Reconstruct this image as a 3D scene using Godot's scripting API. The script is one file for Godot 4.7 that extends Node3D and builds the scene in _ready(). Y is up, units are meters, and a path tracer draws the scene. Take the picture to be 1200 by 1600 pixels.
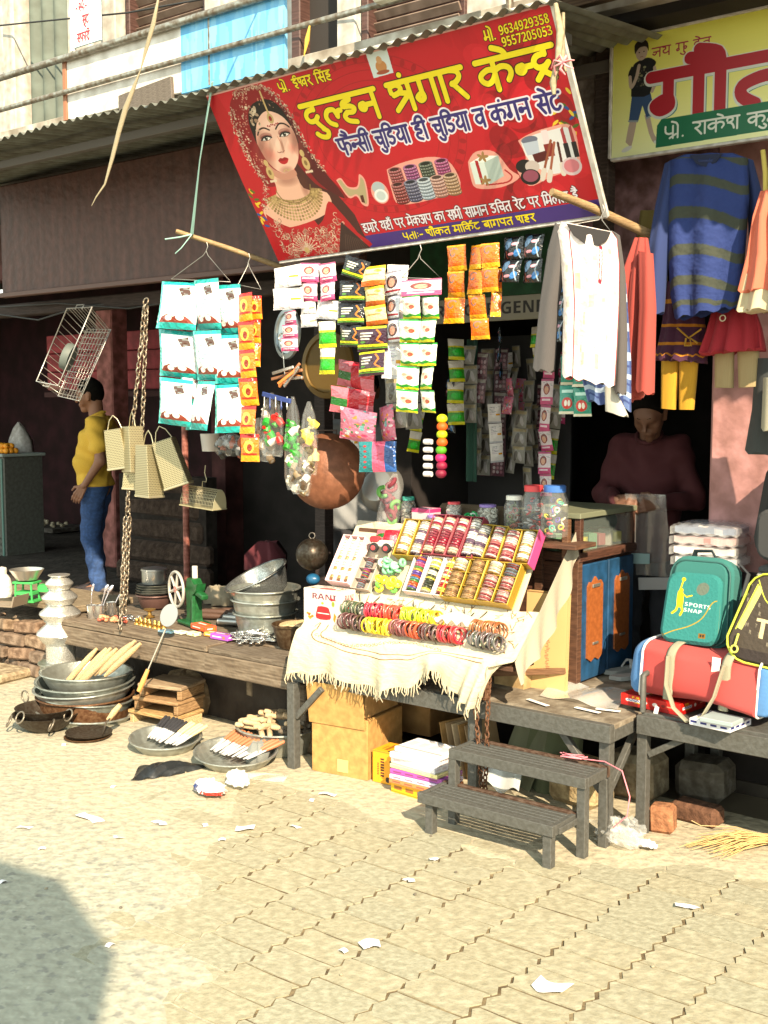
extends Node3D
# A row of small bazaar shops seen from across the street.

class MB:
	var s := SurfaceTool.new()
	var g := 1
	var sq := 0.8
	var sqs := 1.0
	func _init() -> void:
		s.begin(Mesh.PRIMITIVE_TRIANGLES)
	func v(p: Vector3, uv := Vector2.ZERO) -> void:
		s.set_uv(uv)
		s.add_vertex(p)
	func tri(a: Vector3, b: Vector3, c: Vector3, ua := Vector2.ZERO, ub := Vector2.ZERO, uc := Vector2.ZERO) -> void:
		if (b - a).cross(c - a).length_squared() < 1e-16:
			return
		v(a, ua); v(b, ub); v(c, uc)
	func quad(a: Vector3, b: Vector3, c: Vector3, d: Vector3, u0 := Vector2.ZERO, u1 := Vector2.ONE) -> MB:
		tri(a, b, c, u0, Vector2(u1.x, u0.y), u1)
		tri(a, c, d, u0, u1, Vector2(u0.x, u1.y))
		return self
	func box(c: Vector3, sz: Vector3, bas := Basis(), r := 0.002) -> MB:
		s.set_smooth_group(-1)
		var h := sz / 2.0
		r = minf(r, minf(h.x, minf(h.y, h.z)) * 0.6)
		var cs := []
		for i in 8:
			var sg := Vector3(1 if i & 1 else -1, 1 if i & 2 else -1, 1 if i & 4 else -1)
			var e := []
			for ax in 3:
				var q := Vector3(sg.x * (h.x - r), sg.y * (h.y - r), sg.z * (h.z - r))
				q[ax] = sg[ax] * h[ax]
				e.append(c + bas * q)
			cs.append(e)
		for ax in 3:
			var b1 := 1 << ((ax + 1) % 3)
			var b2 := 1 << ((ax + 2) % 3)
			for sd in 2:
				var o := (1 << ax) if sd else 0
				var q4 := [cs[o][ax], cs[o | b1][ax], cs[o | b1 | b2][ax], cs[o | b2][ax]]
				var uv := [Vector2(0, 1), Vector2(1, 1), Vector2(1, 0), Vector2(0, 0)]
				if ax == 0:
					uv = [Vector2(1, 1), Vector2(1, 0), Vector2(0, 0), Vector2(0, 1)] if sd else [Vector2(0, 1), Vector2(0, 0), Vector2(1, 0), Vector2(1, 1)]
				elif ax == 1:
					uv = [Vector2(0, 0), Vector2(0, 1), Vector2(1, 1), Vector2(1, 0)]
				if sd:
					q4.reverse(); uv.reverse()
				tri(q4[0], q4[1], q4[2], uv[0], uv[1], uv[2])
				tri(q4[0], q4[2], q4[3], uv[0], uv[2], uv[3])
			for k in 4:
				var o2 := (b1 if k & 1 else 0) | (b2 if k & 2 else 0)
				var a1 := (ax + 1) % 3
				var a2 := (ax + 2) % 3
				var w := [cs[o2][a1], cs[o2 | (1 << ax)][a1], cs[o2 | (1 << ax)][a2], cs[o2][a2]]
				if k == 0 or k == 3:
					w.reverse()
				tri(w[0], w[1], w[2]); tri(w[0], w[2], w[3])
		for i in 8:
			var par := (i & 1) ^ ((i >> 1) & 1) ^ ((i >> 2) & 1)
			if par:
				tri(cs[i][0], cs[i][2], cs[i][1])
			else:
				tri(cs[i][0], cs[i][1], cs[i][2])
		return self
	func bar(a: Vector3, b: Vector3, w: float, h: float, r := 0.002) -> MB:
		var x := (b - a).normalized()
		var up := Vector3.UP if absf(x.y) < 0.95 else Vector3.RIGHT
		var z := x.cross(up).normalized()
		return box((a + b) / 2.0, Vector3((b - a).length(), h, w), Basis(x, z.cross(x), z), r)
	func lathe(prof: Array, n := 24, xf := Transform3D()) -> MB:
		var last := Vector2.ZERO
		for i in prof.size() - 1:
			var a: Vector2 = prof[i]
			var b: Vector2 = prof[i + 1]
			if (b - a).length() < 1e-6:
				continue
			if i == 0 or last.angle_to(b - a) > 0.6 or last.angle_to(b - a) < -0.6:
				g += 1
			last = b - a
			s.set_smooth_group(g)
			for k in n:
				var t0 := TAU * k / n
				var t1 := TAU * (k + 1) / n if k < n - 1 else 0.0
				var u0 := float(k) / n
				var u1 := float(k + 1) / n
				var v0 := 1.0 - float(i) / (prof.size() - 1)
				var v1 := 1.0 - float(i + 1) / (prof.size() - 1)
				var a0 := xf * Vector3(a.x * cos(t0), a.y, -a.x * sin(t0))
				var a1 := xf * Vector3(a.x * cos(t1), a.y, -a.x * sin(t1))
				var b0 := xf * Vector3(b.x * cos(t0), b.y, -b.x * sin(t0))
				var b1 := xf * Vector3(b.x * cos(t1), b.y, -b.x * sin(t1))
				tri(b0, b1, a1, Vector2(u0, v1), Vector2(u1, v1), Vector2(u1, v0))
				tri(b0, a1, a0, Vector2(u0, v1), Vector2(u1, v0), Vector2(u0, v0))
		g += 1
		return self
	func tube(pts: Array, r, n := 8, closed := false, flatten := 1.0) -> MB:
		g += 1
		var m := pts.size()
		var ring := []
		var prev := Vector3.ZERO
		for i in m:
			var p: Vector3 = pts[i]
			var a: Vector3 = pts[(i - 1 + m) % m] if closed or i > 0 else p
			var b: Vector3 = pts[(i + 1) % m] if closed or i < m - 1 else p
			var t := (b - a).normalized()
			if prev == Vector3.ZERO:
				prev = t.cross(Vector3.UP if absf(t.y) < 0.9 else Vector3.RIGHT).normalized()
			prev = (prev - t * prev.dot(t)).normalized()
			var q := t.cross(prev)
			var rr: float = r[i] if r is Array else r
			var e := []
			for k in n:
				var an := TAU * k / n
				e.append(p + (prev * cos(an) + q * sin(an) * flatten) * rr)
			ring.append(e)
		for i in (m if closed else m - 1):
			s.set_smooth_group(g)
			var e0: Array = ring[i]
			var e1: Array = ring[(i + 1) % m]
			for k in n:
				var k2 := (k + 1) % n
				var ua := Vector2(float(k) / n, float(i) / m)
				var ub := Vector2(float(k + 1) / n, float(i + 1) / m)
				tri(e0[k], e1[k], e1[k2], ua, Vector2(ua.x, ub.y), ub)
				tri(e0[k], e1[k2], e0[k2], ua, ub, Vector2(ub.x, ua.y))
		if not closed:
			s.set_smooth_group(-1)
			for k in range(1, n - 1):
				tri(ring[0][0], ring[0][k], ring[0][k + 1])
				tri(ring[m - 1][0], ring[m - 1][k + 1], ring[m - 1][k])
		g += 1
		return self
	func loft(rings: Array, n := 28, fold := 0.0, nf := 5.0, caps := true) -> MB:
		g += 1
		var R := []
		for i in rings.size():
			var c: Vector3 = rings[i][0]
			var ax: Vector3 = rings[i][1]
			var az: Vector3 = rings[i][2]
			var e := []
			for k in n:
				var an := TAU * k / n
				var cx := cos(an)
				var wob := 1.0 + fold * sin(nf * cx * 3.0 + 0.35 * i) * (1.0 - absf(cx) * 0.6) * (0.4 + float(i) / rings.size())
				var sn := signf(sin(an)) * pow(absf(sin(an)), sqs)
				var hemw := Vector3(0, 0.007 * sin(nf * cx * 3.1 + 1.0) if fold > 0.08 and i == rings.size() - 1 else 0.0, 0)
				e.append(c + ax * signf(cx) * pow(absf(cx), sq) + az * sn * wob + az * (fold * 1.6 * sin(nf * cx * 2.0 + 0.2 * i)) + hemw)
			R.append(e)
		for i in rings.size() - 1:
			s.set_smooth_group(g)
			for k in n:
				var k2 := (k + 1) % n
				var ua := Vector2(float(k) / n, float(i) / (rings.size() - 1))
				var ub := Vector2(float(k + 1) / n, float(i + 1) / (rings.size() - 1))
				tri(R[i][k], R[i][k2], R[i + 1][k2], ua, Vector2(ub.x, ua.y), ub)
				tri(R[i][k], R[i + 1][k2], R[i + 1][k], ua, ub, Vector2(ua.x, ub.y))
		if caps:
			s.set_smooth_group(-1)
			var z: int = rings.size() - 1
			for k in n:
				var k2 := (k + 1) % n
				tri(rings[0][0], R[0][k2], R[0][k])
				tri(rings[z][0], R[z][k], R[z][k2])
		g += 1
		return self
	func sheet(f: Callable, nu: int, nv: int, off: Vector3) -> MB:
		g += 1
		var G := []
		for j in nv + 1:
			var row := []
			for i in nu + 1:
				row.append(f.call(float(i) / nu, float(j) / nv))
			G.append(row)
		for j in nv:
			s.set_smooth_group(g)
			for i in nu:
				var u0 := Vector2(float(i) / nu, float(j) / nv)
				var u1 := Vector2(float(i + 1) / nu, float(j + 1) / nv)
				quad(G[j][i] + off, G[j][i + 1] + off, G[j + 1][i + 1] + off, G[j + 1][i] + off, u0, u1)
			s.set_smooth_group(g + 1)
			for i in nu:
				var u0 := Vector2(float(i + 1) / nu, float(j) / nv)
				var u1 := Vector2(float(i) / nu, float(j + 1) / nv)
				quad(G[j][i + 1] - off, G[j][i] - off, G[j + 1][i] - off, G[j + 1][i + 1] - off, u0, u1)
		s.set_smooth_group(-1)
		for i in nu:
			quad(G[0][i] - off, G[0][i + 1] - off, G[0][i + 1] + off, G[0][i] + off, Vector2(float(i) / nu, 0), Vector2(float(i + 1) / nu, 0))
			quad(G[nv][i] + off, G[nv][i + 1] + off, G[nv][i + 1] - off, G[nv][i] - off, Vector2(float(i) / nu, 1), Vector2(float(i + 1) / nu, 1))
		for j in nv:
			quad(G[j][0] - off, G[j][0] + off, G[j + 1][0] + off, G[j + 1][0] - off, Vector2(0, float(j) / nv), Vector2(0, float(j + 1) / nv))
			quad(G[j][nu] + off, G[j][nu] - off, G[j + 1][nu] - off, G[j + 1][nu] + off, Vector2(1, float(j) / nv), Vector2(1, float(j + 1) / nv))
		g += 2
		return self
	func prism(poly: PackedVector2Array, d: float, xf := Transform3D(), ch := 0.0) -> MB:
		s.set_smooth_group(-1)
		if Geometry2D.is_polygon_clockwise(poly):
			poly.reverse()
		var top := poly
		if ch > 0.0:
			var o := Geometry2D.offset_polygon(poly, -ch)
			if o.size() == 1 and o[0].size() == poly.size():
				top = o[0]
				var best := 0
				for i in top.size():
					if top[i].distance_to(poly[0]) < top[best].distance_to(poly[0]):
						best = i
				var t2 := PackedVector2Array()
				for i in top.size():
					t2.append(top[(best + i) % top.size()])
				top = t2
			else:
				ch = 0.0
		var bb := Rect2(poly[0], Vector2.ZERO)
		for p in poly:
			bb = bb.expand(p)
		var ix := Geometry2D.triangulate_polygon(top)
		var uvf := func(p: Vector2) -> Vector2: return Vector2((p.x - bb.position.x) / bb.size.x, 1.0 - (p.y - bb.position.y) / bb.size.y)
		for i in range(0, ix.size(), 3):
			var a := top[ix[i]]
			var b := top[ix[i + 1]]
			var c := top[ix[i + 2]]
			if (b - a).cross(c - a) > 0:
				var t := b; b = c; c = t
			tri(xf * Vector3(a.x, a.y, d / 2), xf * Vector3(b.x, b.y, d / 2), xf * Vector3(c.x, c.y, d / 2), uvf.call(a), uvf.call(b), uvf.call(c))
			tri(xf * Vector3(a.x, a.y, -d / 2), xf * Vector3(c.x, c.y, -d / 2), xf * Vector3(b.x, b.y, -d / 2), uvf.call(a), uvf.call(c), uvf.call(b))
		for i in poly.size():
			var a := poly[i]
			var b := poly[(i + 1) % poly.size()]
			var ta := top[i]
			var tb := top[(i + 1) % poly.size()]
			quad(xf * Vector3(a.x, a.y, d / 2 - ch), xf * Vector3(b.x, b.y, d / 2 - ch), xf * Vector3(b.x, b.y, -d / 2 + ch), xf * Vector3(a.x, a.y, -d / 2 + ch), uvf.call(a), uvf.call(b))
			if ch > 0.0:
				quad(xf * Vector3(ta.x, ta.y, d / 2), xf * Vector3(tb.x, tb.y, d / 2), xf * Vector3(b.x, b.y, d / 2 - ch), xf * Vector3(a.x, a.y, d / 2 - ch), uvf.call(ta), uvf.call(b))
				quad(xf * Vector3(a.x, a.y, -d / 2 + ch), xf * Vector3(b.x, b.y, -d / 2 + ch), xf * Vector3(tb.x, tb.y, -d / 2), xf * Vector3(ta.x, ta.y, -d / 2), uvf.call(a), uvf.call(tb))
		return self
	func ball(c: Vector3, r: Vector3, n := 12, m := 8, bas := Basis()) -> MB:
		var pr := []
		for i in m + 1:
			var a := -PI / 2 + PI * i / m
			pr.append(Vector2(cos(a), sin(a)))
		return lathe(pr, n, Transform3D(bas * Basis.from_scale(r), c))
	func torus(c: Vector3, rad: float, r: float, bas := Basis(), n := 18, k := 6) -> MB:
		var p := []
		for i in n:
			p.append(c + bas * Vector3(rad * cos(TAU * i / n), 0, rad * sin(TAU * i / n)))
		return tube(p, r, k, true)
	func done() -> ArrayMesh:
		s.generate_normals()
		return s.commit()

var rng := RandomNumberGenerator.new()
var names := {}
var mats := {}
var tex := {}

func rnd(a: float, b: float) -> float:
	return rng.randf_range(a, b)

func numbered(called: String) -> String:
	var n: int = names.get(called, 0)
	names[called] = n + 1
	return called if n == 0 else "%s_%03d" % [called, n]

func V3(x: float, y: float, z: float) -> Vector3:
	return Vector3(x, y, z)

func V2(x: float, y: float) -> Vector2:
	return Vector2(x, y)

func N() -> MB:
	return MB.new()

func tag(o: Node3D, label: String, category: String, group := "") -> Node3D:
	o.set_meta("label", label)
	o.set_meta("category", category)
	if group:
		o.set_meta("group", group)
	return o

func thing(called: String, label: String, category: String, at := Vector3.ZERO, turn := 0.0, group := "") -> Node3D:
	var o := Node3D.new()
	o.name = numbered(called)
	add_child(o)
	o.position = at
	o.rotation.y = deg_to_rad(turn)
	return tag(o, label, category, group)

func part(called: String, mesh: Mesh, m: Material, parent: Node3D, at := Vector3.ZERO, rot := Vector3.ZERO, label := "") -> MeshInstance3D:
	var o := MeshInstance3D.new()
	o.name = called
	o.mesh = mesh
	o.material_override = m
	parent.add_child(o, true)
	o.position = at
	o.rotation_degrees = rot
	if label:
		o.set_meta("label", label)
	return o

func stuff(o: Node3D) -> Node3D:
	o.set_meta("kind", "stuff")
	return o

func solo(called: String, mesh: Mesh, m: Material, label: String, category: String, at := Vector3.ZERO, rot := Vector3.ZERO, group := "") -> MeshInstance3D:
	var o := part(numbered(called), mesh, m, self, at, rot)
	tag(o, label, category, group)
	return o

func struct(called: String, mesh: Mesh, m: Material) -> MeshInstance3D:
	var o := part(numbered(called), mesh, m, self)
	o.set_meta("kind", "structure")
	return o

func dup(root: Node3D, called: String, label: String, at: Vector3, rot := Vector3.ZERO) -> Node3D:
	var r: Node3D = root.duplicate()
	r.name = numbered(called)
	add_child(r)
	r.position = at
	r.rotation_degrees = rot
	r.set_meta("label", label)
	return r

# ---------- materials ----------
func noise_tex(key: String, kind: int, freq: float, oct: int, lo: Color, hi: Color, size := 256, normal := false, strength := 4.0, sd := 1) -> Texture2D:
	if tex.has(key):
		return tex[key]
	var n := FastNoiseLite.new()
	n.seed = sd
	n.noise_type = kind as FastNoiseLite.NoiseType
	n.frequency = freq
	n.fractal_octaves = oct
	var t := NoiseTexture2D.new()
	t.width = size
	t.height = size
	t.seamless = true
	t.noise = n
	if normal:
		t.as_normal_map = true
		t.bump_strength = strength
	else:
		var gr := Gradient.new()
		gr.set_color(0, lo)
		gr.set_color(1, hi)
		gr.set_offset(0, 0.2)
		gr.set_offset(1, 0.8)
		t.color_ramp = gr
	tex[key] = t
	return t

func pattern(kind: String) -> Texture2D:
	match kind:
		"grime": return noise_tex("grime", FastNoiseLite.TYPE_SIMPLEX_SMOOTH, 0.02, 5, Color(0.8, 0.785, 0.76), Color(1, 1, 1))
		"rust": return noise_tex("rust", FastNoiseLite.TYPE_SIMPLEX_SMOOTH, 0.035, 5, Color(0.66, 0.55, 0.47), Color(1, 1, 1), 256, false, 4, 7)
		"stain": return noise_tex("stain", FastNoiseLite.TYPE_SIMPLEX_SMOOTH, 0.018, 6, Color(0.66, 0.62, 0.58), Color(1, 1, 1), 256, false, 4, 3)
		"fine": return noise_tex("fine", FastNoiseLite.TYPE_SIMPLEX, 0.12, 3, Color(0.75, 0.74, 0.72), Color(1, 1, 1), 256, false, 4, 5)
		"faint": return noise_tex("faint", FastNoiseLite.TYPE_SIMPLEX_SMOOTH, 0.045, 6, Color(0.87, 0.86, 0.84), Color(1, 1, 1), 256, false, 4, 15)
		"streak":
			if not tex.has("streak"):
				var n := FastNoiseLite.new()
				n.frequency = 0.06
				n.fractal_octaves = 5
				var im := n.get_seamless_image(256, 256)
				var sm2: Image = im.duplicate()
				sm2.resize(256, 5, Image.INTERPOLATE_LANCZOS)
				sm2.resize(256, 256, Image.INTERPOLATE_CUBIC)
				var o := Image.create(256, 256, false, Image.FORMAT_RGB8)
				for y in 256:
					for x in 256:
						var q := clampf(sm2.get_pixel(x, y).r * 1.5 - 0.3 + (im.get_pixel(x, y).r - 0.5) * 0.5, 0.0, 1.0)
						o.set_pixel(x, y, Color(0.62, 0.58, 0.54).lerp(Color(1, 1, 1), q))
				tex["streak"] = ImageTexture.create_from_image(o)
			return tex["streak"]
		"bump": return noise_tex("bump", FastNoiseLite.TYPE_SIMPLEX_SMOOTH, 0.06, 4, Color.BLACK, Color.WHITE, 256, true, 3.0, 9)
		"crinkle": return noise_tex("crinkle", FastNoiseLite.TYPE_CELLULAR, 0.03, 2, Color.BLACK, Color.WHITE, 256, true, 7.0, 11)
		"wood":
			if not tex.has("wood"):
				var n := FastNoiseLite.new()
				n.frequency = 0.05
				n.fractal_octaves = 4
				var im := n.get_seamless_image(256, 256)
				im.resize(256, 24, Image.INTERPOLATE_LANCZOS)
				im.resize(1024, 256, Image.INTERPOLATE_CUBIC)
				im.crop(256, 256)
				var im2 := Image.create(256, 256, false, Image.FORMAT_RGB8)
				for y in 256:
					for x in 256:
						var q := clampf(im.get_pixel(x, (y * 5) % 256).r * 1.3 - 0.1, 0.0, 1.0)
						im2.set_pixel(x, y, Color(0.5, 0.44, 0.38).lerp(Color(1, 1, 1), q))
				tex["wood"] = ImageTexture.create_from_image(im2)
			return tex["wood"]
		"perf":
			if not tex.has("perf"):
				var im := Image.create(64, 64, false, Image.FORMAT_RGB8)
				im.fill(Color(0.95, 0.95, 0.95))
				for y in 8:
					for x in 8:
						im.fill_rect(Rect2i(x * 8 + (4 if y % 2 else 0), y * 8 + 2, 4, 3), Color(0.22, 0.2, 0.16))
				tex["perf"] = ImageTexture.create_from_image(im)
			return tex["perf"]
		"weave":
			if not tex.has("weave"):
				var im := Image.create(64, 64, false, Image.FORMAT_RGB8)
				for y in 64:
					for x in 64:
						var q := 0.86 + 0.07 * sin(x * TAU / 4.0) + 0.07 * sin(y * TAU / 4.0 + (PI if (x / 4) % 2 else 0.0))
						im.set_pixel(x, y, Color(q, q, q))
				tex["weave"] = ImageTexture.create_from_image(im)
			return tex["weave"]
	return null

# a material from a linear base colour
func M(r: float, g: float, b: float, rough := 0.8, metal := 0.0, pat := "", sc := 2.0, bump := "", bs := 0.4, world := false) -> StandardMaterial3D:
	var key := "%s_%s_%s_%s_%s_%s_%s_%s_%s_%s" % [r, g, b, rough, metal, pat, sc, bump, bs, world]
	if mats.has(key):
		return mats[key]
	var m := StandardMaterial3D.new()
	m.albedo_color = Color(r, g, b).linear_to_srgb()
	m.roughness = rough
	m.metallic = metal
	if pat:
		m.albedo_texture = pattern(pat)
	if bump:
		m.normal_enabled = true
		m.normal_texture = pattern(bump)
		m.normal_scale = bs
	if pat or bump:
		m.uv1_triplanar = true
		m.uv1_world_triplanar = world
		m.uv1_scale = Vector3.ONE * sc
	mats[key] = m
	return m

func MI(im: Image, rough := 0.6, metal := 0.0, bump := "", bs := 0.3) -> StandardMaterial3D:
	var m := StandardMaterial3D.new()
	m.albedo_texture = ImageTexture.create_from_image(im)
	m.roughness = rough
	m.metallic = metal
	if bump:
		m.normal_enabled = true
		m.normal_texture = pattern(bump)
		m.normal_scale = bs
	return m

func glass(r: float, g: float, b: float, a: float, rough := 0.05) -> StandardMaterial3D:
	var m := StandardMaterial3D.new()
	var c := Color(r, g, b).linear_to_srgb()
	m.albedo_color = Color(c.r, c.g, c.b, a)
	m.transparency = BaseMaterial3D.TRANSPARENCY_ALPHA
	m.roughness = rough
	return m

# ---------- printing ----------
func fpoly(im: Image, pts: PackedVector2Array, c: Color) -> void:
	var y0 := 1e9
	var y1 := -1e9
	for p in pts:
		y0 = minf(y0, p.y)
		y1 = maxf(y1, p.y)
	for y in range(maxi(0, int(y0)), mini(im.get_height() - 1, int(y1)) + 1):
		var xs := []
		var yc := y + 0.5
		for i in pts.size():
			var a := pts[i]
			var b := pts[(i + 1) % pts.size()]
			if (a.y <= yc) != (b.y <= yc):
				xs.append(a.x + (yc - a.y) / (b.y - a.y) * (b.x - a.x))
		xs.sort()
		for k in range(0, xs.size() - 1, 2):
			var xa := maxi(0, int(round(xs[k])))
			var xb := mini(im.get_width(), int(round(xs[k + 1])))
			if xb > xa and c.a < 0.99:
				for x in range(xa, xb):
					im.set_pixel(x, y, im.get_pixel(x, y).lerp(Color(c.r, c.g, c.b), c.a))
			elif xb > xa:
				im.fill_rect(Rect2i(xa, y, xb - xa, 1), c)

func fell(im: Image, x: float, y: float, rx: float, ry: float, c: Color, rot := 0.0) -> void:
	var p := PackedVector2Array()
	var n := 12 if rx + ry < 16 else 28
	for i in n:
		p.append(Vector2(x, y) + Vector2(rx * cos(TAU * i / n), ry * sin(TAU * i / n)).rotated(rot))
	fpoly(im, p, c)

func fline(im: Image, pts: Array, w: float, c: Color) -> void:
	for i in pts.size():
		var a: Vector2 = pts[i]
		if w > 1.5:
			fell(im, a.x, a.y, w / 2, w / 2, c)
		if i < pts.size() - 1:
			var b: Vector2 = pts[i + 1]
			var n := (b - a).orthogonal().normalized() * w / 2
			fpoly(im, PackedVector2Array([a + n, b + n, b - n, a - n]), c)

func smooth(p: Array, k := 6) -> Array:
	var o := []
	for i in p.size() - 1:
		var a: Vector2 = p[maxi(i - 1, 0)]
		var b: Vector2 = p[i]
		var c: Vector2 = p[i + 1]
		var d: Vector2 = p[mini(i + 2, p.size() - 1)]
		for j in k:
			o.append(b.cubic_interpolate(c, a, d, float(j) / k))
	o.append(p[-1])
	return o

func V2s(s: String) -> Array:
	var o := []
	for w in s.strip_edges().split(" ", false):
		var q := w.split(",")
		o.append(Vector2(float(q[0]), float(q[1])))
	return o

func PV(s: String, at := Vector2.ZERO, k := 1.0) -> PackedVector2Array:
	var o := PackedVector2Array()
	for p in V2s(s):
		o.append(at + p * k)
	return o

# Devanagari letters as pen strokes: 0 is the headline, 1 the foot; ~ marks a curve
var DEV := {
	"p": ".74;~.14,0 .14,.3 .18,.5 .34,.62 .6,.58;.6,0 .6,1",
	"m": ".78;.2,0 .2,.6;~.2,.58 .08,.64 .07,.78 .18,.82 .25,.72 .2,.62;.2,.62 .64,.62;.64,0 .64,1",
	"n": ".74;~.22,.42 .1,.45 .08,.58 .18,.64 .26,.56 .22,.46;.22,.48 .6,.48;.6,0 .6,1",
	"n_": ".44;~.22,.42 .1,.45 .08,.58 .18,.64 .26,.56 .22,.46;.22,.48 .46,.48",
	"t": ".74;~.6,.4 .35,.42 .14,.55 .14,.78 .3,.98;.6,0 .6,1",
	"l": ".94;~.8,.5 .62,.38 .5,.5 .46,.72;~.48,.62 .42,.4 .22,.38 .1,.58 .16,.82 .32,.95;.8,0 .8,1",
	"l_": ".6;~.48,.66 .42,.4 .22,.38 .1,.58 .16,.82 .32,.95;~.48,.66 .54,.48 .64,.46",
	"v": ".74;~.6,.36 .4,.3 .16,.4 .12,.6 .28,.76 .46,.7 .6,.52;.6,0 .6,1",
	"b": ".74;~.6,.36 .4,.3 .16,.4 .12,.6 .28,.76 .46,.7 .6,.52;.6,0 .6,1;.2,.42 .5,.68",
	"k": "1.06;~.5,.35 .32,.3 .1,.42 .08,.6 .22,.74 .38,.68 .5,.48;.5,0 .5,1;~.5,.38 .7,.28 .9,.36 .94,.56 .84,.76",
	"ph": "1.06;~.12,0 .12,.3 .16,.52 .3,.64 .5,.56;.5,0 .5,1;~.5,.42 .7,.3 .9,.38 .94,.58 .84,.78",
	"g": ".78;.24,0 .24,.55;~.24,.5 .26,.7 .14,.78 .06,.66 .16,.56;.64,0 .64,1",
	"sh": ".78;~.08,.3 .1,.12 .28,.06 .4,.2 .32,.38 .12,.46;~.12,.46 .28,.5 .4,.66 .46,.92;.64,0 .64,1",
	"shv": ".98;~.08,.3 .1,.12 .28,.06 .38,.2 .3,.38 .1,.46;~.1,.46 .24,.5 .32,.66 .36,.86;~.84,.36 .66,.32 .48,.44 .48,.6 .6,.72 .76,.66 .84,.52;.84,0 .84,1",
	"shr": ".8;~.08,.3 .1,.1 .3,.06 .42,.2 .34,.34 .14,.4;.66,.42 .12,.94;.36,.36 .66,.44;.66,0 .66,1",
	"r": ".56;~.14,0 .36,.08 .42,.26 .3,.42 .14,.48;.16,.46 .5,1",
	"s": ".84;~.14,0 .34,.08 .38,.26 .28,.42 .1,.48;.12,.46 .44,.98;.28,.52 .7,.52;.7,0 .7,1",
	"s_": ".54;~.14,0 .34,.08 .38,.26 .28,.42 .1,.48;.12,.46 .44,.98;.28,.52 .56,.52",
	"d": ".66;.42,0 .42,.22;~.42,.2 .2,.24 .1,.42 .18,.62 .36,.62 .48,.5;~.36,.62 .44,.8 .56,1",
	"dr": ".68;.42,0 .42,.22;~.42,.2 .2,.24 .1,.42 .18,.6 .36,.6 .48,.5;.46,.52 .1,.98;.3,.74 .56,1",
	"h": ".66;~.44,0 .44,.16 .22,.22 .16,.36 .4,.4 .52,.5 .44,.62 .24,.6;~.24,.6 .12,.72 .2,.9 .46,1",
	"ch": ".76;~.62,.42 .3,.36 .1,.36;~.24,.38 .22,.6 .36,.76 .62,.62;.62,0 .62,1",
	"D": ".68;~.42,0 .42,.14 .22,.2 .12,.34 .22,.46 .4,.48 .52,.62 .44,.82 .24,.9 .1,.8",
	"T": ".7;~.44,0 .44,.14 .2,.24 .1,.5 .2,.84 .44,.92 .6,.78",
	"y": ".76;~.12,.06 .3,.1 .34,.3 .14,.46 .2,.7 .4,.74 .62,.58;.62,0 .62,1",
	"bh": ".8;~.24,.1 .1,.08 .06,.24 .18,.3 .26,.18 .24,.4 .24,.62;~.24,.6 .12,.66 .12,.8 .24,.82 .28,.66;.28,.62 .66,.62;.66,0 .66,1",
	"a": ".82;~.08,.14 .24,.06 .38,.16 .34,.34 .18,.42;~.2,.42 .42,.5 .42,.78 .24,.92 .06,.8;.38,.48 .68,.48;.68,0 .68,1",
	"j": ".8;~.66,.4 .42,.42 .36,.62 .22,.76 .08,.62;.42,.42 .14,.42;.66,0 .66,1",
	"ii": ".64;~.4,0 .4,.12 .2,.18 .12,.3 .24,.4 .42,.42 .5,.56 .4,.7 .22,.72 .3,.86 .48,1;~.34,-.02 .26,-.22 .44,-.36 .56,-.22",
	"u": ".7;~.42,0 .42,.14 .2,.2 .12,.34 .24,.44 .4,.46 .52,.62 .44,.84 .24,.92 .1,.82",
	"A": ".28;.14,0 .14,1",
	"i": ".28;.14,0 .14,1;~.14,0 .16,-.26 .4,-.36 .64,-.24 .74,0",
	"I": ".28;.14,0 .14,1;~.14,0 .1,-.26 -.14,-.36 -.34,-.22 -.4,0",
	"o": ".28;.14,0 .14,1;~.14,0 .04,-.22 -.22,-.36",
	"au": ".28;.14,0 .14,1;~.14,0 .04,-.18 -.26,-.28;~.14,0 .1,-.3 -.14,-.44",
	"e": "0;~-.14,0 -.22,-.2 -.48,-.36",
	"ai": "0;~-.14,0 -.26,-.14 -.56,-.24;~-.14,0 -.18,-.28 -.4,-.44",
	"U": "0;~-.14,.98 -.02,1.12 -.1,1.3 -.28,1.26 -.4,1.12",
	"UU": "0;~-.5,1.1 -.34,1.08 -.26,1.2 -.16,1.3 -.02,1.36",
	"ru": ".2;~-.16,.5 0,.42 .08,.54 0,.68 -.12,.62",
	"M": "0;-.3,-.24 -.29,-.24",
	"MM": "0;~-.52,-.3 -.4,-.16 -.22,-.16 -.1,-.3;-.31,-.36 -.3,-.36",
	"H": ".3;.16,.3 .17,.3;.16,.74 .17,.74",
	"R": "0;~-.14,-.02 -.3,-.14 -.24,-.32 -.06,-.34",
	"Y": "0;.04,.7 -.34,.98",
	".": ".34;.16,.94 .17,.94",
	"-": ".5;.1,.56 .42,.56",
	" ": ".46",
}
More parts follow.
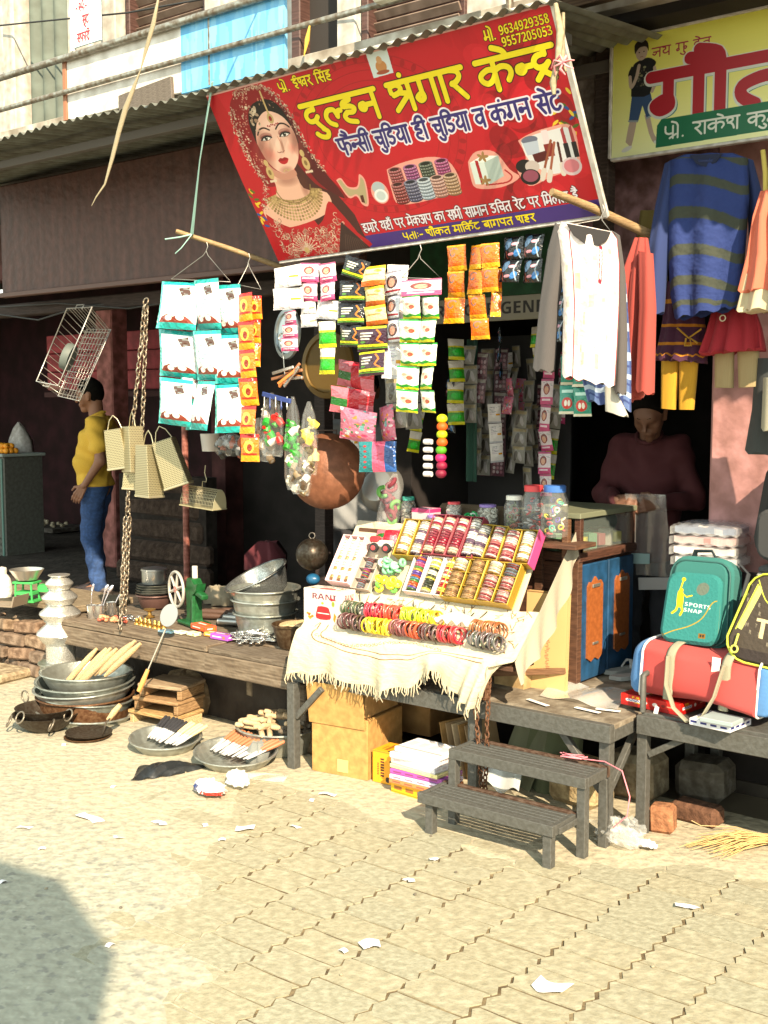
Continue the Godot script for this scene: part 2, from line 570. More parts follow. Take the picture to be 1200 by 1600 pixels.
func dev(im: Image, text: String, at: Vector2, h: float, wide: float, pen: float, c: Color, oc := Color(0, 0, 0, 0), ow := 0.0, slope := 0.0, shear := 0.0) -> float:
	if wide > 5.0:
		var units := -0.44
		for tk in text.split("/"):
			for ch in tk.split(" ", false):
				units += float(DEV[ch].get_slice(";", 0))
			units += 0.42
		wide = wide / units / h
	var passes := [[oc, pen + ow * 2]] if ow > 0 else []
	passes.append([c, pen])
	var endx := 0.0
	for ps in passes:
		var x := 0.0
		var heads := []
		var start := 0.0
		for tk in text.split("/"):
			for ch in tk.split(" ", false):
				var d: PackedStringArray = DEV[ch].split(";")
				for si in range(1, d.size()):
					var cur := d[si].begins_with("~")
					var pts := V2s(d[si].trim_prefix("~"))
					if cur:
						pts = smooth(pts, 4)
					var o := []
					for q in pts:
						var p := Vector2((x + q.x) * h * wide - q.y * h * shear, q.y * h)
						o.append(at + p + Vector2(0, p.x * slope))
					fline(im, o, ps[1], ps[0])
				x += float(d[0])
				if ch in [".", "-", "H"]:
					start = x
			if x > start + 0.05:
				heads.append([start, x - 0.02])
			x += 0.42
			start = x
		for hd in heads:
			var a := Vector2(hd[0] * h * wide, 0)
			var b := Vector2(hd[1] * h * wide, 0)
			fline(im, [at + a + Vector2(0, a.x * slope), at + b + Vector2(0, b.x * slope)], ps[1], ps[0])
		endx = x * h * wide
	return endx

var sysfonts := {}
func latin(im: Image, text: String, at: Vector2, h: float, c: Color, wide := 1.0, slope := 0.0, bold := true) -> void:
	if not sysfonts.has(bold):
		var f := SystemFont.new()
		f.font_names = PackedStringArray(["Droid Sans"])
		f.font_weight = 700 if bold else 400
		sysfonts[bold] = f
	var tm := TextMesh.new()
	tm.text = text
	tm.font = sysfonts[bold]
	tm.font_size = 64
	tm.pixel_size = 1.0
	tm.depth = 0.0
	tm.curve_step = 2.0
	tm.horizontal_alignment = HORIZONTAL_ALIGNMENT_LEFT
	tm.vertical_alignment = VERTICAL_ALIGNMENT_BOTTOM
	var ar := tm.get_mesh_arrays()
	var vs: PackedVector3Array = ar[Mesh.ARRAY_VERTEX]
	var ix: PackedInt32Array = ar[Mesh.ARRAY_INDEX] if ar[Mesh.ARRAY_INDEX] != null else PackedInt32Array()
	var n := ix.size() if ix.size() else vs.size()
	var k := h / 46.0
	var lo := 1e9
	for p in vs:
		lo = minf(lo, p.y)
	for i in range(0, n, 3):
		var t := PackedVector2Array()
		for j in 3:
			var p := vs[ix[i + j]] if ix.size() else vs[i + j]
			t.append(at + Vector2(p.x * k * wide, -(p.y - lo) * k + p.x * k * wide * slope))
		fpoly(im, t, c)

func img(w: int, h: int, c: Color) -> Image:
	var im := Image.create(w, h, false, Image.FORMAT_RGB8)
	im.fill(c)
	return im

const WARM := Color(1.0, 0.915, 0.785)

func _ready() -> void:
	rng.seed = 4711
	var cam := Camera3D.new()
	cam.name = "camera"
	cam.position = V3(0, 1.7, 0)
	cam.rotation_degrees = V3(-5.2, 38.3, 0)
	cam.fov = 47.92
	cam.near = 0.05
	cam.far = 200.0
	add_child(cam)
	var we := WorldEnvironment.new()
	we.name = "world"
	var env := Environment.new()
	env.background_mode = Environment.BG_SKY
	var sm := ProceduralSkyMaterial.new()
	sm.sky_top_color = Color(0.55, 0.6, 0.6)
	sm.sky_horizon_color = Color(0.84, 0.86, 0.8)
	sm.sky_curve = 0.2
	sm.ground_bottom_color = Color(0.42, 0.38, 0.3)
	sm.ground_horizon_color = Color(0.72, 0.7, 0.62)
	sm.sun_angle_max = 20.0
	var sky := Sky.new()
	sky.sky_material = sm
	env.sky = sky
	env.background_energy_multiplier = 1.7
	env.tonemap_mode = Environment.TONE_MAPPER_LINEAR
	env.tonemap_exposure = 2.9
	env.sdfgi_enabled = true
	env.ssao_enabled = true
	env.ssil_enabled = true
	we.environment = env
	add_child(we)
	var sun := DirectionalLight3D.new()
	sun.name = "sun"
	sun.light_color = WARM
	sun.light_energy = 1.28
	sun.light_angular_distance = 0.5
	sun.shadow_enabled = true
	sun.basis = Basis.looking_at(-V3(0.66, 0.58, 0.475))
	add_child(sun)
	build_ground()
	build_shops()
	build_signs()
	build_hanging()
	build_utensils()
	build_display()
	build_under_platform()
	build_right_shop()
	build_people()
	build_litter()

func build_ground() -> void:
	struct("ground", N().box(V3(0, -0.23, 0), V3(90, 0.4, 90)).done(), M(0.2, 0.17, 0.12, 0.95, 0, "grime", 0.3))
	var W := 1600
	var H := 720
	var x0 := -8.0
	var z0 := -4.6
	var sx := 9.0 / W
	var sz := 4.0 / H
	var n1 := FastNoiseLite.new()
	n1.seed = 12; n1.frequency = 0.012; n1.fractal_octaves = 5
	var n2 := FastNoiseLite.new()
	n2.seed = 5; n2.noise_type = FastNoiseLite.TYPE_CELLULAR; n2.frequency = 0.11
	n2.cellular_return_type = FastNoiseLite.RETURN_CELL_VALUE
	var n3 := FastNoiseLite.new()
	n3.seed = 8; n3.frequency = 0.09; n3.fractal_octaves = 3
	var a1 := n1.get_image(W, H, false, false, true)
	var a2 := n2.get_image(W, H, false, false, false)
	var a3 := n3.get_image(W, H, false, false, true)
	var d1 := a1.get_data()
	var d2 := a2.get_data()
	var d3 := a3.get_data()
	var n4 := FastNoiseLite.new()
	n4.seed = 5; n4.noise_type = FastNoiseLite.TYPE_CELLULAR; n4.frequency = 0.11
	n4.cellular_return_type = FastNoiseLite.RETURN_DISTANCE
	var d4 := n4.get_image(W, H, false, false, true).get_data()
	var out := PackedByteArray()
	out.resize(W * H * 3)
	for y in H:
		var z := z0 + y * sz
		for x in W:
			var i := y * W + x
			var big := d1[i] / 255.0
			var fine := d3[i] / 255.0
			var wx := x0 + x * sx
			var sand := clampf(0.75 - smoothstep(-3.25, -2.3, z) * 0.75 + smoothstep(-0.5, 0.4, wx + 3.1 - (z + 2.9) * 0.9) * 0.75 + (big - 0.5) * 0.5, 0.12, 1.0)
			var col := V3(0.32, 0.315, 0.25) * (0.82 + 0.36 * fine)
			if d4[i] < 95:
				var q := d2[i] / 255.0
				if q < 0.42:
					col = V3(0.225, 0.222, 0.19) * (0.7 + q)
				elif q > 0.78:
					col = V3(0.41, 0.395, 0.32)
			var sd := V3(0.42, 0.365, 0.255) * (0.84 + 0.22 * fine) * (0.93 + 0.14 * big)
			col = col.lerp(sd, sand * (0.75 + 0.25 * fine))
			var c := Color(col.x, col.y, col.z).linear_to_srgb()
			out[i * 3] = int(clampf(c.r, 0, 1) * 255)
			out[i * 3 + 1] = int(clampf(c.g, 0, 1) * 255)
			out[i * 3 + 2] = int(clampf(c.b, 0, 1) * 255)
	var im := Image.create_from_data(W, H, false, Image.FORMAT_RGB8, out)
	var rm := MI(im, 0.9)
	rm.normal_enabled = true
	var bim := a3.duplicate()
	bim.convert(Image.FORMAT_RGB8)
	bim.bump_map_to_normal_map(2.5)
	rm.normal_texture = ImageTexture.create_from_image(bim)
	rm.normal_scale = 0.5
	var hn := FastNoiseLite.new()
	hn.seed = 3; hn.frequency = 1.1; hn.fractal_octaves = 4
	var g := N()
	g.sheet(func(u: float, v: float) -> Vector3:
		var p := V3(x0 + 9.0 * u, 0, z0 + 4.0 * v)
		var pav := smoothstep(-0.3, 0.45, p.x + 3.1 - (p.z + 2.9) * 0.9) * smoothstep(-3.75, -3.4, p.z + 0.35 * smoothstep(-2.2, -1.6, p.x))
		p.y = 0.002 + hn.get_noise_2d(p.x * 2.0, p.z * 2.0) * 0.005 - pav * 0.0125
		return p, 220, 110, V3(0, 0.0005, 0))
	struct("road", g.done(), rm)
	var pav := Node3D.new()
	pav.name = "pavement"
	add_child(pav)
	pav.set_meta("kind", "structure")
	var bed := N().box(V3(-1.8, -0.014, -2.6), V3(4.4, 0.02, 3.3))
	part("sand_bed", bed.done(), M(0.19, 0.145, 0.08, 0.95, 0, "stain", 1.4, "bump", 0.8), pav)
	var shapes := []
	for k in 3:
		var w := 0.113
		var h := 0.072
		var e := 0.009
		var poly := PackedVector2Array([V2(-w, -h), V2(0, -h), V2(w, -h)])
		for q in [[-0.75, 1], [-0.25, -1], [0.25, 1], [0.75, -1]]:
			poly.append(V2(w + e * q[1], h * q[0]))
		poly.append_array(PackedVector2Array([V2(w, h), V2(0, h), V2(-w, h)]))
		for q in [[0.75, -1], [0.25, 1], [-0.25, -1], [-0.75, 1]]:
			poly.append(V2(-w + e * q[1], h * q[0]))
		for i in poly.size():
			poly[i] += V2(rnd(-0.003, 0.003), rnd(-0.0025, 0.0025))
		shapes.append(N().prism(poly, 0.05, Transform3D(Basis(Vector3.RIGHT, -PI / 2)), 0.006).done())
	var pm := [M(0.34, 0.318, 0.228, 0.9, 0, "faint", 1.9, "bump", 0.4, true), M(0.345, 0.318, 0.222, 0.9, 0, "faint", 2.3, "bump", 0.4, true), M(0.328, 0.313, 0.228, 0.9, 0, "faint", 2.7, "bump", 0.4, true), M(0.355, 0.328, 0.232, 0.9, 0, "faint", 1.6, "bump", 0.4, true)]
	for c in 16:
		for r in 19:
			var x := -3.74 + c * 0.2355
			var z := -4.0 + r * 0.152 + (0.076 if c % 2 else 0.0)
			if x > -0.9 and z > -2.0 or x + 3.55 < (z + 2.9) * 0.9 or z < -3.72 and x < -1.9:
				continue
			part("paver", shapes[(c * 5 + r * 3) % 3], pm[rng.randi() % 4], pav, V3(x + rnd(-0.002, 0.002), -0.025 + rnd(-0.0025, 0.0025) - 0.0, z + rnd(-0.002, 0.002)), V3(rnd(-0.7, 0.7), rnd(-0.8, 0.8), rnd(-0.4, 0.4)))

func corrugated(x0: float, x1: float, za: float, ya: float, zb: float, yb: float, wave: float, amp: float, ragged := 0.0) -> ArrayMesh:
	var nu := int((x1 - x0) / wave * 8)
	var f := func(u: float, v: float) -> Vector3:
		var x := lerpf(x0, x1, u)
		var sag := 0.008 * sin(x * 2.1) + 0.006 * sin(x * 5.3 + 1.0)
		var rg := ragged * (sin(floorf((x - x0) / 0.76) * 12.9) * 0.5) * (1.0 - v)
		return V3(x, lerpf(ya, yb, v) + amp * sin(TAU * x / wave) + sag, lerpf(za, zb, v) + rg)
	return N().sheet(f, nu, 3, V3(0, 0.0006, 0)).done()

func build_shops() -> void:
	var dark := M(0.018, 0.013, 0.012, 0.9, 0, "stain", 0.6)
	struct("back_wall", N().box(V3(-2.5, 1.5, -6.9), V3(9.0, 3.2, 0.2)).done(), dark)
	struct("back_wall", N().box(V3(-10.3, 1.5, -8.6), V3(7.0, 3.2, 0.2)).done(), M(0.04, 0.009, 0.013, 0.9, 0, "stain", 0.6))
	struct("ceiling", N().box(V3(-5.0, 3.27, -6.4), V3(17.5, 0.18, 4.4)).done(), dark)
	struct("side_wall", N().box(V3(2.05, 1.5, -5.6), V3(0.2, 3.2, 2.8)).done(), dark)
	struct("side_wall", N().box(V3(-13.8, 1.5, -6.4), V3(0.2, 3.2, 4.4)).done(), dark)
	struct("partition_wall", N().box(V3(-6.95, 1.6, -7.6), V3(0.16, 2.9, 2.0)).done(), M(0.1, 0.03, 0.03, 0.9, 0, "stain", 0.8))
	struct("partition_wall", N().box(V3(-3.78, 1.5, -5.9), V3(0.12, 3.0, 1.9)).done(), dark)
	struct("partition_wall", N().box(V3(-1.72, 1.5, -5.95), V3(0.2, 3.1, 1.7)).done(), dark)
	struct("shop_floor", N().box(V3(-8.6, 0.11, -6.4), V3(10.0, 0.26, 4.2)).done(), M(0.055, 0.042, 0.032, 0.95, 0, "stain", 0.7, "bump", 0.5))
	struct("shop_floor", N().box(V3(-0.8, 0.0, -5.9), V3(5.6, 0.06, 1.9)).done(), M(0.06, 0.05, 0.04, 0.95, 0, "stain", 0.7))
	struct("beam", N().box(V3(-10.5, 2.95, -5.6), V3(7.6, 0.45, 0.12), Basis(), 0.01).done(), M(0.12, 0.05, 0.05, 0.9, 0, "stain", 0.8))
	var rb := thing("painted_board", "faded red boards with a dark joint above the fruit stall", "board", V3(-8.35, 1.95, -6.9))
	for k in 3:
		part("plank", N().box(V3(0, 0.0, 0), V3(2.6, 0.17, 0.03), Basis(), 0.006).done(), M(0.36, 0.045, 0.055, 0.7, 0, "grime", 1.5), rb, V3(0, k * 0.178, 0))
	part("batten", N().box(Vector3.ZERO, V3(2.6, 0.05, 0.05)).done(), M(0.05, 0.015, 0.015), rb, V3(0, -0.13, 0.03))
	solo("pink_post", N().box(Vector3.ZERO, V3(0.22, 2.3, 0.18), Basis(), 0.012).done(), M(0.3, 0.11, 0.1, 0.85, 0, "stain", 1.5), "dull pink plaster post behind the man in yellow", "post", V3(-8.167, 1.342, -6.5) + V3(0, 0.1, 0))
	var lw := thing("mud_wall", "low smoke-stained mud wall behind the hanging graters", "wall", V3(-6.05, 0.25, -6.2))
	part("plaster_core", N().box(V3(-1.12, 0.45, -0.03), V3(1.05, 0.9, 0.12)).done(), M(0.03, 0.022, 0.018, 0.95, 0, "stain", 2), lw)
	for r in 5:
		part("mud_course", N().box(V3(-1.12, 0.1 + r * 0.18, 0.03 - 0.012 * r), V3(1.1 - 0.05 * r, 0.165, 0.1), Basis(Vector3.UP, rnd(-0.04, 0.04)), 0.03).done(), M(0.085, 0.055, 0.04, 0.95, 0, "stain", 2.5, "bump", 1.2), lw, V3(rnd(-0.04, 0.04), 0, 0))
	var cbl := [[V3(-6.734, 2.305, -4.45), V3(-6.315, 2.252, -4.45), V3(-5.856, 2.316, -4.45), V3(-5.264, 2.317, -4.5)], [V3(-6.686, 2.35, -4.42), V3(-6.069, 2.341, -4.42), V3(-5.434, 2.278, -4.45), V3(-4.779, 2.318, -4.5)], [V3(-7.608, 4.481, -5.1), V3(-6.047, 4.227, -5), V3(-4.796, 4.114, -5), V3(-3.532, 3.966, -5)]]
	var cl := ["thin black cable sagging below the brown hood at the far left", "second black cable running below the brown hood", "black cable slung across the upper storey's front"]
	for k in 3:
		solo("cable", N().tube(cbl[k], 0.006, 6).done(), M(0.02, 0.02, 0.02, 0.6), cl[k], "cable")
	var fb := thing("hood_board", "long dark brown sheet-metal hood under the grey corrugated awning", "hood", V3(-5.0, 2.39, -4.32))
	part("sheet", N().box(V3(0, 0.345, 0), V3(2.94, 0.69, 0.05), Basis(), 0.008).done(), M(0.115, 0.046, 0.036, 0.6, 0.0, "streak", 0.9, "bump", 0.25), fb)
	part("edge_strip", N().box(V3(0, 0.012, 0.02), V3(2.945, 0.03, 0.05), Basis(), 0.004).done(), M(0.1, 0.05, 0.04, 0.6), fb)
	solo("timber_beam", N().box(Vector3.ZERO, V3(3.4, 0.08, 0.08), Basis(), 0.006).done(), M(0.05, 0.03, 0.025, 0.85, 0, "wood", 2), "dark timber beam running below the brown hood", "beam", V3(-5.4, 2.33, -4.5))
	var aw := thing("awning", "grey corrugated iron awning above the red bridal shop banner", "awning", Vector3.ZERO)
	part("corrugated_sheet", corrugated(-6.9, -2.04, -3.5, 3.05, -4.62, 3.17, 0.066, 0.009, 0.03), M(0.23, 0.25, 0.22, 0.6, 0.1, "stain", 1.2), aw)
	part("purlin", N().box(V3(-4.45, 3.0, -3.72), V3(4.7, 0.04, 0.04)).done(), M(0.1, 0.09, 0.08, 0.8), aw)
	part("purlin", N().box(V3(-4.45, 3.09, -4.4), V3(4.7, 0.05, 0.05)).done(), M(0.1, 0.09, 0.08, 0.8), aw)
	var aw2 := thing("awning", "rusty brown corrugated awning above the yellow sign", "awning", Vector3.ZERO)
	part("corrugated_sheet", corrugated(-2.42, 0.9, -3.42, 3.24, -4.75, 3.36, 0.09, 0.011, 0.02), M(0.23, 0.15, 0.09, 0.75, 0.1, "rust", 1.0), aw2)
	part("purlin", N().bar(V3(-2.4, 3.19, -3.9), V3(0.9, 3.22, -3.9), 0.04, 0.05).done(), M(0.14, 0.09, 0.055, 0.85, 0, "wood", 2), aw2)
	solo("concrete_pillar", N().box(Vector3.ZERO, V3(0.26, 0.95, 0.16), Basis(), 0.01).done(), M(0.22, 0.19, 0.17, 0.9, 0, "stain", 2.2, "bump", 0.5), "grey stained plaster pillar behind the right edge of the red banner", "pillar", V3(-2.489, 3.027, -4.5) + V3(0, 0.02, 0))
	solo("timber_post", N().box(Vector3.ZERO, V3(0.07, 1.1, 0.07), Basis(), 0.006).done(), M(0.07, 0.045, 0.035, 0.85, 0, "wood", 2), "dark timber post between the red banner and the yellow sign", "post", V3(-2.321, 2.776, -4.42)*V3(1,0,1) + V3(0, 2.72, 0))
	var pp := thing("shop_pillar", "peeling pink plaster pillar beside the hanging red skirt", "pillar", V3(-1.73, 0, -4.78))
	part("shaft", N().box(V3(0, 1.85, 0), V3(0.4, 2.7, 0.26), Basis(), 0.012).done(), M(0.43, 0.22, 0.215, 0.88, 0, "grime", 1.3, "bump", 0.2), pp)
	struct("plinth_wall", N().box(V3(-0.4, 0.24, -5.02), V3(3.3, 0.47, 0.1)).done(), dark)
	struct("plinth_wall", N().box(V3(-2.86, 0.2, -4.9), V3(1.6, 0.4, 0.06)).done(), dark)
	solo("wall_panel", N().box(Vector3.ZERO, V3(0.62, 0.62, 0.04)).done(), M(0.25, 0.14, 0.16, 0.85, 0, "stain", 2), "mauve wall panel under the yellow sign behind the sweater", "panel", V3(-2.23, 2.618, -4.66))
	solo("roof_post", N().tube([V3(0, 0, 0), V3(0, 2.1, 0)], 0.02, 10).done(), M(0.3, 0.11, 0.09, 0.7, 0, "rust", 3), "thin red-painted iron post behind the mouse trap", "post", V3(-5.292, .747, -4.75)*V3(1,0,1) + V3(0, 0.48, 0))
	solo("roof_post", N().box(V3(0, 1.1, 0), V3(0.07, 2.2, 0.07)).done(), M(0.045, 0.03, 0.03, 0.8, 0, "wood", 2), "dark square timber post behind the hanging black wok", "post", V3(-3.995, .809, -4.55)*V3(1,0,1) + V3(0, 0.25, 0))
	build_upper()
	build_platforms()

func build_upper() -> void:
	var white := M(0.74, 0.74, 0.7, 0.8, 0, "streak", 0.7)
	var brown := M(0.13, 0.065, 0.055, 0.6, 0, "wood", 1.5)
	var slat := M(0.24, 0.17, 0.13, 0.65, 0, "grime", 1.5)
	var b := thing("upper_storey", "white upper storey with brown louvred shutters above the awning", "building", V3(0, 3.3, 0))
	part("wall", N().box(V3(-5.5, 1.6, -5.45), V3(16.0, 3.2, 0.3)).done(), white, b)
	part("balcony_slab", N().box(V3(-5.5, -0.02, -4.72), V3(16.0, 0.12, 1.18)).done(), M(0.5, 0.48, 0.43, 0.9, 0, "stain", 1), b)
	for q in [V3(-7.575, 4.229, -5.22), V3(-6.423, 4.276, -5.22), V3(-4.336, 3.829, -5.22), V3(-5.423, 4.156, -5.22)]:
		part("column", N().box(V3(q.x, 1.5, -5.22), V3(0.14, 3.0, 0.16), Basis(), 0.01).done(), white, b)
	part("door_panel", N().sheet(func(u: float, v: float) -> Vector3: return V3(lerpf(-7.474, -7.077, u), lerpf(2.4, 0.0, v), -5.27 + 0.03 * sin(u * 17.0)), 24, 2, V3(0, 0, 0.004)).done(), M(0.13, 0.16, 0.135, 0.7, 0, "grime", 1), b)
	for xs in [[-6.504, 0.05], [-5.516, 0.06], [-4.756, 0.07], [-4.231, 0.05], [-6.271, 0.04]]:
		part("window_frame", N().box(V3(xs[0], 1.5, -5.23), V3(xs[1], 3.0, 0.1), Basis(), 0.006).done(), brown, b)
	part("dark_doorway", N().box(V3(-4.601, 1.5, -5.285), V3(0.5, 3.0, 0.03)).done(), M(0.03, 0.025, 0.022, 0.9), b)
	for rg in [[-6.286, -5.588], [-4.24, -3.617]]:
		var sh := part("shutter", N().box(V3((rg[0] + rg[1]) / 2, 1.5, -5.29), V3(rg[1] - rg[0], 3.0, 0.03)).done(), brown, b)
		for k in 44:
			part("slat", N().box(V3((rg[0] + rg[1]) / 2, 0.1 + k * 0.062, -5.25), V3(rg[1] - rg[0] - 0.02, 0.05, 0.012), Basis(Vector3.RIGHT, 0.6), 0.003).done(), slat, sh)
	var rl := thing("balcony_railing", "galvanised two-pipe railing along the balcony over the awning", "railing", V3(0, 0, -4.08))
	var pipe := M(0.34, 0.36, 0.33, 0.45, 0.5, "rust", 2)
	part("rail", N().tube([V3(-9, 3.62, 0), V3(-2.2, 3.64, 0)], 0.019, 10).done(), pipe, rl)
	part("rail", N().tube([V3(-9, 3.44, 0.0), V3(-2.2, 3.455, 0)], 0.014, 10).done(), pipe, rl)
	for x in [-8.0, -6.45, -4.35, -2.6]:
		part("post", N().tube([V3(x, 3.3, -0.035), V3(x, 3.66, -0.035)], 0.016, 8).done(), pipe, rl)
	var bd := thing("balcony_board", "white board with brown edge strip tied behind the railing", "board", V3(0, 3.3, -4.115))
	var xl: float = -5.499
	var xm: float = -4.556
	var xr: float = -3.834
	part("panel", N().box(V3((xl + xm) / 2, 0.165, 0), V3(xm - xl, 0.33, 0.02)).done(), M(0.8, 0.78, 0.74, 0.7, 0, "grime", 1), bd)
	part("edge_strip", N().box(V3(xl - 0.015, 0.165, 0.004), V3(0.03, 0.33, 0.03)).done(), M(0.3, 0.13, 0.07, 0.7), bd)
	part("top_strip", N().box(V3((xl + xm) / 2, 0.34, 0.004), V3(xm - xl, 0.018, 0.03)).done(), M(0.2, 0.13, 0.12, 0.7), bd)
	var bim := img(128, 64, Color(0.36, 0.66, 0.86))
	for k in 70:
		fell(bim, rnd(0, 128), rnd(0, 64), rnd(1, 5), rnd(6, 30), Color(0.4, 0.68, 0.87).lerp(Color(0.52, 0.76, 0.9), rnd(0, 1)))
	solo("blue_board", N().box(V3((xm + xr) / 2, 3.47, -4.112), V3(xr - xm, 0.36, 0.02)).done(), MI(bim, 0.6), "sky-blue weathered board tied behind the balcony railing", "board")
	solo("louvre_flap", N().box(Vector3.ZERO, V3(0.42, 0.13, 0.02)).done(), M(0.2, 0.17, 0.14, 0.6, 0, "wood", 8), "small brown louvred flap low on the white balcony board", "shutter", V3(-4.822, 3.306, -4.095), V3(0, 0, 4))
	solo("white_parapet", N().box(V3(-2.869, 3.66, -3.97), V3(0.62, 0.5, 0.06), Basis(), 0.01).done(), M(0.82, 0.78, 0.66, 0.8, 0, "grime", 1), "bright white balcony panel over the middle of the red banner", "panel")
	var ti := img(220, 400, Color(0.66, 0.86, 0.9))
	for y in 400:
		ti.fill_rect(Rect2i(0, y, 220, 1), Color(0.5, 0.8, 0.88).lerp(Color(0.86, 0.92, 0.92), clampf(y / 300.0, 0, 1)))
	var tc := Color(0.62, 0.1, 0.16)
	dev(ti, "T e l s R", V2(64, 120), 44, 0.85, 8, tc)
	dev(ti, "- H s_ p e H -", V2(22, 205), 38, 0.85, 8, tc)
	dev(ti, "s UU T", V2(76, 268), 38, 0.9, 8, tc)
	dev(ti, "s ph A r I", V2(30, 344), 38, 0.9, 8, tc)
	var ts := thing("tailor_sign", "pale blue board with red Hindi lettering on the balcony", "sign", V3(-6.336, 4.26, -4.9))
	part("board", N().box(V3(0, 0.08, 0), V3(0.285, 0.56, 0.012)).done(), MI(ti, 0.5), ts)
	part("frame_strip", N().box(V3(-0.15, 0.08, 0), V3(0.022, 0.6, 0.03)).done(), M(0.8, 0.8, 0.76), ts)

func build_platforms() -> void:
	var iron := M(0.1, 0.1, 0.092, 0.6, 0.2, "faint", 3.5, "bump", 0.3)
	var deck := M(0.27, 0.235, 0.18, 0.9, 0, "stain", 1.5, "bump", 0.5)
	var p := thing("shop_platform", "iron-framed platform with a worn deck carrying the bangle display", "platform", V3(0, 0, 0))
	for k in 4:
		part("deck_plank", N().box(V3(-2.83, 0.468, -4.08 - k * 0.226), V3(1.66, 0.024, 0.222), Basis(), 0.004).done(), deck, p)
	part("front_beam", N().box(V3(-2.83, 0.445, -3.95), V3(1.66, 0.07, 0.035)).done(), iron, p)
	part("side_beam", N().box(V3(-2.018, 0.44, -4.42), V3(0.035, 0.06, 0.9)).done(), iron, p)
	part("side_beam", N().box(V3(-3.642, 0.44, -4.42), V3(0.035, 0.06, 0.9)).done(), iron, p)
	for q in [V3(-2.04, 0, -3.985), V3(-3.63, 0, -3.91), V3(-2.66, 0, -3.99), V3(-2.04, 0, -4.8), V3(-3.63, 0, -4.8)]:
		part("leg", N().box(V3(q.x, 0.205, q.z), V3(0.045, 0.41, 0.045)).done(), iron, p)
	part("brace", N().bar(V3(-2.24, 0.41, -3.985), V3(-2.06, 0.2, -3.985), 0.025, 0.028).done(), iron, p)
	part("brace", N().bar(V3(-2.04, 0.2, -4.01), V3(-2.04, 0.41, -4.25), 0.025, 0.028).done(), iron, p)
	part("brace", N().bar(V3(-3.45, 0.41, -3.91), V3(-3.61, 0.25, -3.91), 0.025, 0.028).done(), iron, p)
	var c := thing("timber_counter", "grey weathered plank counter covered with kitchen utensils", "counter", V3(0, 0, 0))
	var wd := M(0.25, 0.2, 0.145, 0.88, 0, "wood", 1.4, "bump", 0.4)
	var wd2 := M(0.2, 0.165, 0.125, 0.88, 0, "wood", 1.8, "bump", 0.4)
	part("plank", N().box(V3(-4.9, 0.478, -4.06), V3(1.26, 0.034, 0.21), Basis(), 0.005).done(), wd, c)
	part("plank", N().box(V3(-3.98, 0.472, -4.06), V3(0.57, 0.03, 0.2), Basis(), 0.005).done(), wd2, c)
	for k in 3:
		part("plank", N().box(V3(-4.62, 0.475, -4.29 - k * 0.225), V3(1.84, 0.03, 0.218), Basis(), 0.005).done(), wd2 if k % 2 else wd, c)
	part("front_board", N().box(V3(-4.62, 0.405, -3.975), V3(1.86, 0.105, 0.04), Basis(), 0.006).done(), wd, c)
	for x in [-5.4, -3.78]:
		part("leg", N().box(V3(x, 0.175, -4.15), V3(0.09, 0.35, 0.09), Basis(), 0.006).done(), wd2, c)
		part("leg", N().box(V3(x, 0.175, -4.8), V3(0.09, 0.35, 0.09), Basis(), 0.006).done(), wd2, c)
	var st := thing("iron_steps", "black iron two-tread steps in front of the bridal shop", "steps", Vector3.ZERO)
	var rust := M(0.13, 0.085, 0.06, 0.75, 0.2, "rust", 3)
	for lv in [[0.167, -3.60, -3.80, -2.675, -2.055], [0.315, -3.76, -3.96, -2.635, -2.01]]:
		var y: float = lv[0]
		var za: float = lv[1]
		var zb: float = lv[2]
		var tr := part("tread", N().box(V3((lv[3] + lv[4]) / 2, y - 0.02, za - 0.012), V3(lv[4] - lv[3], 0.042, 0.024)).done(), iron, st)
		part("edge_rail", N().box(V3((lv[3] + lv[4]) / 2, y - 0.02, zb + 0.012), V3(lv[4] - lv[3], 0.042, 0.022)).done(), rust, tr)
		for x in [lv[3] + 0.012, lv[4] - 0.012]:
			part("end_rail", N().box(V3(x, y - 0.021, (za + zb) / 2), V3(0.022, 0.04, zb - za + 0.05).abs() , Basis()).done(), iron, tr)
		for k in 5:
			part("slat", N().box(V3((lv[3] + lv[4]) / 2, y - 0.008, za - 0.038 - k * 0.029), V3(lv[4] - lv[3] - 0.05, 0.012, 0.019)).done(), iron, tr)
	for q in [[-2.63, -3.635, 0.125], [-2.085, -3.625, 0.125], [-2.62, -3.935, 0.275], [-2.035, -3.79, 0.275], [-2.62, -3.78, 0.275], [-2.02, -3.935, 0.275]]:
		part("leg", N().box(V3(q[0], q[2] / 2, q[1]), V3(0.036, q[2], 0.036)).done(), iron, st)
	part("tie_bar", N().bar(V3(-2.06, 0.14, -3.79), V3(-2.06, 0.14, -3.64), 0.025, 0.025).done(), iron, st)
	var t := thing("bag_table", "long black iron table of the bag seller", "table", Vector3.ZERO)
	part("top", N().box(V3(-0.9, 0.488, -4.55), V3(2.14, 0.022, 0.82), Basis(), 0.003).done(), iron, t)
	part("front_beam", N().box(V3(-0.9, 0.452, -4.13), V3(2.16, 0.075, 0.03)).done(), iron, t)
	part("side_beam", N().box(V3(-1.965, 0.45, -4.56), V3(0.03, 0.07, 0.8)).done(), iron, t)
	for q in [V3(-1.965, 0, -4.155), V3(-1.965, 0, -4.9), V3(0.1, 0, -4.15)]:
		part("leg", N().box(V3(q.x, 0.205, q.z), V3(0.042, 0.41, 0.042)).done(), iron, t)
	part("brace", N().bar(V3(-1.94, 0.33, -4.15), V3(-1.8, 0.415, -4.15), 0.022, 0.025).done(), iron, t)
	part("end_stop", N().tube([V3(-1.965, 0.5, -4.14), V3(-1.965, 0.645, -4.14), V3(-1.965, 0.65, -4.16), V3(-1.965, 0.65, -4.4), V3(-1.965, 0.5, -4.4)], 0.012, 6).done(), iron, t)
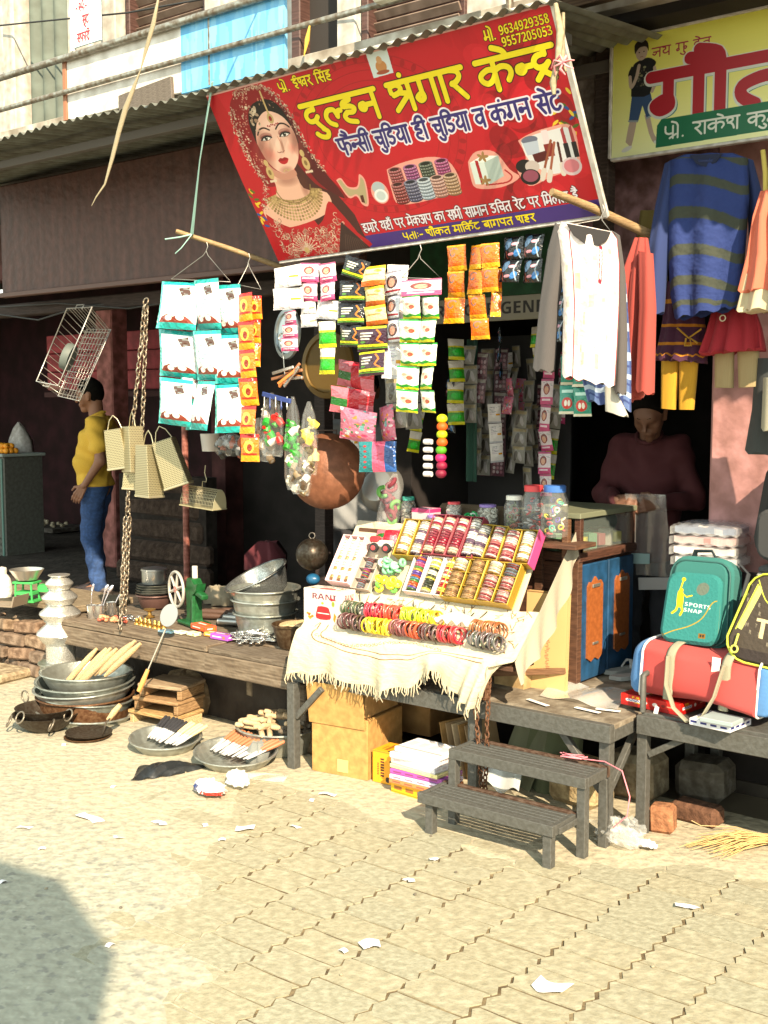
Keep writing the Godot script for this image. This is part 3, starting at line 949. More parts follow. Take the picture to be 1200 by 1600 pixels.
	var cn := thing("street_canopy", "tarpaulin canopy on two bamboo poles across the lane", "canopy", Vector3.ZERO)
	part("tarpaulin", N().prism(PV("-.4,-.45 .36,-.55 .7,-.52 1.3,-.76 1.6,-1.05 1.9,-2.2 -.4,-2.4"), 0.01, Transform3D(Basis(Vector3.RIGHT, -PI / 2), V3(0, 3.6, 0))).done(), M(0.2, 0.25, 0.4, 0.8), cn)
	for q in [V3(1.8, 0, 2.1), V3(-0.3, 0, 2.3)]:
		part("pole", N().tube([q, q + V3(0, 3.59, 0)], 0.035, 8).done(), M(0.35, 0.25, 0.14), cn)

func banner_print() -> Image:
	var W := 1700
	var H := 800
	var im := img(W, H, Color(0.72, 0.07, 0.13))
	var red := Color(0.75, 0.08, 0.14)
	for k in 60:
		var p := V2(rnd(420, 1700), rnd(0, 760))
		fell(im, p.x, p.y, rnd(20, 90), rnd(15, 60), Color(0.6, 0.03, 0.1, 0.16), rnd(0, 3))
	for k in 34:
		var p := V2(rnd(1330, 1700), rnd(40, 740))
		var a := rnd(0, TAU)
		fell(im, p.x, p.y, rnd(40, 90), rnd(30, 60), Color(0.36, 0.02, 0.05, 0.4) if k % 2 else Color(0.8, 0.12, 0.17, 0.5), a)
		fell(im, p.x + 6, p.y - 6, rnd(20, 50), rnd(14, 30), Color(0.88, 0.2, 0.24, 0.22), a)
	for ring in [330, 300, 270, 230]:
		var o := []
		for i in 60:
			o.append(V2(800, 330) + V2(cos(TAU * i / 59) * ring * 1.3, sin(TAU * i / 59) * ring))
		fline(im, o, 3, Color(0.6, 0.05, 0.1))
	for i in 46:
		var q := V2(800, 330) + V2(cos(TAU * i / 46) * 410, sin(TAU * i / 46) * 315)
		fell(im, q.x, q.y, 17, 10, Color(0.6, 0.05, 0.1), TAU * i / 46)
	fpoly(im, PackedVector2Array([V2(490, 742), V2(1700, 736), V2(1700, 800), V2(490, 800)]), Color(0.25, 0.16, 0.46))
	fpoly(im, PV("0,0 60,0 130,260 150,430 30,800 0,800"), Color(0.68, 0.04, 0.1))
	fpoly(im, PV("330,330 470,500 540,640 560,800 380,800 300,600"), Color(0.26, 0.1, 0.09))
	var veil := PackedVector2Array(smooth(V2s("118,440 96,330 88,200 104,80 160,24 240,4 320,22 378,74 410,160 426,250 432,330 470,430 540,560 470,520 400,470 300,300 200,440 118,440"), 4))
	fpoly(im, veil, Color(0.5, 0.03, 0.08))
	fpoly(im, PackedVector2Array(smooth(V2s("380,90 416,190 430,300 474,430 520,560 420,470 384,330 380,90"), 4)), Color(0.3, 0.04, 0.07))
	fpoly(im, PackedVector2Array(smooth(V2s("170,240 178,150 220,90 300,74 360,100 392,170 404,280 380,260 300,130 190,270 170,240"), 4)), Color(0.06, 0.035, 0.035))
	var skin := Color(0.9, 0.72, 0.64)
	fpoly(im, PackedVector2Array(smooth(V2s("178,350 172,470 90,520 40,560 90,640 260,640 420,600 440,520 330,480 316,380 250,400 178,350"), 4)), Color(0.87, 0.68, 0.59))
	var face := PackedVector2Array(smooth(V2s("172,240 180,180 220,132 290,116 350,140 390,200 398,270 372,340 326,386 268,404 216,376 184,320 172,240"), 5))
	fpoly(im, face, skin)
	for k in 9:
		fell(im, 186 - k, 300, 62 - k * 5, 120 - k * 9, Color(0.5, 0.26, 0.22, 0.085), 0.25)
		fell(im, 392 + k, 290, 40 - k * 3, 110 - k * 9, Color(0.5, 0.26, 0.22, 0.085), -0.2)
		fell(im, 222, 306, 42 - k * 4, 34 - k * 3, Color(0.86, 0.4, 0.36, 0.05), 0.4)
		fell(im, 356, 300, 30 - k * 3, 30 - k * 3, Color(0.86, 0.4, 0.36, 0.05), 0.4)
		fell(im, 300, 180, 62 - k * 5, 34 - k * 3, Color(1, 0.9, 0.84, 0.05))
		fell(im, 283, 268, 16 - k, 50 - k * 4, Color(1, 0.9, 0.84, 0.04))
		fell(im, 306, 280, 9 - k * 0.6, 40 - k * 3, Color(0.5, 0.26, 0.2, 0.05), 0.15)
		fell(im, 274, 388, 46 - k * 4, 22 - k * 2, Color(0.5, 0.28, 0.22, 0.06))
		fell(im, 262, 432, 78 - k * 6, 34 - k * 3, Color(0.4, 0.2, 0.16, 0.05))
		fell(im, 340, 470, 26 - k * 2, 70 - k * 5, Color(0.4, 0.2, 0.16, 0.05), 0.2)
	fpoly(im, PackedVector2Array(smooth(V2s("180,330 200,366 250,402 316,392 320,420 250,430 190,400 180,330"), 4)), Color(0.74, 0.52, 0.44))
	fpoly(im, PackedVector2Array(smooth(V2s("172,250 178,170 224,112 300,96 362,124 396,190 350,146 290,124 232,150 192,200 172,250"), 4)), Color(0.07, 0.04, 0.04))
	fline(im, smooth(V2s("196,214 216,194 244,190 270,204"), 5), 7, Color(0.14, 0.07, 0.06))
	fline(im, smooth(V2s("306,206 334,188 362,192 384,210"), 5), 7, Color(0.14, 0.07, 0.06))
	for e in [V2(236, 236), V2(344, 236)]:
		fell(im, e.x, e.y - 9, 35, 17, Color(0.5, 0.24, 0.22, 0.4))
		fell(im, e.x, e.y - 5, 31, 11, Color(0.34, 0.14, 0.14, 0.5))
		var ey := PackedVector2Array()
		for q in smooth(V2s("-29,3 -13,-6 6,-8 27,1 8,8 -12,8 -29,3"), 3):
			ey.append(q + e)
		fpoly(im, ey, Color(0.92, 0.89, 0.86))
		fell(im, e.x - 2, e.y, 9.5, 8.5, Color(0.3, 0.28, 0.24))
		fell(im, e.x - 2, e.y, 5, 5, Color(0.03, 0.03, 0.03))
		fell(im, e.x + 2, e.y - 4, 2.5, 2.5, Color(1, 1, 1))
		fline(im, [e + V2(-31, 4), e + V2(-14, -7), e + V2(8, -9), e + V2(30, 0)], 7, Color(0.08, 0.04, 0.04))
		fline(im, [e + V2(-26, 6), e + V2(-8, 9), e + V2(10, 9), e + V2(27, 2)], 2, Color(0.2, 0.1, 0.09))
	fline(im, smooth(V2s("300,238 304,268 306,290 298,302"), 4), 3, Color(0.7, 0.46, 0.38))
	fline(im, smooth(V2s("266,302 274,308 286,306 298,308 308,301"), 4), 3, Color(0.5, 0.26, 0.22))
	fpoly(im, PackedVector2Array(smooth(V2s("248,341 266,331 279,334 293,331 312,340 296,347 264,347 248,341"), 4)), Color(0.55, 0.04, 0.09))
	fpoly(im, PackedVector2Array(smooth(V2s("250,342 268,345 292,345 311,341 298,356 278,361 260,355 250,342"), 4)), Color(0.68, 0.08, 0.13))
	for k in 150:
		var a := rnd(0, TAU)
		var q := V2(255, 230) + V2(cos(a) * rnd(105, 165), sin(a) * rnd(120, 215))
		if q.x > 176 and q.x < 396 and q.y > 120:
			continue
		if Geometry2D.is_point_in_polygon(q, veil):
			fell(im, q.x, q.y, rnd(2, 6), rnd(1.5, 4), Color(0.82, 0.62, 0.5, rnd(0.3, 0.9)), rnd(0, 3))
	var gold := Color(0.74, 0.63, 0.42)
	var pale := Color(0.83, 0.76, 0.66)
	fline(im, V2s("302,40 300,110 300,150"), 9, gold)
	fell(im, 300, 158, 17, 22, gold)
	fell(im, 300, 158, 8, 11, Color(0.55, 0.1, 0.12))
	for k in 7:
		fell(im, 270 + k * 10, 186 + 3 * sin(k * 2.0), 4, 4, Color(0.6, 0.12, 0.14))
		fell(im, 258 + k * 6, 388 + 4 * cos(k * 1.4), 3, 3, gold)
	for e in [V2(176, 340), V2(396, 330)]:
		fell(im, e.x, e.y, 12, 16, gold)
		fell(im, e.x, e.y + 46, 19, 30, gold)
		for k in 5:
			fell(im, e.x - 16 + k * 8, e.y + 84, 4, 7, pale)
		fell(im, e.x, e.y + 44, 8, 12, Color(0.5, 0.4, 0.24))
	for r in 7:
		for k in 26:
			var a := PI * (0.04 + 0.92 * k / 25.0)
			var q := V2(262 - r * 2, 486) + V2(cos(a) * (112 + r * 9), sin(a) * (44 + r * 15))
			fell(im, q.x, q.y, 7, 6, gold.lerp(Color(0.45, 0.36, 0.2), rnd(0, 0.8)))
	fline(im, smooth(V2s("166,470 190,520 262,540 340,520 372,470"), 6), 5, Color(0.5, 0.4, 0.22))
	fpoly(im, PackedVector2Array(smooth(V2s("50,566 110,620 190,660 270,672 360,640 430,560 470,620 520,720 548,800 62,800 30,700 50,566"), 4)), Color(0.66, 0.05, 0.1))
	for k in 420:
		var p := V2(rnd(60, 520), rnd(600, 796))
		if p.y < 670 and p.x > 120 and p.x < 410 or p.x > 420 + (p.y - 600) * 0.6:
			continue
		var o := []
		var a := rnd(0, TAU)
		for j in 5:
			o.append(p + V2(cos(a + j * 0.9), sin(a + j * 0.9)) * (3 + j * 3.2))
		fline(im, o, 3, pale.lerp(Color(0.5, 0.32, 0.26), rnd(0, 0.9)))
	for k in 14:
		var a := -PI * (0.05 + 0.9 * k / 13.0)
		fline(im, [V2(200, 770), V2(200, 770) + V2(cos(a), sin(a)) * 74], 3, pale)
		fell(im, 200 + cos(a) * 78, 770 + sin(a) * 78, 4, 4, pale)
	fell(im, 200, 768, 15, 15, gold)
	fpoly(im, PV("452,660 560,800 380,800"), Color(0.2, 0.11, 0.1))
	for k in 10:
		fline(im, [V2(420 + k * 14, 800), V2(450 + k * 8, 720 + k * 4)], 2, Color(0.34, 0.24, 0.2))
	for s in [["108,90 92,180 92,260 104,340 124,430 60,540", 12], ["160,30 240,10 320,26 380,80 414,170 430,280 470,420", 9]]:
		var path := smooth(V2s(s[0]), 8)
		for i in path.size():
			var q: Vector2 = path[i]
			for j in 7:
				var o := q + V2(rnd(-s[1], s[1]), rnd(-s[1], s[1])) * 1.5
				fell(im, o.x, o.y, rnd(2, 6), rnd(1.5, 4), pale.lerp(Color(0.45, 0.25, 0.22), rnd(0, 0.8)), rnd(0, 3))
	for k in 60:
		var a := rnd(0.55, 1.0) * PI
		var q := V2(250, 240) + V2(cos(a) * rnd(100, 150), -sin(a) * rnd(130, 220))
		fell(im, q.x, q.y, rnd(2, 5), rnd(2, 4), pale.lerp(Color(0.5, 0.2, 0.2), rnd(0, 0.7)))
	for k in 24:
		fell(im, rnd(190, 240), rnd(80, 200), rnd(3, 8), rnd(4, 12), pale.lerp(Color(0.45, 0.3, 0.22), rnd(0, 0.8)), rnd(0, 3))
	for k in 34:
		var l := k < 12
		var p := V2(rnd(6, 40), rnd(430, 640)) if l else V2(rnd(1580, 1690), rnd(300, 480))
		fell(im, p.x, p.y, 15, 6, [Color(0.82, 0.7, 0.12), Color(0.85, 0.74, 0.2), Color(0.14, 0.3, 0.55), Color(0.3, 0.38, 0.12)][k % 4], rnd(0, 3))
	fpoly(im, PV("888,6 990,4 984,100 884,102"), Color(0.78, 0.83, 0.84))
	fell(im, 937, 66, 26, 24, Color(0.72, 0.5, 0.3))
	fell(im, 937, 40, 13, 15, Color(0.76, 0.58, 0.4))
	fell(im, 937, 88, 32, 8, Color(0.6, 0.3, 0.2))
	var rim := Color(0.86, 0.6, 0.55)
	var cl := PackedVector2Array(smooth(V2s("512,474 540,470 558,510 600,520 622,500 640,468 660,496 650,560 630,610 600,600 585,560 540,560 512,474"), 4))
	fpoly(im, cl, rim)
	fpoly(im, PackedVector2Array(smooth(V2s("518,480 536,478 556,518 600,530 628,506 640,482 652,500 642,556 626,600 606,590 590,552 545,552 518,480"), 4)), Color(0.66, 0.6, 0.46))
	fpoly(im, PV("604,560 622,560 618,596 602,590"), Color(0.3, 0.12, 0.08))
	fell(im, 716, 562, 46, 50, rim)
	fell(im, 716, 540, 34, 26, Color(0.66, 0.7, 0.72))
	fell(im, 716, 576, 36, 30, Color(0.86, 0.88, 0.88))
	fell(im, 716, 576, 24, 20, Color(0.74, 0.78, 0.78))
	fpoly(im, PackedVector2Array(smooth(V2s("792,470 900,452 1040,456 1110,500 1116,600 1000,626 800,628 780,560 792,470"), 4)), rim)
	var bc := [Color(0.55, 0.2, 0.22), Color(0.55, 0.22, 0.45), Color(0.24, 0.28, 0.22), Color(0.6, 0.2, 0.42), Color(0.5, 0.16, 0.16), Color(0.3, 0.3, 0.42), Color(0.62, 0.68, 0.74), Color(0.7, 0.5, 0.45), Color(0.66, 0.5, 0.36)]
	for k in 9:
		var top := k < 4
		var cx := 830.0 + k * 78 if top else 820.0 + (k - 4) * 66
		var cy := 470.0 if top else 534.0
		for r in (5 if top else 6):
			fell(im, cx, cy + 66 - r * 13 if top else cy + 84 - r * 14, 34, 12, bc[k].darkened(0.35))
			fell(im, cx, cy + 60 - r * 13 if top else cy + 78 - r * 14, 34, 12, bc[k].lightened(0.05 * r))
			for j in 5:
				fell(im, cx - 26 + j * 13, (cy + 66 - r * 13 if top else cy + 84 - r * 14), 3, 2, bc[k].lightened(0.5))
		fell(im, cx, cy + 6 if top else cy + 6, 24, 7, bc[k].darkened(0.6))
	fpoly(im, PackedVector2Array(smooth(V2s("1190,500 1240,466 1320,480 1360,560 1390,600 1300,626 1190,612 1180,560 1190,500"), 4)), rim)
	fpoly(im, PV("1196,506 1262,514 1258,606 1192,596"), Color(0.82, 0.86, 0.84))
	fpoly(im, PV("1262,514 1330,498 1328,582 1258,606"), Color(0.68, 0.74, 0.72))
	fpoly(im, PV("1196,506 1262,486 1330,498 1262,514"), Color(0.9, 0.92, 0.9))
	fpoly(im, PV("1222,500 1236,504 1232,602 1218,600"), Color(0.65, 0.1, 0.14))
	fline(im, smooth(V2s("1340,560 1360,590 1330,610 1240,606"), 5), 6, Color(0.65, 0.1, 0.14))
	for e in [V2(1262, 492), V2(1240, 588)]:
		for j in 5:
			fell(im, e.x + cos(j * 1.26) * 14, e.y + sin(j * 1.26) * 10, 13, 6, Color(0.6, 0.46, 0.28), j * 1.26)
	fpoly(im, PackedVector2Array(smooth(V2s("1430,456 1480,440 1560,430 1660,440 1660,560 1640,600 1520,620 1420,640 1390,560 1440,530 1430,456"), 4)), rim)
	fpoly(im, PackedVector2Array(smooth(V2s("1440,462 1486,448 1560,442 1650,450 1648,560 1600,600 1520,606 1450,540 1440,462"), 4)), Color(0.84, 0.84, 0.85))
	fell(im, 1476, 462, 34, 15, Color(0.4, 0.42, 0.5))
	fpoly(im, PV("1444,470 1508,470 1502,520 1450,520"), Color(0.7, 0.74, 0.8))
	fpoly(im, PV("1530,436 1556,436 1556,490 1530,490"), Color(0.86, 0.8, 0.82))
	fpoly(im, PV("1526,490 1564,490 1562,540 1526,540"), Color(0.5, 0.14, 0.14))
	fpoly(im, PV("1470,520 1530,514 1532,550 1474,556"), Color(0.32, 0.1, 0.1))
	for e in [1606, 1640]:
		fpoly(im, PackedVector2Array([V2(e, 500), V2(e + 20, 500), V2(e + 20, 560), V2(e, 560)]), Color(0.12, 0.1, 0.12))
		fpoly(im, PackedVector2Array([V2(e + 3, 446), V2(e + 16, 436), V2(e + 17, 500), V2(e + 3, 500)]), Color(0.62, 0.22, 0.24))
	for e in [[V2(1560, 480), V2(1500, 590), Color(0.55, 0.3, 0.2)], [V2(1572, 490), V2(1524, 600), Color(0.6, 0.34, 0.25)], [V2(1586, 494), V2(1580, 580), Color(0.3, 0.12, 0.1)]]:
		fline(im, [e[0], e[1]], 10, e[2])
		fline(im, [e[1], e[1] + (e[1] - e[0]).normalized() * 34], 22, Color(0.82, 0.78, 0.74))
	fell(im, 1424, 560, 36, 28, Color(0.1, 0.08, 0.09))
	fell(im, 1456, 566, 30, 24, Color(0.75, 0.7, 0.68))
	fell(im, 1436, 606, 42, 32, Color(0.08, 0.06, 0.07))
	fell(im, 1438, 602, 33, 24, Color(0.55, 0.28, 0.36))
	fell(im, 1618, 592, 42, 36, Color(0.8, 0.72, 0.74))
	fell(im, 1618, 590, 32, 26, Color(0.78, 0.46, 0.5))
	var yel := Color(0.9, 0.82, 0.1)
	var ink := Color(0.2, 0.05, 0.02)
	var blue := Color(0.19, 0.15, 0.42)
	var wht := Color(0.86, 0.84, 0.88)
	dev(im, "p Y o . / ii shv r / i s M h", V2(404, 28), 38, 286, 7, yel, ink, 2.5)
	dev(im, "m o .", V2(1412, 36), 38, 50, 7, yel, ink, 2.5)
	for q in [V2(2, 2), V2(-2, 2), V2(0, -2), V2(2, -1)]:
		latin(im, "9634929358", V2(1478, 66) + q, 34, ink, 0.78)
		latin(im, "9557205053", V2(1478, 108) + q, 34, ink, 0.78)
	latin(im, "9634929358", V2(1478, 66), 34, yel, 0.78)
	latin(im, "9557205053", V2(1478, 108), 34, yel, 0.78)
	dev(im, "d U l_ h n / shr M g A r / k e n_ dr", V2(478, 140), 112, 1183, 22, yel, ink, 4)
	dev(im, "ph ai n_ s I / ch U i D y A / h I / ch U i D y A / v / k M g n / s e T", V2(590, 308), 68, 1050, 12, blue, wht, 7)
	dev(im, "h m A r e M / y h A MM / p r / m e k a p / k A / s bh I / s A m A n / u i ch t / r e T / p r / i m l t A / h ai", V2(556, 688), 40, 1056, 6.5, wht, Color(0.3, 0.03, 0.06), 3)
	dev(im, "p t A H - / sh au k t / m A i k R T / b A g p t / sh h r", V2(752, 756), 30, 653, 6, yel, Color(0.15, 0.05, 0.2), 1.5)
	im.fill_rect(Rect2i(0, 0, W, 7), Color(0.8, 0.62, 0.6))
	return im

func yellow_print() -> Image:
	var im := img(1240, 455, Color(0.8, 0.78, 0.3))
	for y in 455:
		im.fill_rect(Rect2i(0, y, 1240, 1), Color(0.84, 0.82, 0.32).lerp(Color(0.92, 0.93, 0.7), y / 455.0))
	var sk := Color(0.7, 0.62, 0.56)
	fpoly(im, PackedVector2Array(smooth(V2s("60,400 74,330 90,300 108,310 96,380 84,425"), 4)), sk)
	fpoly(im, PackedVector2Array(smooth(V2s("140,310 158,300 180,380 200,412 180,418 160,380"), 4)), sk)
	fell(im, 66, 428, 24, 9, Color(0.82, 0.82, 0.8), -0.3)
	fell(im, 198, 420, 18, 8, Color(0.82, 0.82, 0.8), 0.3)
	fpoly(im, PV("84,222 164,226 184,310 150,322 130,268 112,330 72,324"), Color(0.2, 0.3, 0.45))
	fline(im, V2s("72,320 110,326"), 7, Color(0.55, 0.6, 0.62))
	fline(im, V2s("150,320 182,308"), 7, Color(0.55, 0.6, 0.62))
	fpoly(im, PackedVector2Array(smooth(V2s("80,226 84,120 104,96 150,88 184,110 172,140 160,230 80,226"), 3)), Color(0.09, 0.09, 0.1))
	for k in 26:
		fell(im, rnd(102, 146), rnd(120, 200), rnd(2, 7), rnd(2, 5), Color(0.55, 0.55, 0.4).lerp(Color(0.2, 0.2, 0.2), rnd(0, 1)))
	fpoly(im, PackedVector2Array(smooth(V2s("80,110 66,140 78,180 96,150 106,120"), 3)), Color(0.12, 0.12, 0.12))
	fline(im, smooth(V2s("74,150 80,190 100,160 112,112"), 4), 14, sk)
	fline(im, smooth(V2s("178,130 186,180 170,220"), 4), 13, sk)
	fell(im, 122, 62, 25, 32, sk)
	fpoly(im, PackedVector2Array(smooth(V2s("94,66 92,30 118,14 146,26 152,62 140,44 112,44 94,66"), 4)), Color(0.12, 0.09, 0.08))
	fell(im, 112, 62, 3, 2, Color(0.1, 0.08, 0.08))
	fell(im, 132, 61, 3, 2, Color(0.1, 0.08, 0.08))
	fline(im, V2s("116,80 128,80"), 2, Color(0.5, 0.25, 0.22))
	var mag := Color(0.6, 0.12, 0.26)
	dev(im, "j y / g U ru / d e v", V2(166, 58), 34, 240, 5, mag)
	var big := "g au t m"
	dev(im, big, V2(172, 178), 168, 790, 50, Color(0.24, 0.5, 0.5))
	dev(im, big, V2(164, 172), 168, 790, 60, Color(0.8, 0.82, 0.8))
	dev(im, big, V2(164, 168), 168, 790, 46, Color(0.64, 0.1, 0.16))
	fpoly(im, PackedVector2Array([V2(190, 440), V2(194, 356), V2(212, 334), V2(1240, 330), V2(1240, 432)]), Color(0.06, 0.4, 0.27))
	dev(im, "p Y o . / r A k e sh / k U m A r", V2(220, 366), 46, 520, 8, Color(0.85, 0.86, 0.82))
	return im

func build_signs() -> void:
	var tl := V3(-3.764, 3.035, -3.53)
	var tr := V3(-2.068, 3.068, -3.53)
	var bl := V3(-3.764, 2.378, -3.973)
	var br := V3(-2.068, 2.416, -3.947)
	var b := thing("shop_banner", "large red bridal shop banner with a bride's portrait and yellow Hindi title", "banner", Vector3.ZERO)
	var f := func(u: float, v: float) -> Vector3:
		var p := tl.lerp(tr, u).lerp(bl.lerp(br, u), v)
		return p + V3(0, -0.4, 1.0).normalized() * (0.006 * sin(u * 9.0 + v * 2.0) + 0.004 * sin(u * 23.0 + v * 5.0)) * sin(PI * v)
	var bm := MI(banner_print(), 0.42)
	part("printed_sheet", N().sheet(f, 40, 14, V3(0, 0, 0.0015)).done(), bm, b)
	var fw := M(0.62, 0.6, 0.58, 0.5, 0, "grime", 3)
	part("frame_edge", N().bar(tr + V3(0.008, 0.01, 0.002), br + V3(0.008, -0.01, 0.002), 0.022, 0.016).done(), fw, b)
	part("frame_edge", N().bar(tl + V3(0, 0.01, -0.012), tr + V3(0, 0.01, -0.012), 0.02, 0.016).done(), fw, b)
	part("frame_edge", N().bar(bl + V3(0, -0.004, -0.014), br + V3(0, -0.004, -0.014), 0.02, 0.016).done(), fw, b)
	part("frame_edge", N().bar(tl + V3(0.008, 0, -0.014), bl + V3(0.008, 0, -0.014), 0.02, 0.016).done(), fw, b)
	var bam := M(0.5, 0.36, 0.19, 0.7, 0, "wood", 4, "bump", 0.3)
	var sa := V3(-4.184, 2.524, -3.72)
	var sb := V3(-3.868, 2.376, -4.06)
	solo("bamboo_stick", N().tube([sa, sa.lerp(sb, 0.5) + V3(0, 0.004, 0), sb, sb + (sb - sa) * 0.6], [0.011, 0.012, 0.013, 0.014], 8).done(), bam, "bamboo stick poking out below the brown hood, hangers on it", "stick")
	var ra := V3(-2.164, 2.476, -3.72)
	var rb := V3(-2.012, 2.372, -4.16)
	solo("bamboo_stick", N().tube([ra, ra.lerp(rb, 0.4) + V3(0, 0.006, 0), rb, rb + (rb - ra) * 0.3], [0.015, 0.017, 0.019, 0.019], 8).done(), bam, "stout bamboo stick in front of the banner's lower right corner", "stick")
	var cord := M(0.3, 0.5, 0.45, 0.7)
	var ct := V3(-3.696, 3.075, -3.5)
	var ce := V3(-4.118, 2.508, -3.76)
	var cm := N()
	for k in 3:
		cm.tube([ct + V3(0.004 * k, 0, 0), ct.lerp(ce, 0.5) + V3(0.012 * (k - 1), 0, 0.01 * k), ce + V3(0.008 * (k - 1), 0, 0)], 0.0028, 5)
	cm.tube([ce, ce + V3(-0.05, -0.012, 0.03), V3(-4.238, 2.489, -3.7)], 0.004, 5)
	cm.tube([ce, V3(-4.15, 2.442, -3.72), V3(-4.191, 2.421, -3.72)], 0.0028, 5)
	solo("green_twine", cm.done(), cord, "pale green cord holding the left bamboo stick to the awning", "cord")
	var st := N()
	st.tube([V3(-2.019, 3.04, -3.48), V3(-1.992, 2.942, -3.47), V3(-2.001, 2.851, -3.47), V3(-2.019, 2.781, -3.47), V3(-2.014, 2.743, -3.47)], [0.008, 0.014, 0.01, 0.012, 0.006], 6)
	st.tube([V3(-1.995, 3.009, -3.49), V3(-1.992, 2.862, -3.48), V3(-1.977, 2.813, -3.48)], [0.006, 0.01, 0.004], 6)
	solo("rag_tie", st.done(), M(0.42, 0.36, 0.24, 0.9, 0, "grime", 6), "twisted straw-coloured rag tied at the banner's top right edge", "rag")
	var kn := N()
	for k in 7:
		var a := k * 0.9
		kn.tube([V3(-1.975, 2.838, -3.46), V3(-1.975, 2.838, -3.46) + V3(cos(a) * 0.03, sin(a) * 0.022, 0.01), V3(-1.975, 2.838, -3.46) + V3(cos(a + 0.4) * 0.045, sin(a + 0.4) * 0.03 - 0.012, 0.0)], [0.008, 0.007, 0.003], 5, false, 0.5)
	solo("ribbon_knot", kn.done(), M(0.72, 0.3, 0.32, 0.7), "small pink ribbon knotted on the banner's right edge", "ribbon")
	var rp := [V3(-3.799, 3.379, -3.3), V3(-3.829, 3.293, -3.3), V3(-3.88, 3.194, -3.3), V3(-3.915, 3.122, -3.3), V3(-3.968, 3.047, -3.3), V3(-4.02, 2.975, -3.3), V3(-4.066, 2.888, -3.3), V3(-4.113, 2.786, -3.3), V3(-4.169, 2.676, -3.3), V3(-4.233, 2.627, -3.3), V3(-4.266, 2.592, -3.3)]
	rp.push_front(rp[0] + V3(0.01, 0.5, -0.8))
	solo("hanging_rag", N().tube(rp, [0.007, 0.007, 0.013, 0.011, 0.003, 0.012, 0.016, 0.014, 0.012, 0.006, 0.004, 0.0015], 7, false, 0.55).done(), M(0.42, 0.36, 0.24, 0.9, 0, "fine", 9, "bump", 0.8), "long twisted dry straw rag hanging in front of the grey awning", "rag")
	solo("tassel", N().tube([V3(-3.63, 3.431, -4.05), V3(-3.646, 3.372, -4.05), V3(-3.666, 3.302, -4.05)], [0.004, 0.012, 0.002], 6).done(), M(0.6, 0.38, 0.06, 0.8), "small orange dried marigold tassel on the balcony pipe", "tassel")
	var y0 := V3(-2.254, 3.172, -4.36)
	var y1 := V3(-2.257, 2.709, -4.36)
	var w: float = 1.257
	var h: float = y0.y - y1.y
	var yb := thing("shop_sign", "yellow shop sign with a boy's picture and big red Hindi letters", "sign", V3(y0.x + w / 2, (y0.y + y1.y) / 2, -4.36))
	part("printed_board", N().box(Vector3.ZERO, V3(w, h, 0.02)).done(), MI(yellow_print(), 0.5), yb)
	part("frame_edge", N().box(V3(0, -h / 2 - 0.006, 0.004), V3(w, 0.012, 0.03)).done(), fw, yb)
	part("frame_edge", N().box(V3(0, h / 2 + 0.006, 0.004), V3(w, 0.012, 0.03)).done(), fw, yb)
	part("frame_edge", N().box(V3(-w / 2 - 0.006, 0, 0.004), V3(0.012, h, 0.03)).done(), fw, yb)
	var gi := img(640, 110, Color(0.5, 0.48, 0.42))
	latin(gi, "SHRINGAR GENERAL", V2(20, 82), 56, Color(0.1, 0.09, 0.09), 0.86)
	var g0 := V3(-3.384, 2.172, -4.75)
	solo("inner_sign", N().box(g0 + V3(0.27, 0.0, 0), V3(0.9, 0.115, 0.015)).done(), MI(gi, 0.6), "grey board with black English capitals inside the bridal shop", "sign")
	solo("green_board", N().box(V3(-3.348, 2.402, -4.95) + V3(0.1, 0.05, 0), V3(0.95, 0.4, 0.03)).done(), M(0.015, 0.09, 0.03, 0.7, 0, "grime", 2), "dark green painted board above the inner English sign", "board")

# ---------- things that hang in front of the shops ----------
func pillow(w: float, h: float, d: float) -> ArrayMesh:
	var key := "pillow_%.4f_%.4f" % [w, h]
	if mats.has(key):
		return mats[key]
	var f := func(u: float, v: float) -> Vector3:
		var e := (1.0 - pow(absf(u * 2 - 1), 3.0)) * (1.0 - pow(absf(v * 2 - 1), 4.0))
		return V3((u - 0.5) * w * (1.0 - 0.05 * sin(v * PI)), -v * h, d * e + 0.0015 * sin(u * 9 + v * 14.0))
	var mb := N()
	mb.g = 1
	var nu := 6
	var nv := 7
	for sd in 2:
		mb.s.set_smooth_group(5 + sd)
		for j in nv:
			for i in nu:
				var q := []
				for c in [[0, 0], [1, 0], [1, 1], [0, 1]]:
					var p: Vector3 = f.call(float(i + c[0]) / nu, float(j + c[1]) / nv)
					if sd:
						p.z = -p.z * 0.8
					q.append(p)
				var u0 := V2(float(i) / nu, float(j) / nv)
				var u1 := V2(float(i + 1) / nu, float(j + 1) / nv)
				if sd:
					mb.quad(q[1], q[0], q[3], q[2], V2(u1.x, u0.y), V2(u0.x, u1.y))
				else:
					mb.quad(q[0], q[1], q[2], q[3], u0, u1)
	var m := mb.done()
	mats[key] = m
	return m

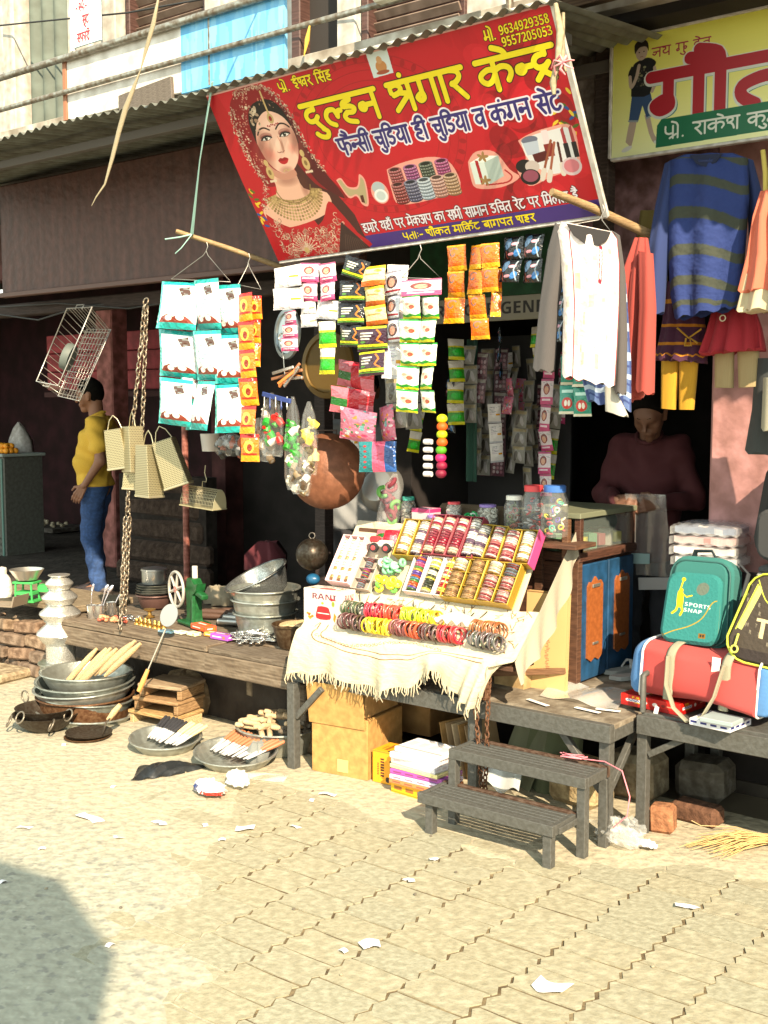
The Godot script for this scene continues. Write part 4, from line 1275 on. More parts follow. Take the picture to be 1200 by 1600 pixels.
func sachet_print(kind: String) -> StandardMaterial3D:
	if mats.has("pk" + kind):
		return mats["pk" + kind]
	var W := 96
	var H := 128
	var im := img(W, H, Color(0.9, 0.88, 0.86))
	var teal := Color(0.1, 0.62, 0.6)
	match kind:
		"teal":
			im.fill(Color(0.86, 0.9, 0.9))
			im.fill_rect(Rect2i(0, 0, W, 10), teal)
			im.fill_rect(Rect2i(0, 112, W, 16), teal)
			im.fill_rect(Rect2i(0, 0, 7, H), Color(0.35, 0.75, 0.73))
			fpoly(im, PV("6,112 14,98 30,90 46,98 62,88 80,98 92,112"), Color(0.5, 0.2, 0.14))
			fell(im, 34, 100, 9, 7, Color(0.95, 0.93, 0.9))
			fell(im, 62, 98, 10, 8, Color(0.95, 0.93, 0.9))
			fpoly(im, PV("50,20 74,14 82,36 62,40"), Color(0.3, 0.2, 0.16))
			for k in 4:
				im.fill_rect(Rect2i(20, 50 + k * 9, 50 - k * 6, 4), Color(0.66, 0.78, 0.8))
		"orange":
			im.fill(Color(0.85, 0.42, 0.08))
			im.fill_rect(Rect2i(0, 0, W, 16), Color(0.75, 0.12, 0.1))
			im.fill_rect(Rect2i(0, 100, W, 28), Color(0.9, 0.6, 0.12))
			fell(im, 46, 58, 28, 30, Color(0.93, 0.7, 0.25))
			fell(im, 50, 62, 14, 18, Color(0.5, 0.18, 0.08))
			im.fill_rect(Rect2i(10, 88, 76, 8), Color(0.7, 0.1, 0.08))
		"swirl":
			im.fill(Color(0.88, 0.42, 0.05))
			im.fill_rect(Rect2i(0, 104, W, 24), Color(0.92, 0.66, 0.1))
			im.fill_rect(Rect2i(0, 0, W, 8), Color(0.9, 0.6, 0.12))
			var o := []
			for k in 18:
				var a := 0.5 + k * 0.3
				o.append(V2(38, 40) + V2(cos(a), sin(a)) * (8 + k * 1.2))
			fline(im, o, 7, Color(0.45, 0.42, 0.42))
			for k in 5:
				fell(im, 70 + 8 * cos(k * 1.25), 60 + 8 * sin(k * 1.25), 4, 3, Color(0.6, 0.3, 0.1))
			for k in 3:
				im.fill_rect(Rect2i(18, 80 + k * 8, 60, 3), Color(0.7, 0.25, 0.05))
		"pink":
			im.fill(Color(0.9, 0.84, 0.86))
			im.fill_rect(Rect2i(0, 0, W, 12), Color(0.75, 0.35, 0.5))
			im.fill_rect(Rect2i(0, 92, W, 36), Color(0.8, 0.3, 0.5))
			fell(im, 48, 52, 26, 28, Color(0.55, 0.24, 0.22))
			fell(im, 48, 56, 16, 19, Color(0.85, 0.64, 0.54))
			im.fill_rect(Rect2i(14, 100, 66, 10), Color(0.95, 0.85, 0.9))
		"white":
			im.fill(Color(0.9, 0.88, 0.87))
			im.fill_rect(Rect2i(0, 116, W, 12), Color(0.75, 0.75, 0.78))
			im.fill_rect(Rect2i(60, 64, 30, 12), Color(0.85, 0.6, 0.1))
			for k in 5:
				im.fill_rect(Rect2i(12, 20 + k * 11, 40, 4), Color(0.75, 0.7, 0.75))
		"blackyel", "purpleyel":
			im.fill(Color(0.07, 0.07, 0.09) if kind == "blackyel" else Color(0.2, 0.07, 0.16))
			im.fill_rect(Rect2i(0, 0, W, 12), Color(0.75, 0.78, 0.1) if kind == "purpleyel" else Color(0.06, 0.06, 0.07))
			im.fill_rect(Rect2i(0, 92, W, 14), Color(0.78, 0.8, 0.1))
			im.fill_rect(Rect2i(0, 110, W, 5), Color(0.35, 0.6, 0.15))
			fline(im, smooth(V2s("70,20 80,44 70,70 84,86"), 4), 6, Color(0.85, 0.45, 0.08))
			for k in 3:
				im.fill_rect(Rect2i(14, 30 + k * 15, 44 - k * 6, 8), Color(0.85, 0.84, 0.78))
			fell(im, 22, 80, 10, 6, Color(0.3, 0.55, 0.15))
		"cream":
			im.fill(Color(0.92, 0.86, 0.62))
			im.fill_rect(Rect2i(0, 0, W, 20), Color(0.9, 0.75, 0.15))
			im.fill_rect(Rect2i(0, 96, W, 32), Color(0.85, 0.4, 0.1))
			im.fill_rect(Rect2i(16, 50, 60, 10), Color(0.8, 0.55, 0.3))
			fell(im, 70, 34, 14, 10, Color(0.9, 0.6, 0.2))
		"face":
			im.fill(Color(0.82, 0.82, 0.84))
			im.fill_rect(Rect2i(0, 0, W, 10), Color(0.5, 0.5, 0.55))
			fell(im, 52, 62, 30, 36, Color(0.24, 0.1, 0.08))
			fell(im, 52, 66, 18, 24, Color(0.72, 0.5, 0.4))
			im.fill_rect(Rect2i(4, 106, 88, 10), Color(0.6, 0.15, 0.2))
		"green":
			im.fill(Color(0.88, 0.9, 0.84))
			fpoly(im, PV("0,96 24,106 50,98 76,108 96,98 96,128 0,128"), Color(0.12, 0.55, 0.15))
			fpoly(im, PV("0,112 30,118 60,112 96,118 96,128 0,128"), Color(0.8, 0.78, 0.1))
			im.fill_rect(Rect2i(0, 0, W, 9), Color(0.1, 0.55, 0.2))
			fell(im, 54, 56, 26, 20, Color(0.8, 0.74, 0.62))
			fell(im, 60, 62, 14, 12, Color(0.62, 0.3, 0.2))
			fell(im, 36, 44, 12, 8, Color(0.9, 0.5, 0.4))
		"lime":
			im.fill(Color(0.2, 0.6, 0.1))
			im.fill_rect(Rect2i(0, 0, W, 50), Color(0.85, 0.82, 0.78))
			im.fill_rect(Rect2i(0, 44, W, 10), Color(0.8, 0.75, 0.1))
			fell(im, 48, 84, 30, 20, Color(0.1, 0.75, 0.15))
			im.fill_rect(Rect2i(0, 110, W, 18), Color(0.85, 0.82, 0.1))
		"gloss":
			im.fill(Color(0.05, 0.06, 0.08))
			fell(im, 26, 40, 16, 34, Color(0.3, 0.42, 0.55), 0.4)
			fell(im, 70, 90, 14, 24, Color(0.2, 0.45, 0.7), 0.5)
			fell(im, 62, 40, 18, 9, Color(0.85, 0.6, 0.66), -0.2)
			fell(im, 40, 96, 16, 8, Color(0.8, 0.55, 0.6), -0.2)
			fline(im, V2s("80,10 70,60 84,120"), 6, Color(0.6, 0.66, 0.7))
			fline(im, V2s("14,80 20,120"), 5, Color(0.5, 0.2, 0.15))
		"tealred":
			im.fill(Color(0.06, 0.5, 0.42))
			fell(im, 48, 80, 32, 26, Color(0.72, 0.14, 0.1))
			fell(im, 40, 80, 9, 14, Color(0.86, 0.84, 0.78))
			fell(im, 60, 80, 8, 14, Color(0.86, 0.84, 0.78))
			im.fill_rect(Rect2i(14, 20, 66, 14), Color(0.7, 0.85, 0.8))
			im.fill_rect(Rect2i(0, 116, W, 12), Color(0.8, 0.78, 0.7))
		"blister":
			im.fill(Color(0.5, 0.49, 0.46))
			im.fill_rect(Rect2i(8, 6, 80, 22), Color(0.6, 0.55, 0.42))
			fell(im, 34, 74, 14, 40, Color(0.3, 0.28, 0.26), 0.2)
			fell(im, 66, 78, 12, 36, Color(0.62, 0.6, 0.6), -0.2)
		"blister2":
			im.fill(Color(0.36, 0.22, 0.27))
			im.fill_rect(Rect2i(6, 6, 84, 18), Color(0.6, 0.58, 0.55))
			for k in 9:
				fell(im, 22 + (k % 3) * 26, 48 + (k / 3) * 26, 10, 10, Color(0.55, 0.35, 0.4).lerp(Color(0.7, 0.7, 0.72), (k % 4) / 4.0))
		"floral":
			im.fill(Color(0.76, 0.42, 0.52))
			for k in 40:
				fell(im, rnd(0, W), rnd(0, H), rnd(3, 9), rnd(3, 7), [Color(0.8, 0.25, 0.4), Color(0.4, 0.6, 0.6), Color(0.85, 0.8, 0.8), Color(0.3, 0.45, 0.3), Color(0.85, 0.5, 0.2)][k % 5])
		"redpink":
			im.fill(Color(0.78, 0.4, 0.46))
			im.fill_rect(Rect2i(40, 0, 26, H), Color(0.7, 0.1, 0.18))
			im.fill_rect(Rect2i(0, 52, 40, 40), Color(0.12, 0.4, 0.15))
			im.fill_rect(Rect2i(66, 20, 30, 50), Color(0.74, 0.14, 0.2))
		"stripes":
			im.fill(Color(0.1, 0.42, 0.44))
			im.fill_rect(Rect2i(36, 0, 32, H), Color(0.8, 0.3, 0.42))
			im.fill_rect(Rect2i(68, 0, 28, H), Color(0.12, 0.3, 0.55))
			for k in 5:
				fell(im, 16, 20 + k * 22, 5, 5, Color(0.6, 0.15, 0.15))
	if kind in ["teal", "pink", "white", "green", "face", "cream"]:
		for k in 14:
			im.fill_rect(Rect2i(rng.randi() % 70 + 8, rng.randi() % 40 + 14, rng.randi() % 16 + 3, 2), Color(0.5, 0.55, 0.55))
	var m := MI(im, 0.26, 0.0, "crinkle", 0.9)
	m.metallic_specular = 0.6
	mats["pk" + kind] = m
	return m

func strip(label: String, group: String, at: Vector3, w: float, h: float, n: int, kind: String, turn := 0.0, lean := 0.0, called := "sachet_strip") -> Node3D:
	var t := thing(called, label, "packet strip", at, turn, group)
	t.rotation_degrees.z = lean
	var me := pillow(w, h * 0.985, minf(w, h) * 0.15)
	var sway := 0.0
	for i in n:
		var o := part("sachet", me, sachet_print(kind), t, V3(0, -i * h, sway))
		o.rotation_degrees = V3(rnd(-11, 11), rnd(-14, 14), rnd(-2.5, 2.5))
		sway += rnd(-0.004, 0.004)
	return t

func hanger(label: String, a: Vector3, b: Vector3, top: Vector3) -> void:
	var p := [a, a.lerp(top, 0.92) + V3(0, -0.01, 0), top, top + V3(0.012, 0.02, 0), top + V3(0.004, 0.04, 0)]
	var mb := N().tube(p, 0.0022, 5)
	mb.tube([top, b.lerp(top, 0.92) + V3(0, -0.01, 0), b, a], 0.0022, 5)
	solo("wire_hanger", mb.done(), M(0.35, 0.33, 0.3, 0.4, 0.8), label, "hanger", Vector3.ZERO, Vector3.ZERO, "wire hangers on the bamboo sticks")

func chain_mesh(a: Vector3, b: Vector3, ln := 0.036, r := 0.0045) -> MB:
	var mb := N()
	var n := int(a.distance_to(b) / (ln * 0.74))
	var d := (b - a).normalized()
	var sx := d.cross(V3(0, 0, 1)).normalized()
	var sz := sx.cross(d)
	for i in n:
		var c := a.lerp(b, (i + 0.5) / n) + V3(rnd(-0.002, 0.002), 0, rnd(-0.002, 0.002))
		var w := (sx if i % 2 else sz).rotated(d, rnd(-0.4, 0.4))
		var p := []
		for k in 10:
			var t := TAU * k / 10
			p.append(c + d * cos(t) * ln * 0.5 + w * sin(t) * ln * 0.3)
		mb.tube(p, r, 5, true)
	return mb

func garment_rings(rows: Array, depth: float) -> Array:
	var o := []
	for r in rows:
		var a: Vector3 = r[0]
		var b: Vector3 = r[1]
		var k: float = r[2] if r.size() > 2 else 1.0
		o.append([(a + b) / 2, (b - a) / 2, V3(0, 0, depth * k)])
	return o

func cloth(r: float, g: float, b: float, bump := 0.5) -> StandardMaterial3D:
	var m := M(r, g, b, 0.9, 0, "weave", 22, "bump", bump)
	m.rim_enabled = true
	m.rim = 0.3
	return m

func printed_cloth(im: Image) -> StandardMaterial3D:
	return MI(im, 0.9, 0, "bump", 0.5)

func build_hanging() -> void:
	var g1 := "white and teal sachet strips under the brown hood"
	strip("leftmost leaning column of white and teal sachets", g1, V3(-4.216, 2.294, -3.78), .226, .23, 3, "teal", 4, -6.5)
	strip("second column of white and teal sachets from the left", g1, V3(-4.037, 2.296, -3.77), .191, .237, 3, "teal", -5, -1)
	strip("right-hand column of white and teal sachets beside the orange strip", g1, V3(-3.922, 2.264, -3.79), .165, .229, 3, "teal", 10, 1)
	strip("pair of teal sachets showing between two white columns near their foot", g1, V3(-4.216, 1.858, -3.84), .118, .136, 2, "teal", 25, 0)
	var g2 := "long narrow orange sachet strips"
	strip("long narrow orange and red sachet strip beside the teal columns", g2, V3(-3.811, 2.22, -3.8), .091, .129, 6, "orange", 12, 1.5)
	strip("short orange sachet strip tucked behind the long orange one", g2, V3(-3.794, 2.21, -3.84), .07, .108, 3, "orange", 30, -1)
	hanger("wire hanger above the white and teal sachets", V3(-4.289, 2.314, -3.78), V3(-3.886, 2.275, -3.78), V3(-4.066, 2.431, -3.8))
	hanger("wire hanger above the long orange sachet strip", V3(-3.867, 2.262, -3.81), V3(-3.719, 2.232, -3.81), V3(-3.849, 2.367, -3.86))
	var g3 := "sachets hanging under the middle of the banner"
	strip("broad white packet at the left of the middle cluster", g3, V3(-3.658, 2.341, -3.92), .16, .098, 2, "white", 6, 2)
	strip("three tiny pink sachets below the broad white packet", g3, V3(-3.654, 2.139, -3.93), .104, .061, 3, "pink", -4, 1)
	strip("pink sachet column right of the broad white packet", g3, V3(-3.535, 2.348, -3.94), .101, .085, 2, "pink", 10, -4)
	strip("second pink sachet column, above the lime green packet", g3, V3(-3.427, 2.339, -3.93), .098, .084, 2, "pink", -8, 3)
	strip("plain white pair of packets under the left pink column", g3, V3(-3.561, 2.179, -3.95), .09, .058, 2, "white", 0, 2)
	strip("wide plain white packet under the right pink column", g3, V3(-3.43, 2.175, -3.95), .16, .085, 1, "white", 0, -3)
	strip("two packets with bright green feet hanging below the white packet", g3, V3(-3.437, 2.084, -3.94), .099, .119, 2, "lime", 0, 0)
	strip("black and yellow sachet column left of the cream column", g3, V3(-3.279, 2.253, -3.93), .135, .097, 3, "blackyel", 7, -3)
	strip("single tilted black and yellow sachet at the top of the cluster", g3, V3(-3.221, 2.34, -3.9), .13, .09, 1, "blackyel", 0, -20)
	strip("cream and yellow sachet column in the middle cluster", g3, V3(-3.144, 2.302, -3.91), .131, .084, 3, "cream", -5, 1)
	strip("two purple sachets with yellow bands below the cream column", g3, V3(-3.166, 2.048, -3.92), .164, .107, 2, "purpleyel", -3, 1)
	strip("grey sachet column with dark oval portraits", g3, V3(-3.055, 2.276, -3.93), .104, .1, 3, "face", -12, 2)
	strip("plain silver-white packets behind the portrait sachets", g3, V3(-3.058, 2.307, -3.97), .097, .163, 3, "white", 14, -2)
	var g4 := "green and white sachet strips with a card header"
	var hc := solo("card_header", N().box(Vector3.ZERO, V3(.206, .067, 0.004)).done(), sachet_print("pink"), "pinkish white card header above the green and white strips", "card", V3(-2.854, 2.19, -3.86), V3(0, 0, -1))
	strip("left green and white sachet strip below the card header", g4, V3(-2.907, 2.16, -3.86), .103, .097, 5, "green", 5, -2.5)
	strip("right green and white sachet strip below the card header", g4, V3(-2.816, 2.155, -3.87), .094, .096, 5, "green", -10, -2)
	hanger("wire hanger above the green and white strips", V3(-2.953, 2.236, -3.86), V3(-2.751, 2.217, -3.86), V3(-2.894, 2.33, -3.9))
	var g5 := "orange sachet strips with a grey swirl"
	strip("leftmost orange swirl sachet strip", g5, V3(-2.763, 2.366, -3.98), .093, .107, 3, "swirl", 5, -2)
	strip("second orange swirl sachet strip from the left", g5, V3(-2.665, 2.359, -3.99), .079, .1, 3, "swirl", -8, -1)
	strip("right-hand orange swirl sachet strip, the shortest", g5, V3(-2.59, 2.358, -3.97), .08, .097, 2, "swirl", 10, -1)
	strip("single orange swirl sachet hanging lowest", g5, V3(-2.66, 2.062, -4), .082, .086, 1, "swirl", 0, 0)
	strip("orange swirl sachet half hidden behind the shortest strip", g5, V3(-2.59, 2.261, -4.02), .043, .098, 2, "swirl", 40, 0)
	var g6 := "glossy black sachets under the banner"
	strip("left pair of glossy black sachets under the violet strip", g6, V3(-2.497, 2.378, -4), .096, .091, 2, "gloss", 10, -4)
	strip("right pair of glossy black sachets under the violet strip", g6, V3(-2.4, 2.38, -4), .094, .095, 2, "gloss", -8, -4)
	strip("glossy black sachets between the grey sleeve and the white shirt", g6, V3(-2.259, 2.218, -3.95), .068, .09, 3, "gloss", 0, -2)
	strip("teal sachet with a red disc below the white shirt, left one", "teal sachets below the white shirt", V3(-2.193, 1.895, -3.92), .066, .112, 2, "tealred", 20, -2)
	strip("teal sachet with a red disc below the white shirt, right one", "teal sachets below the white shirt", V3(-2.124, 1.883, -3.9), .076, .11, 2, "tealred", -10, -1)
	var g7 := "folded fabric packs hanging over the bangle stall"
	strip("pink and green folded fabric packs below the purple sachets", g7, V3(-3.362, 1.903, -4.06), .219, .121, 2, "redpink", 15, -9, "fabric_pack")
	strip("floral fabric pack in clear film, left of two", g7, V3(-3.338, 1.689, -4.04), .203, .151, 1, "floral", 5, -8, "fabric_pack")
	strip("floral fabric pack in clear film, darker right one", g7, V3(-3.227, 1.706, -4.1), .191, .161, 1, "floral", -20, 6, "fabric_pack")
	strip("teal, pink and blue striped fabric pack hanging lowest", g7, V3(-3.243, 1.546, -4.06), .177, .139, 1, "stripes", 10, 3, "fabric_pack")
	strip("small grey blister cards right of the pink fabric packs", g7, V3(-3.176, 1.832, -4.1), .101, .114, 2, "blister", 0, 3, "fabric_pack")
	var balls := [Color(0.75, 0.8, 0.1), Color(0.9, 0.35, 0.08), Color(0.65, 0.75, 0.08), Color(0.9, 0.35, 0.08), Color(0.3, 0.6, 0.1), Color(0.8, 0.1, 0.4), Color(0.5, 0.04, 0.2), Color(0.45, 0.04, 0.18)]
	var bs := thing("ball_string", "string of fluorescent orange, lime and pink balls", "string of balls", V3(-2.954, 1.667, -4.15))
	for k in 8:
		var c: Color = balls[k].srgb_to_linear()
		part("ball", N().ball(Vector3.ZERO, V3(0.025, 0.021, 0.025), 14, 8).done(), M(c.r, c.g, c.b, 0.6), bs, V3(rnd(-0.004, 0.004), -0.018 - k * 0.0345, 0))
	var rs := thing("reel_string", "string of small white and grey reels left of the coloured balls", "string of reels", V3(-3.027, 1.547, -4.15))
	for k in 5:
		part("reel", N().lathe([V2(0, -0.02), V2(0.012, -0.02), V2(0.013, 0), V2(0.012, 0.02), V2(0, 0.02)], 12, Transform3D(Basis(Vector3.FORWARD, PI / 2))).done(), M(0.6, 0.58, 0.58, 0.5), rs, V3(0, -k * 0.036, 0))
	build_clothes()
	build_hanging_metal()
	var names2 := ["first", "second", "third", "fourth", "fifth", "sixth"]
	for k in 6:
		var q: Vector3 = [V3(-3.468, 2.016, -5.3), V3(-3.378, 2.013, -5.3), V3(-3.321, 2.03, -5.35), V3(-3.202, 1.957, -5.3), V3(-3.122, 1.821, -5.3), V3(-3.504, 1.818, -5.25)][k]
		strip("%s column of blister cards on the dim rack inside the shop" % names2[k], "blister cards on the dim rack inside the shop", q, 0.075, 0.115, 6 if k < 4 else 4, "blister2" if k % 3 == 1 else "blister", rnd(-25, 25), rnd(-2, 2), "card_strip")
	strip("dark green and grey packs hanging left of the dim rack", "blister cards on the dim rack inside the shop", V3(-3.402, 2.047, -4.9), 0.09, 0.11, 4, "lime", 50, 0, "card_strip")
	strip("dull grey packs hanging in the shadow beside the green strips", "blister cards on the dim rack inside the shop", V3(-3.379, 2.017, -5), 0.08, 0.1, 4, "blister", 10, 0, "card_strip")
	var kinds := ["blister", "gloss", "blister2", "white", "floral", "blister", "lime", "pink"]
	var spots := [V3(-3.438, 1.953, -5), V3(-3.429, 1.819, -4.9), V3(-3.332, 1.952, -5.05), V3(-3.295, 1.687, -5.1), V3(-3.206, 1.819, -5.1), V3(-3.157, 1.654, -5.15), V3(-3.045, 2.075, -5.1), V3(-2.911, 1.94, -5), V3(-2.915, 1.784, -5.1), V3(-3.299, 2.087, -5.15), V3(-4.061, 1.789, -4.7), V3(-4.02, 1.825, -4.8), V3(-4.198, 1.687, -4.75), V3(-3.622, 1.951, -4.8), V3(-3.633, 1.654, -4.9), V3(-2.993, 1.558, -5.1), V3(-3.872, 2.054, -5.5), V3(-3.745, 1.686, -5.5), V3(-3.57, 1.471, -5.45), V3(-3.448, 1.968, -5.45), V3(-3.356, 1.827, -5.45), V3(-3.261, 1.687, -5.45), V3(-3.11, 1.551, -5.4), V3(-3.039, 1.956, -5.4)]
	for k in spots.size():
		var q: Vector3 = spots[k]
		strip("dim hanging bunch of %s %s" % [["grey blister cards", "dark glossy packs", "plum blister cards", "pale packets", "floral packs", "grey hair clips", "green packs", "pink packets"][k % 8], "inside the shop, left part" if k < 2 else ("deep inside the bridal shop" if k < 8 else ("below the inner sign, right part" if k < 10 else ("in the dark behind the middle cluster" if k < 16 else "on the shop's back wall")))], "dim bunches hanging inside the bridal shop", q + V3(0, 0.03, 0), rnd(0.06, 0.1), rnd(0.09, 0.14), 2 + k % 2, kinds[k % 8], rnd(-40, 40), rnd(-9, 9), "card_strip")
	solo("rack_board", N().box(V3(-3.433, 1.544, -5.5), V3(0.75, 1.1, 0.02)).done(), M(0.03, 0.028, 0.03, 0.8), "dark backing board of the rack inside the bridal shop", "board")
	solo("cloth_drape", N().sheet(func(u: float, v: float) -> Vector3: return V3(-3.433, 1.856, -5.1) + V3((u - 0.5) * 0.07, 0.2 - v * 0.75, 0.012 * sin(u * 9.0)), 8, 4, V3(0, 0, 0.002)).done(), cloth(0.03, 0.1, 0.07), "narrow dark teal cloth hanging beside the dim rack", "cloth")

func build_clothes() -> void:
	var z := -3.72
	var im := img(512, 256, Color(0.3, 0.29, 0.29))
	im.fill_rect(Rect2i(14, 0, 232, 256), Color(0.86, 0.8, 0.78))
	im.fill_rect(Rect2i(10, 0, 6, 256), Color(0.7, 0.16, 0.22))
	im.fill_rect(Rect2i(244, 0, 6, 256), Color(0.7, 0.16, 0.22))
	for k in 60:
		im.fill_rect(Rect2i(rng.randi() % 200 + 26, rng.randi() % 200 + 40, rng.randi() % 14 + 2, rng.randi() % 22 + 2), Color(0.86, 0.8, 0.78).lerp(Color(0.7, 0.62, 0.5), rnd(0, 0.8)))
	im.fill_rect(Rect2i(160, 20, 3, 236), Color(0.6, 0.2, 0.24))
	fpoly(im, PV("88,70 96,66 104,128 96,130"), Color(0.5, 0.12, 0.2))
	fpoly(im, PV("91,76 96,74 101,122 97,124"), Color(0.85, 0.8, 0.78))
	var sh := thing("printed_shirt", "sunlit white printed shirt with red piping and grey sleeves", "shirt", Vector3.ZERO)
	part("body", N().loft(garment_rings([[V3(-2.125, 2.368, -3.72), V3(-1.918, 2.312, -3.72), 0.5], [V3(-2.141, 2.333, -3.72), V3(-1.895, 2.284, -3.72), 0.9], [V3(-2.123, 2.222, -3.72), V3(-1.884, 2.195, -3.72)], [V3(-2.11, 2.084, -3.72), V3(-1.883, 2.06, -3.72)], [V3(-2.111, 1.946, -3.72), V3(-1.888, 1.916, -3.72)], [V3(-2.106, 1.816, -3.71), V3(-1.89, 1.772, -3.71)]], 0.028), 40, 0.12, 4.0, false).done(), printed_cloth(im), sh)
	var gr := cloth(0.115, 0.105, 0.105)
	part("sleeve", N().loft(garment_rings([[V3(-2.152, 2.367, -3.73), V3(-2.109, 2.327, -3.73), 0.6], [V3(-2.18, 2.273, -3.73), V3(-2.103, 2.233, -3.73)], [V3(-2.216, 2.091, -3.74), V3(-2.143, 2.078, -3.74)], [V3(-2.251, 1.839, -3.75), V3(-2.161, 1.832, -3.75), 0.8]], 0.022), 20, 0.1, 2.0).done(), gr, sh)
	part("sleeve", N().loft(garment_rings([[V3(-1.939, 2.322, -3.75), V3(-1.906, 2.301, -3.75), 0.6], [V3(-1.939, 2.19, -3.77), V3(-1.893, 2.165, -3.77)], [V3(-1.929, 1.965, -3.78), V3(-1.887, 1.959, -3.78)], [V3(-1.93, 1.755, -3.78), V3(-1.885, 1.746, -3.78), 0.8]], 0.02), 16, 0.1, 2.0).done(), gr, sh)
	part("collar", N().tube([V3(-2.063, 2.348, -3.72), V3(-2.01, 2.301, -3.7), V3(-1.959, 2.283, -3.7), V3(-1.935, 2.314, -3.72)], 0.006, 6).done(), gr, sh)
	part("neck_opening", N().prism(PackedVector2Array([V2(-2.087, 2.354), V2(-1.912, 2.308), V2(-1.924, 2.283), V2(-1.959, 2.264), V2(-2.009, 2.273), V2(-2.056, 2.308)]), 0.006, Transform3D(Basis(), V3(0, 0, -3.694))).done(), cloth(0.05, 0.045, 0.045), sh)
	hanger("wire hanger inside the white printed shirt", V3(-2.1, 2.354, -3.74), V3(-1.926, 2.306, -3.74), V3(-2.004, 2.384, -3.8))
	var ck := img(256, 256, Color(0.34, 0.42, 0.6))
	for k in 8:
		ck.fill_rect(Rect2i(k * 32, 0, 10, 256), Color(0.2, 0.26, 0.46))
		ck.fill_rect(Rect2i(0, k * 32, 256, 9), Color(0.66, 0.72, 0.8))
		ck.fill_rect(Rect2i(0, k * 32 + 16, 256, 4), Color(0.2, 0.26, 0.46))
	var cs := thing("check_shirt", "blue and white checked shirt behind the white printed one", "shirt", Vector3.ZERO)
	part("body", N().loft(garment_rings([[V3(-2.115, 2.321, -3.84), V3(-1.961, 2.303, -3.84), 0.5], [V3(-2.139, 2.164, -3.84), V3(-1.923, 2.141, -3.84)], [V3(-2.115, 1.881, -3.84), V3(-1.897, 1.861, -3.84)], [V3(-2.065, 1.726, -3.84), V3(-1.893, 1.687, -3.84)]], 0.03), 36, 0.12, 3.0, false).done(), printed_cloth(ck), cs)
	part("shirt_tail", N().loft(garment_rings([[V3(-1.979, 1.775, -3.8), V3(-1.941, 1.77, -3.8)], [V3(-1.975, 1.691, -3.8), V3(-1.883, 1.668, -3.8), 0.8]], 0.012), 14, 0.1).done(), cloth(0.6, 0.57, 0.5), cs)
	var co := cloth(0.48, 0.075, 0.06)
	var ku := thing("coral_kurta", "coral red kurta hanging behind the checked shirt", "kurta", Vector3.ZERO)
	part("body", N().loft(garment_rings([[V3(-1.994, 2.334, -4.05), V3(-1.942, 2.33, -4.05), 0.5], [V3(-2.037, 2.223, -4.05), V3(-1.919, 2.205, -4.05)], [V3(-2.068, 2.032, -4.05), V3(-1.909, 2.013, -4.05)], [V3(-2.069, 1.789, -4.05), V3(-1.919, 1.775, -4.05)], [V3(-2.051, 1.71, -4.05), V3(-1.945, 1.744, -4.05)]], 0.04), 36, 0.16, 4.0).done(), co, ku)
	part("sleeve", N().loft(garment_rings([[V3(-1.953, 2.278, -4), V3(-1.897, 2.264, -4), 0.7], [V3(-1.939, 2.07, -3.99), V3(-1.877, 2.062, -3.99)], [V3(-1.943, 1.762, -3.98), V3(-1.873, 1.748, -3.98)]], 0.026), 18, 0.12, 2.0).done(), co, ku)
	var js := img(256, 256, Color(0.13, 0.2, 0.42))
	for k in 6:
		var y := 40 + k * 38
		for x in 256:
			var dy := int(10.0 * sin(x / 128.0 * PI * 2.0 + 0.8))
			js.fill_rect(Rect2i(x, y + dy, 1, 12), Color(0.22, 0.24, 0.2))
	var jb := cloth(0.03, 0.055, 0.19)
	var je := thing("striped_jersey", "blue long-sleeved jersey with olive stripes under the yellow sign", "jersey", Vector3.ZERO)
	part("body", N().loft(garment_rings([[V3(-1.876, 2.64, -4.17), V3(-1.663, 2.621, -4.17), 0.6], [V3(-1.925, 2.627, -4.17), V3(-1.61, 2.596, -4.17), 0.8], [V3(-1.929, 2.466, -4.17), V3(-1.601, 2.454, -4.17)], [V3(-1.917, 2.274, -4.17), V3(-1.61, 2.284, -4.17)], [V3(-1.903, 2.128, -4.17), V3(-1.62, 2.13, -4.17)], [V3(-1.882, 2.031, -4.17), V3(-1.628, 2.066, -4.17)]], 0.05), 48, 0.14, 4.0, false).done(), printed_cloth(js), je)
	part("sleeve", N().loft(garment_rings([[V3(-1.937, 2.621, -4.18), V3(-1.886, 2.624, -4.18), 0.7], [V3(-1.961, 2.468, -4.16), V3(-1.893, 2.447, -4.16)], [V3(-1.989, 2.277, -4.15), V3(-1.907, 2.261, -4.15)], [V3(-2.003, 2.064, -4.14), V3(-1.916, 2.057, -4.14), 0.9]], 0.035), 20, 0.12, 2.0).done(), jb, je)
	part("sleeve", N().loft(garment_rings([[V3(-1.646, 2.61, -4.2), V3(-1.607, 2.596, -4.2), 0.7], [V3(-1.638, 2.491, -4.24), V3(-1.585, 2.476, -4.24)], [V3(-1.629, 2.26, -4.26), V3(-1.581, 2.251, -4.26)]], 0.03), 16, 0.1, 2.0).done(), jb, je)
	part("collar", N().tube([V3(-1.827, 2.632, -4.15), V3(-1.773, 2.6, -4.12), V3(-1.729, 2.594, -4.12), V3(-1.703, 2.621, -4.15)], 0.006, 6).done(), cloth(0.02, 0.035, 0.12), je)
	part("neck_opening", N().prism(PackedVector2Array([V2(-1.814, 2.628), V2(-1.691, 2.616), V2(-1.714, 2.588), V2(-1.751, 2.576), V2(-1.788, 2.592)]), 0.006, Transform3D(Basis(), V3(0, 0, -4.122))).done(), cloth(0.012, 0.02, 0.06), je)
	part("neck_label", N().box(V3(-1.758, 2.599, -4.13), V3(0.022, 0.012, 0.003)).done(), M(0.5, 0.45, 0.15), je)
	var pt := img(128, 128, Color(0.25, 0.1, 0.2))
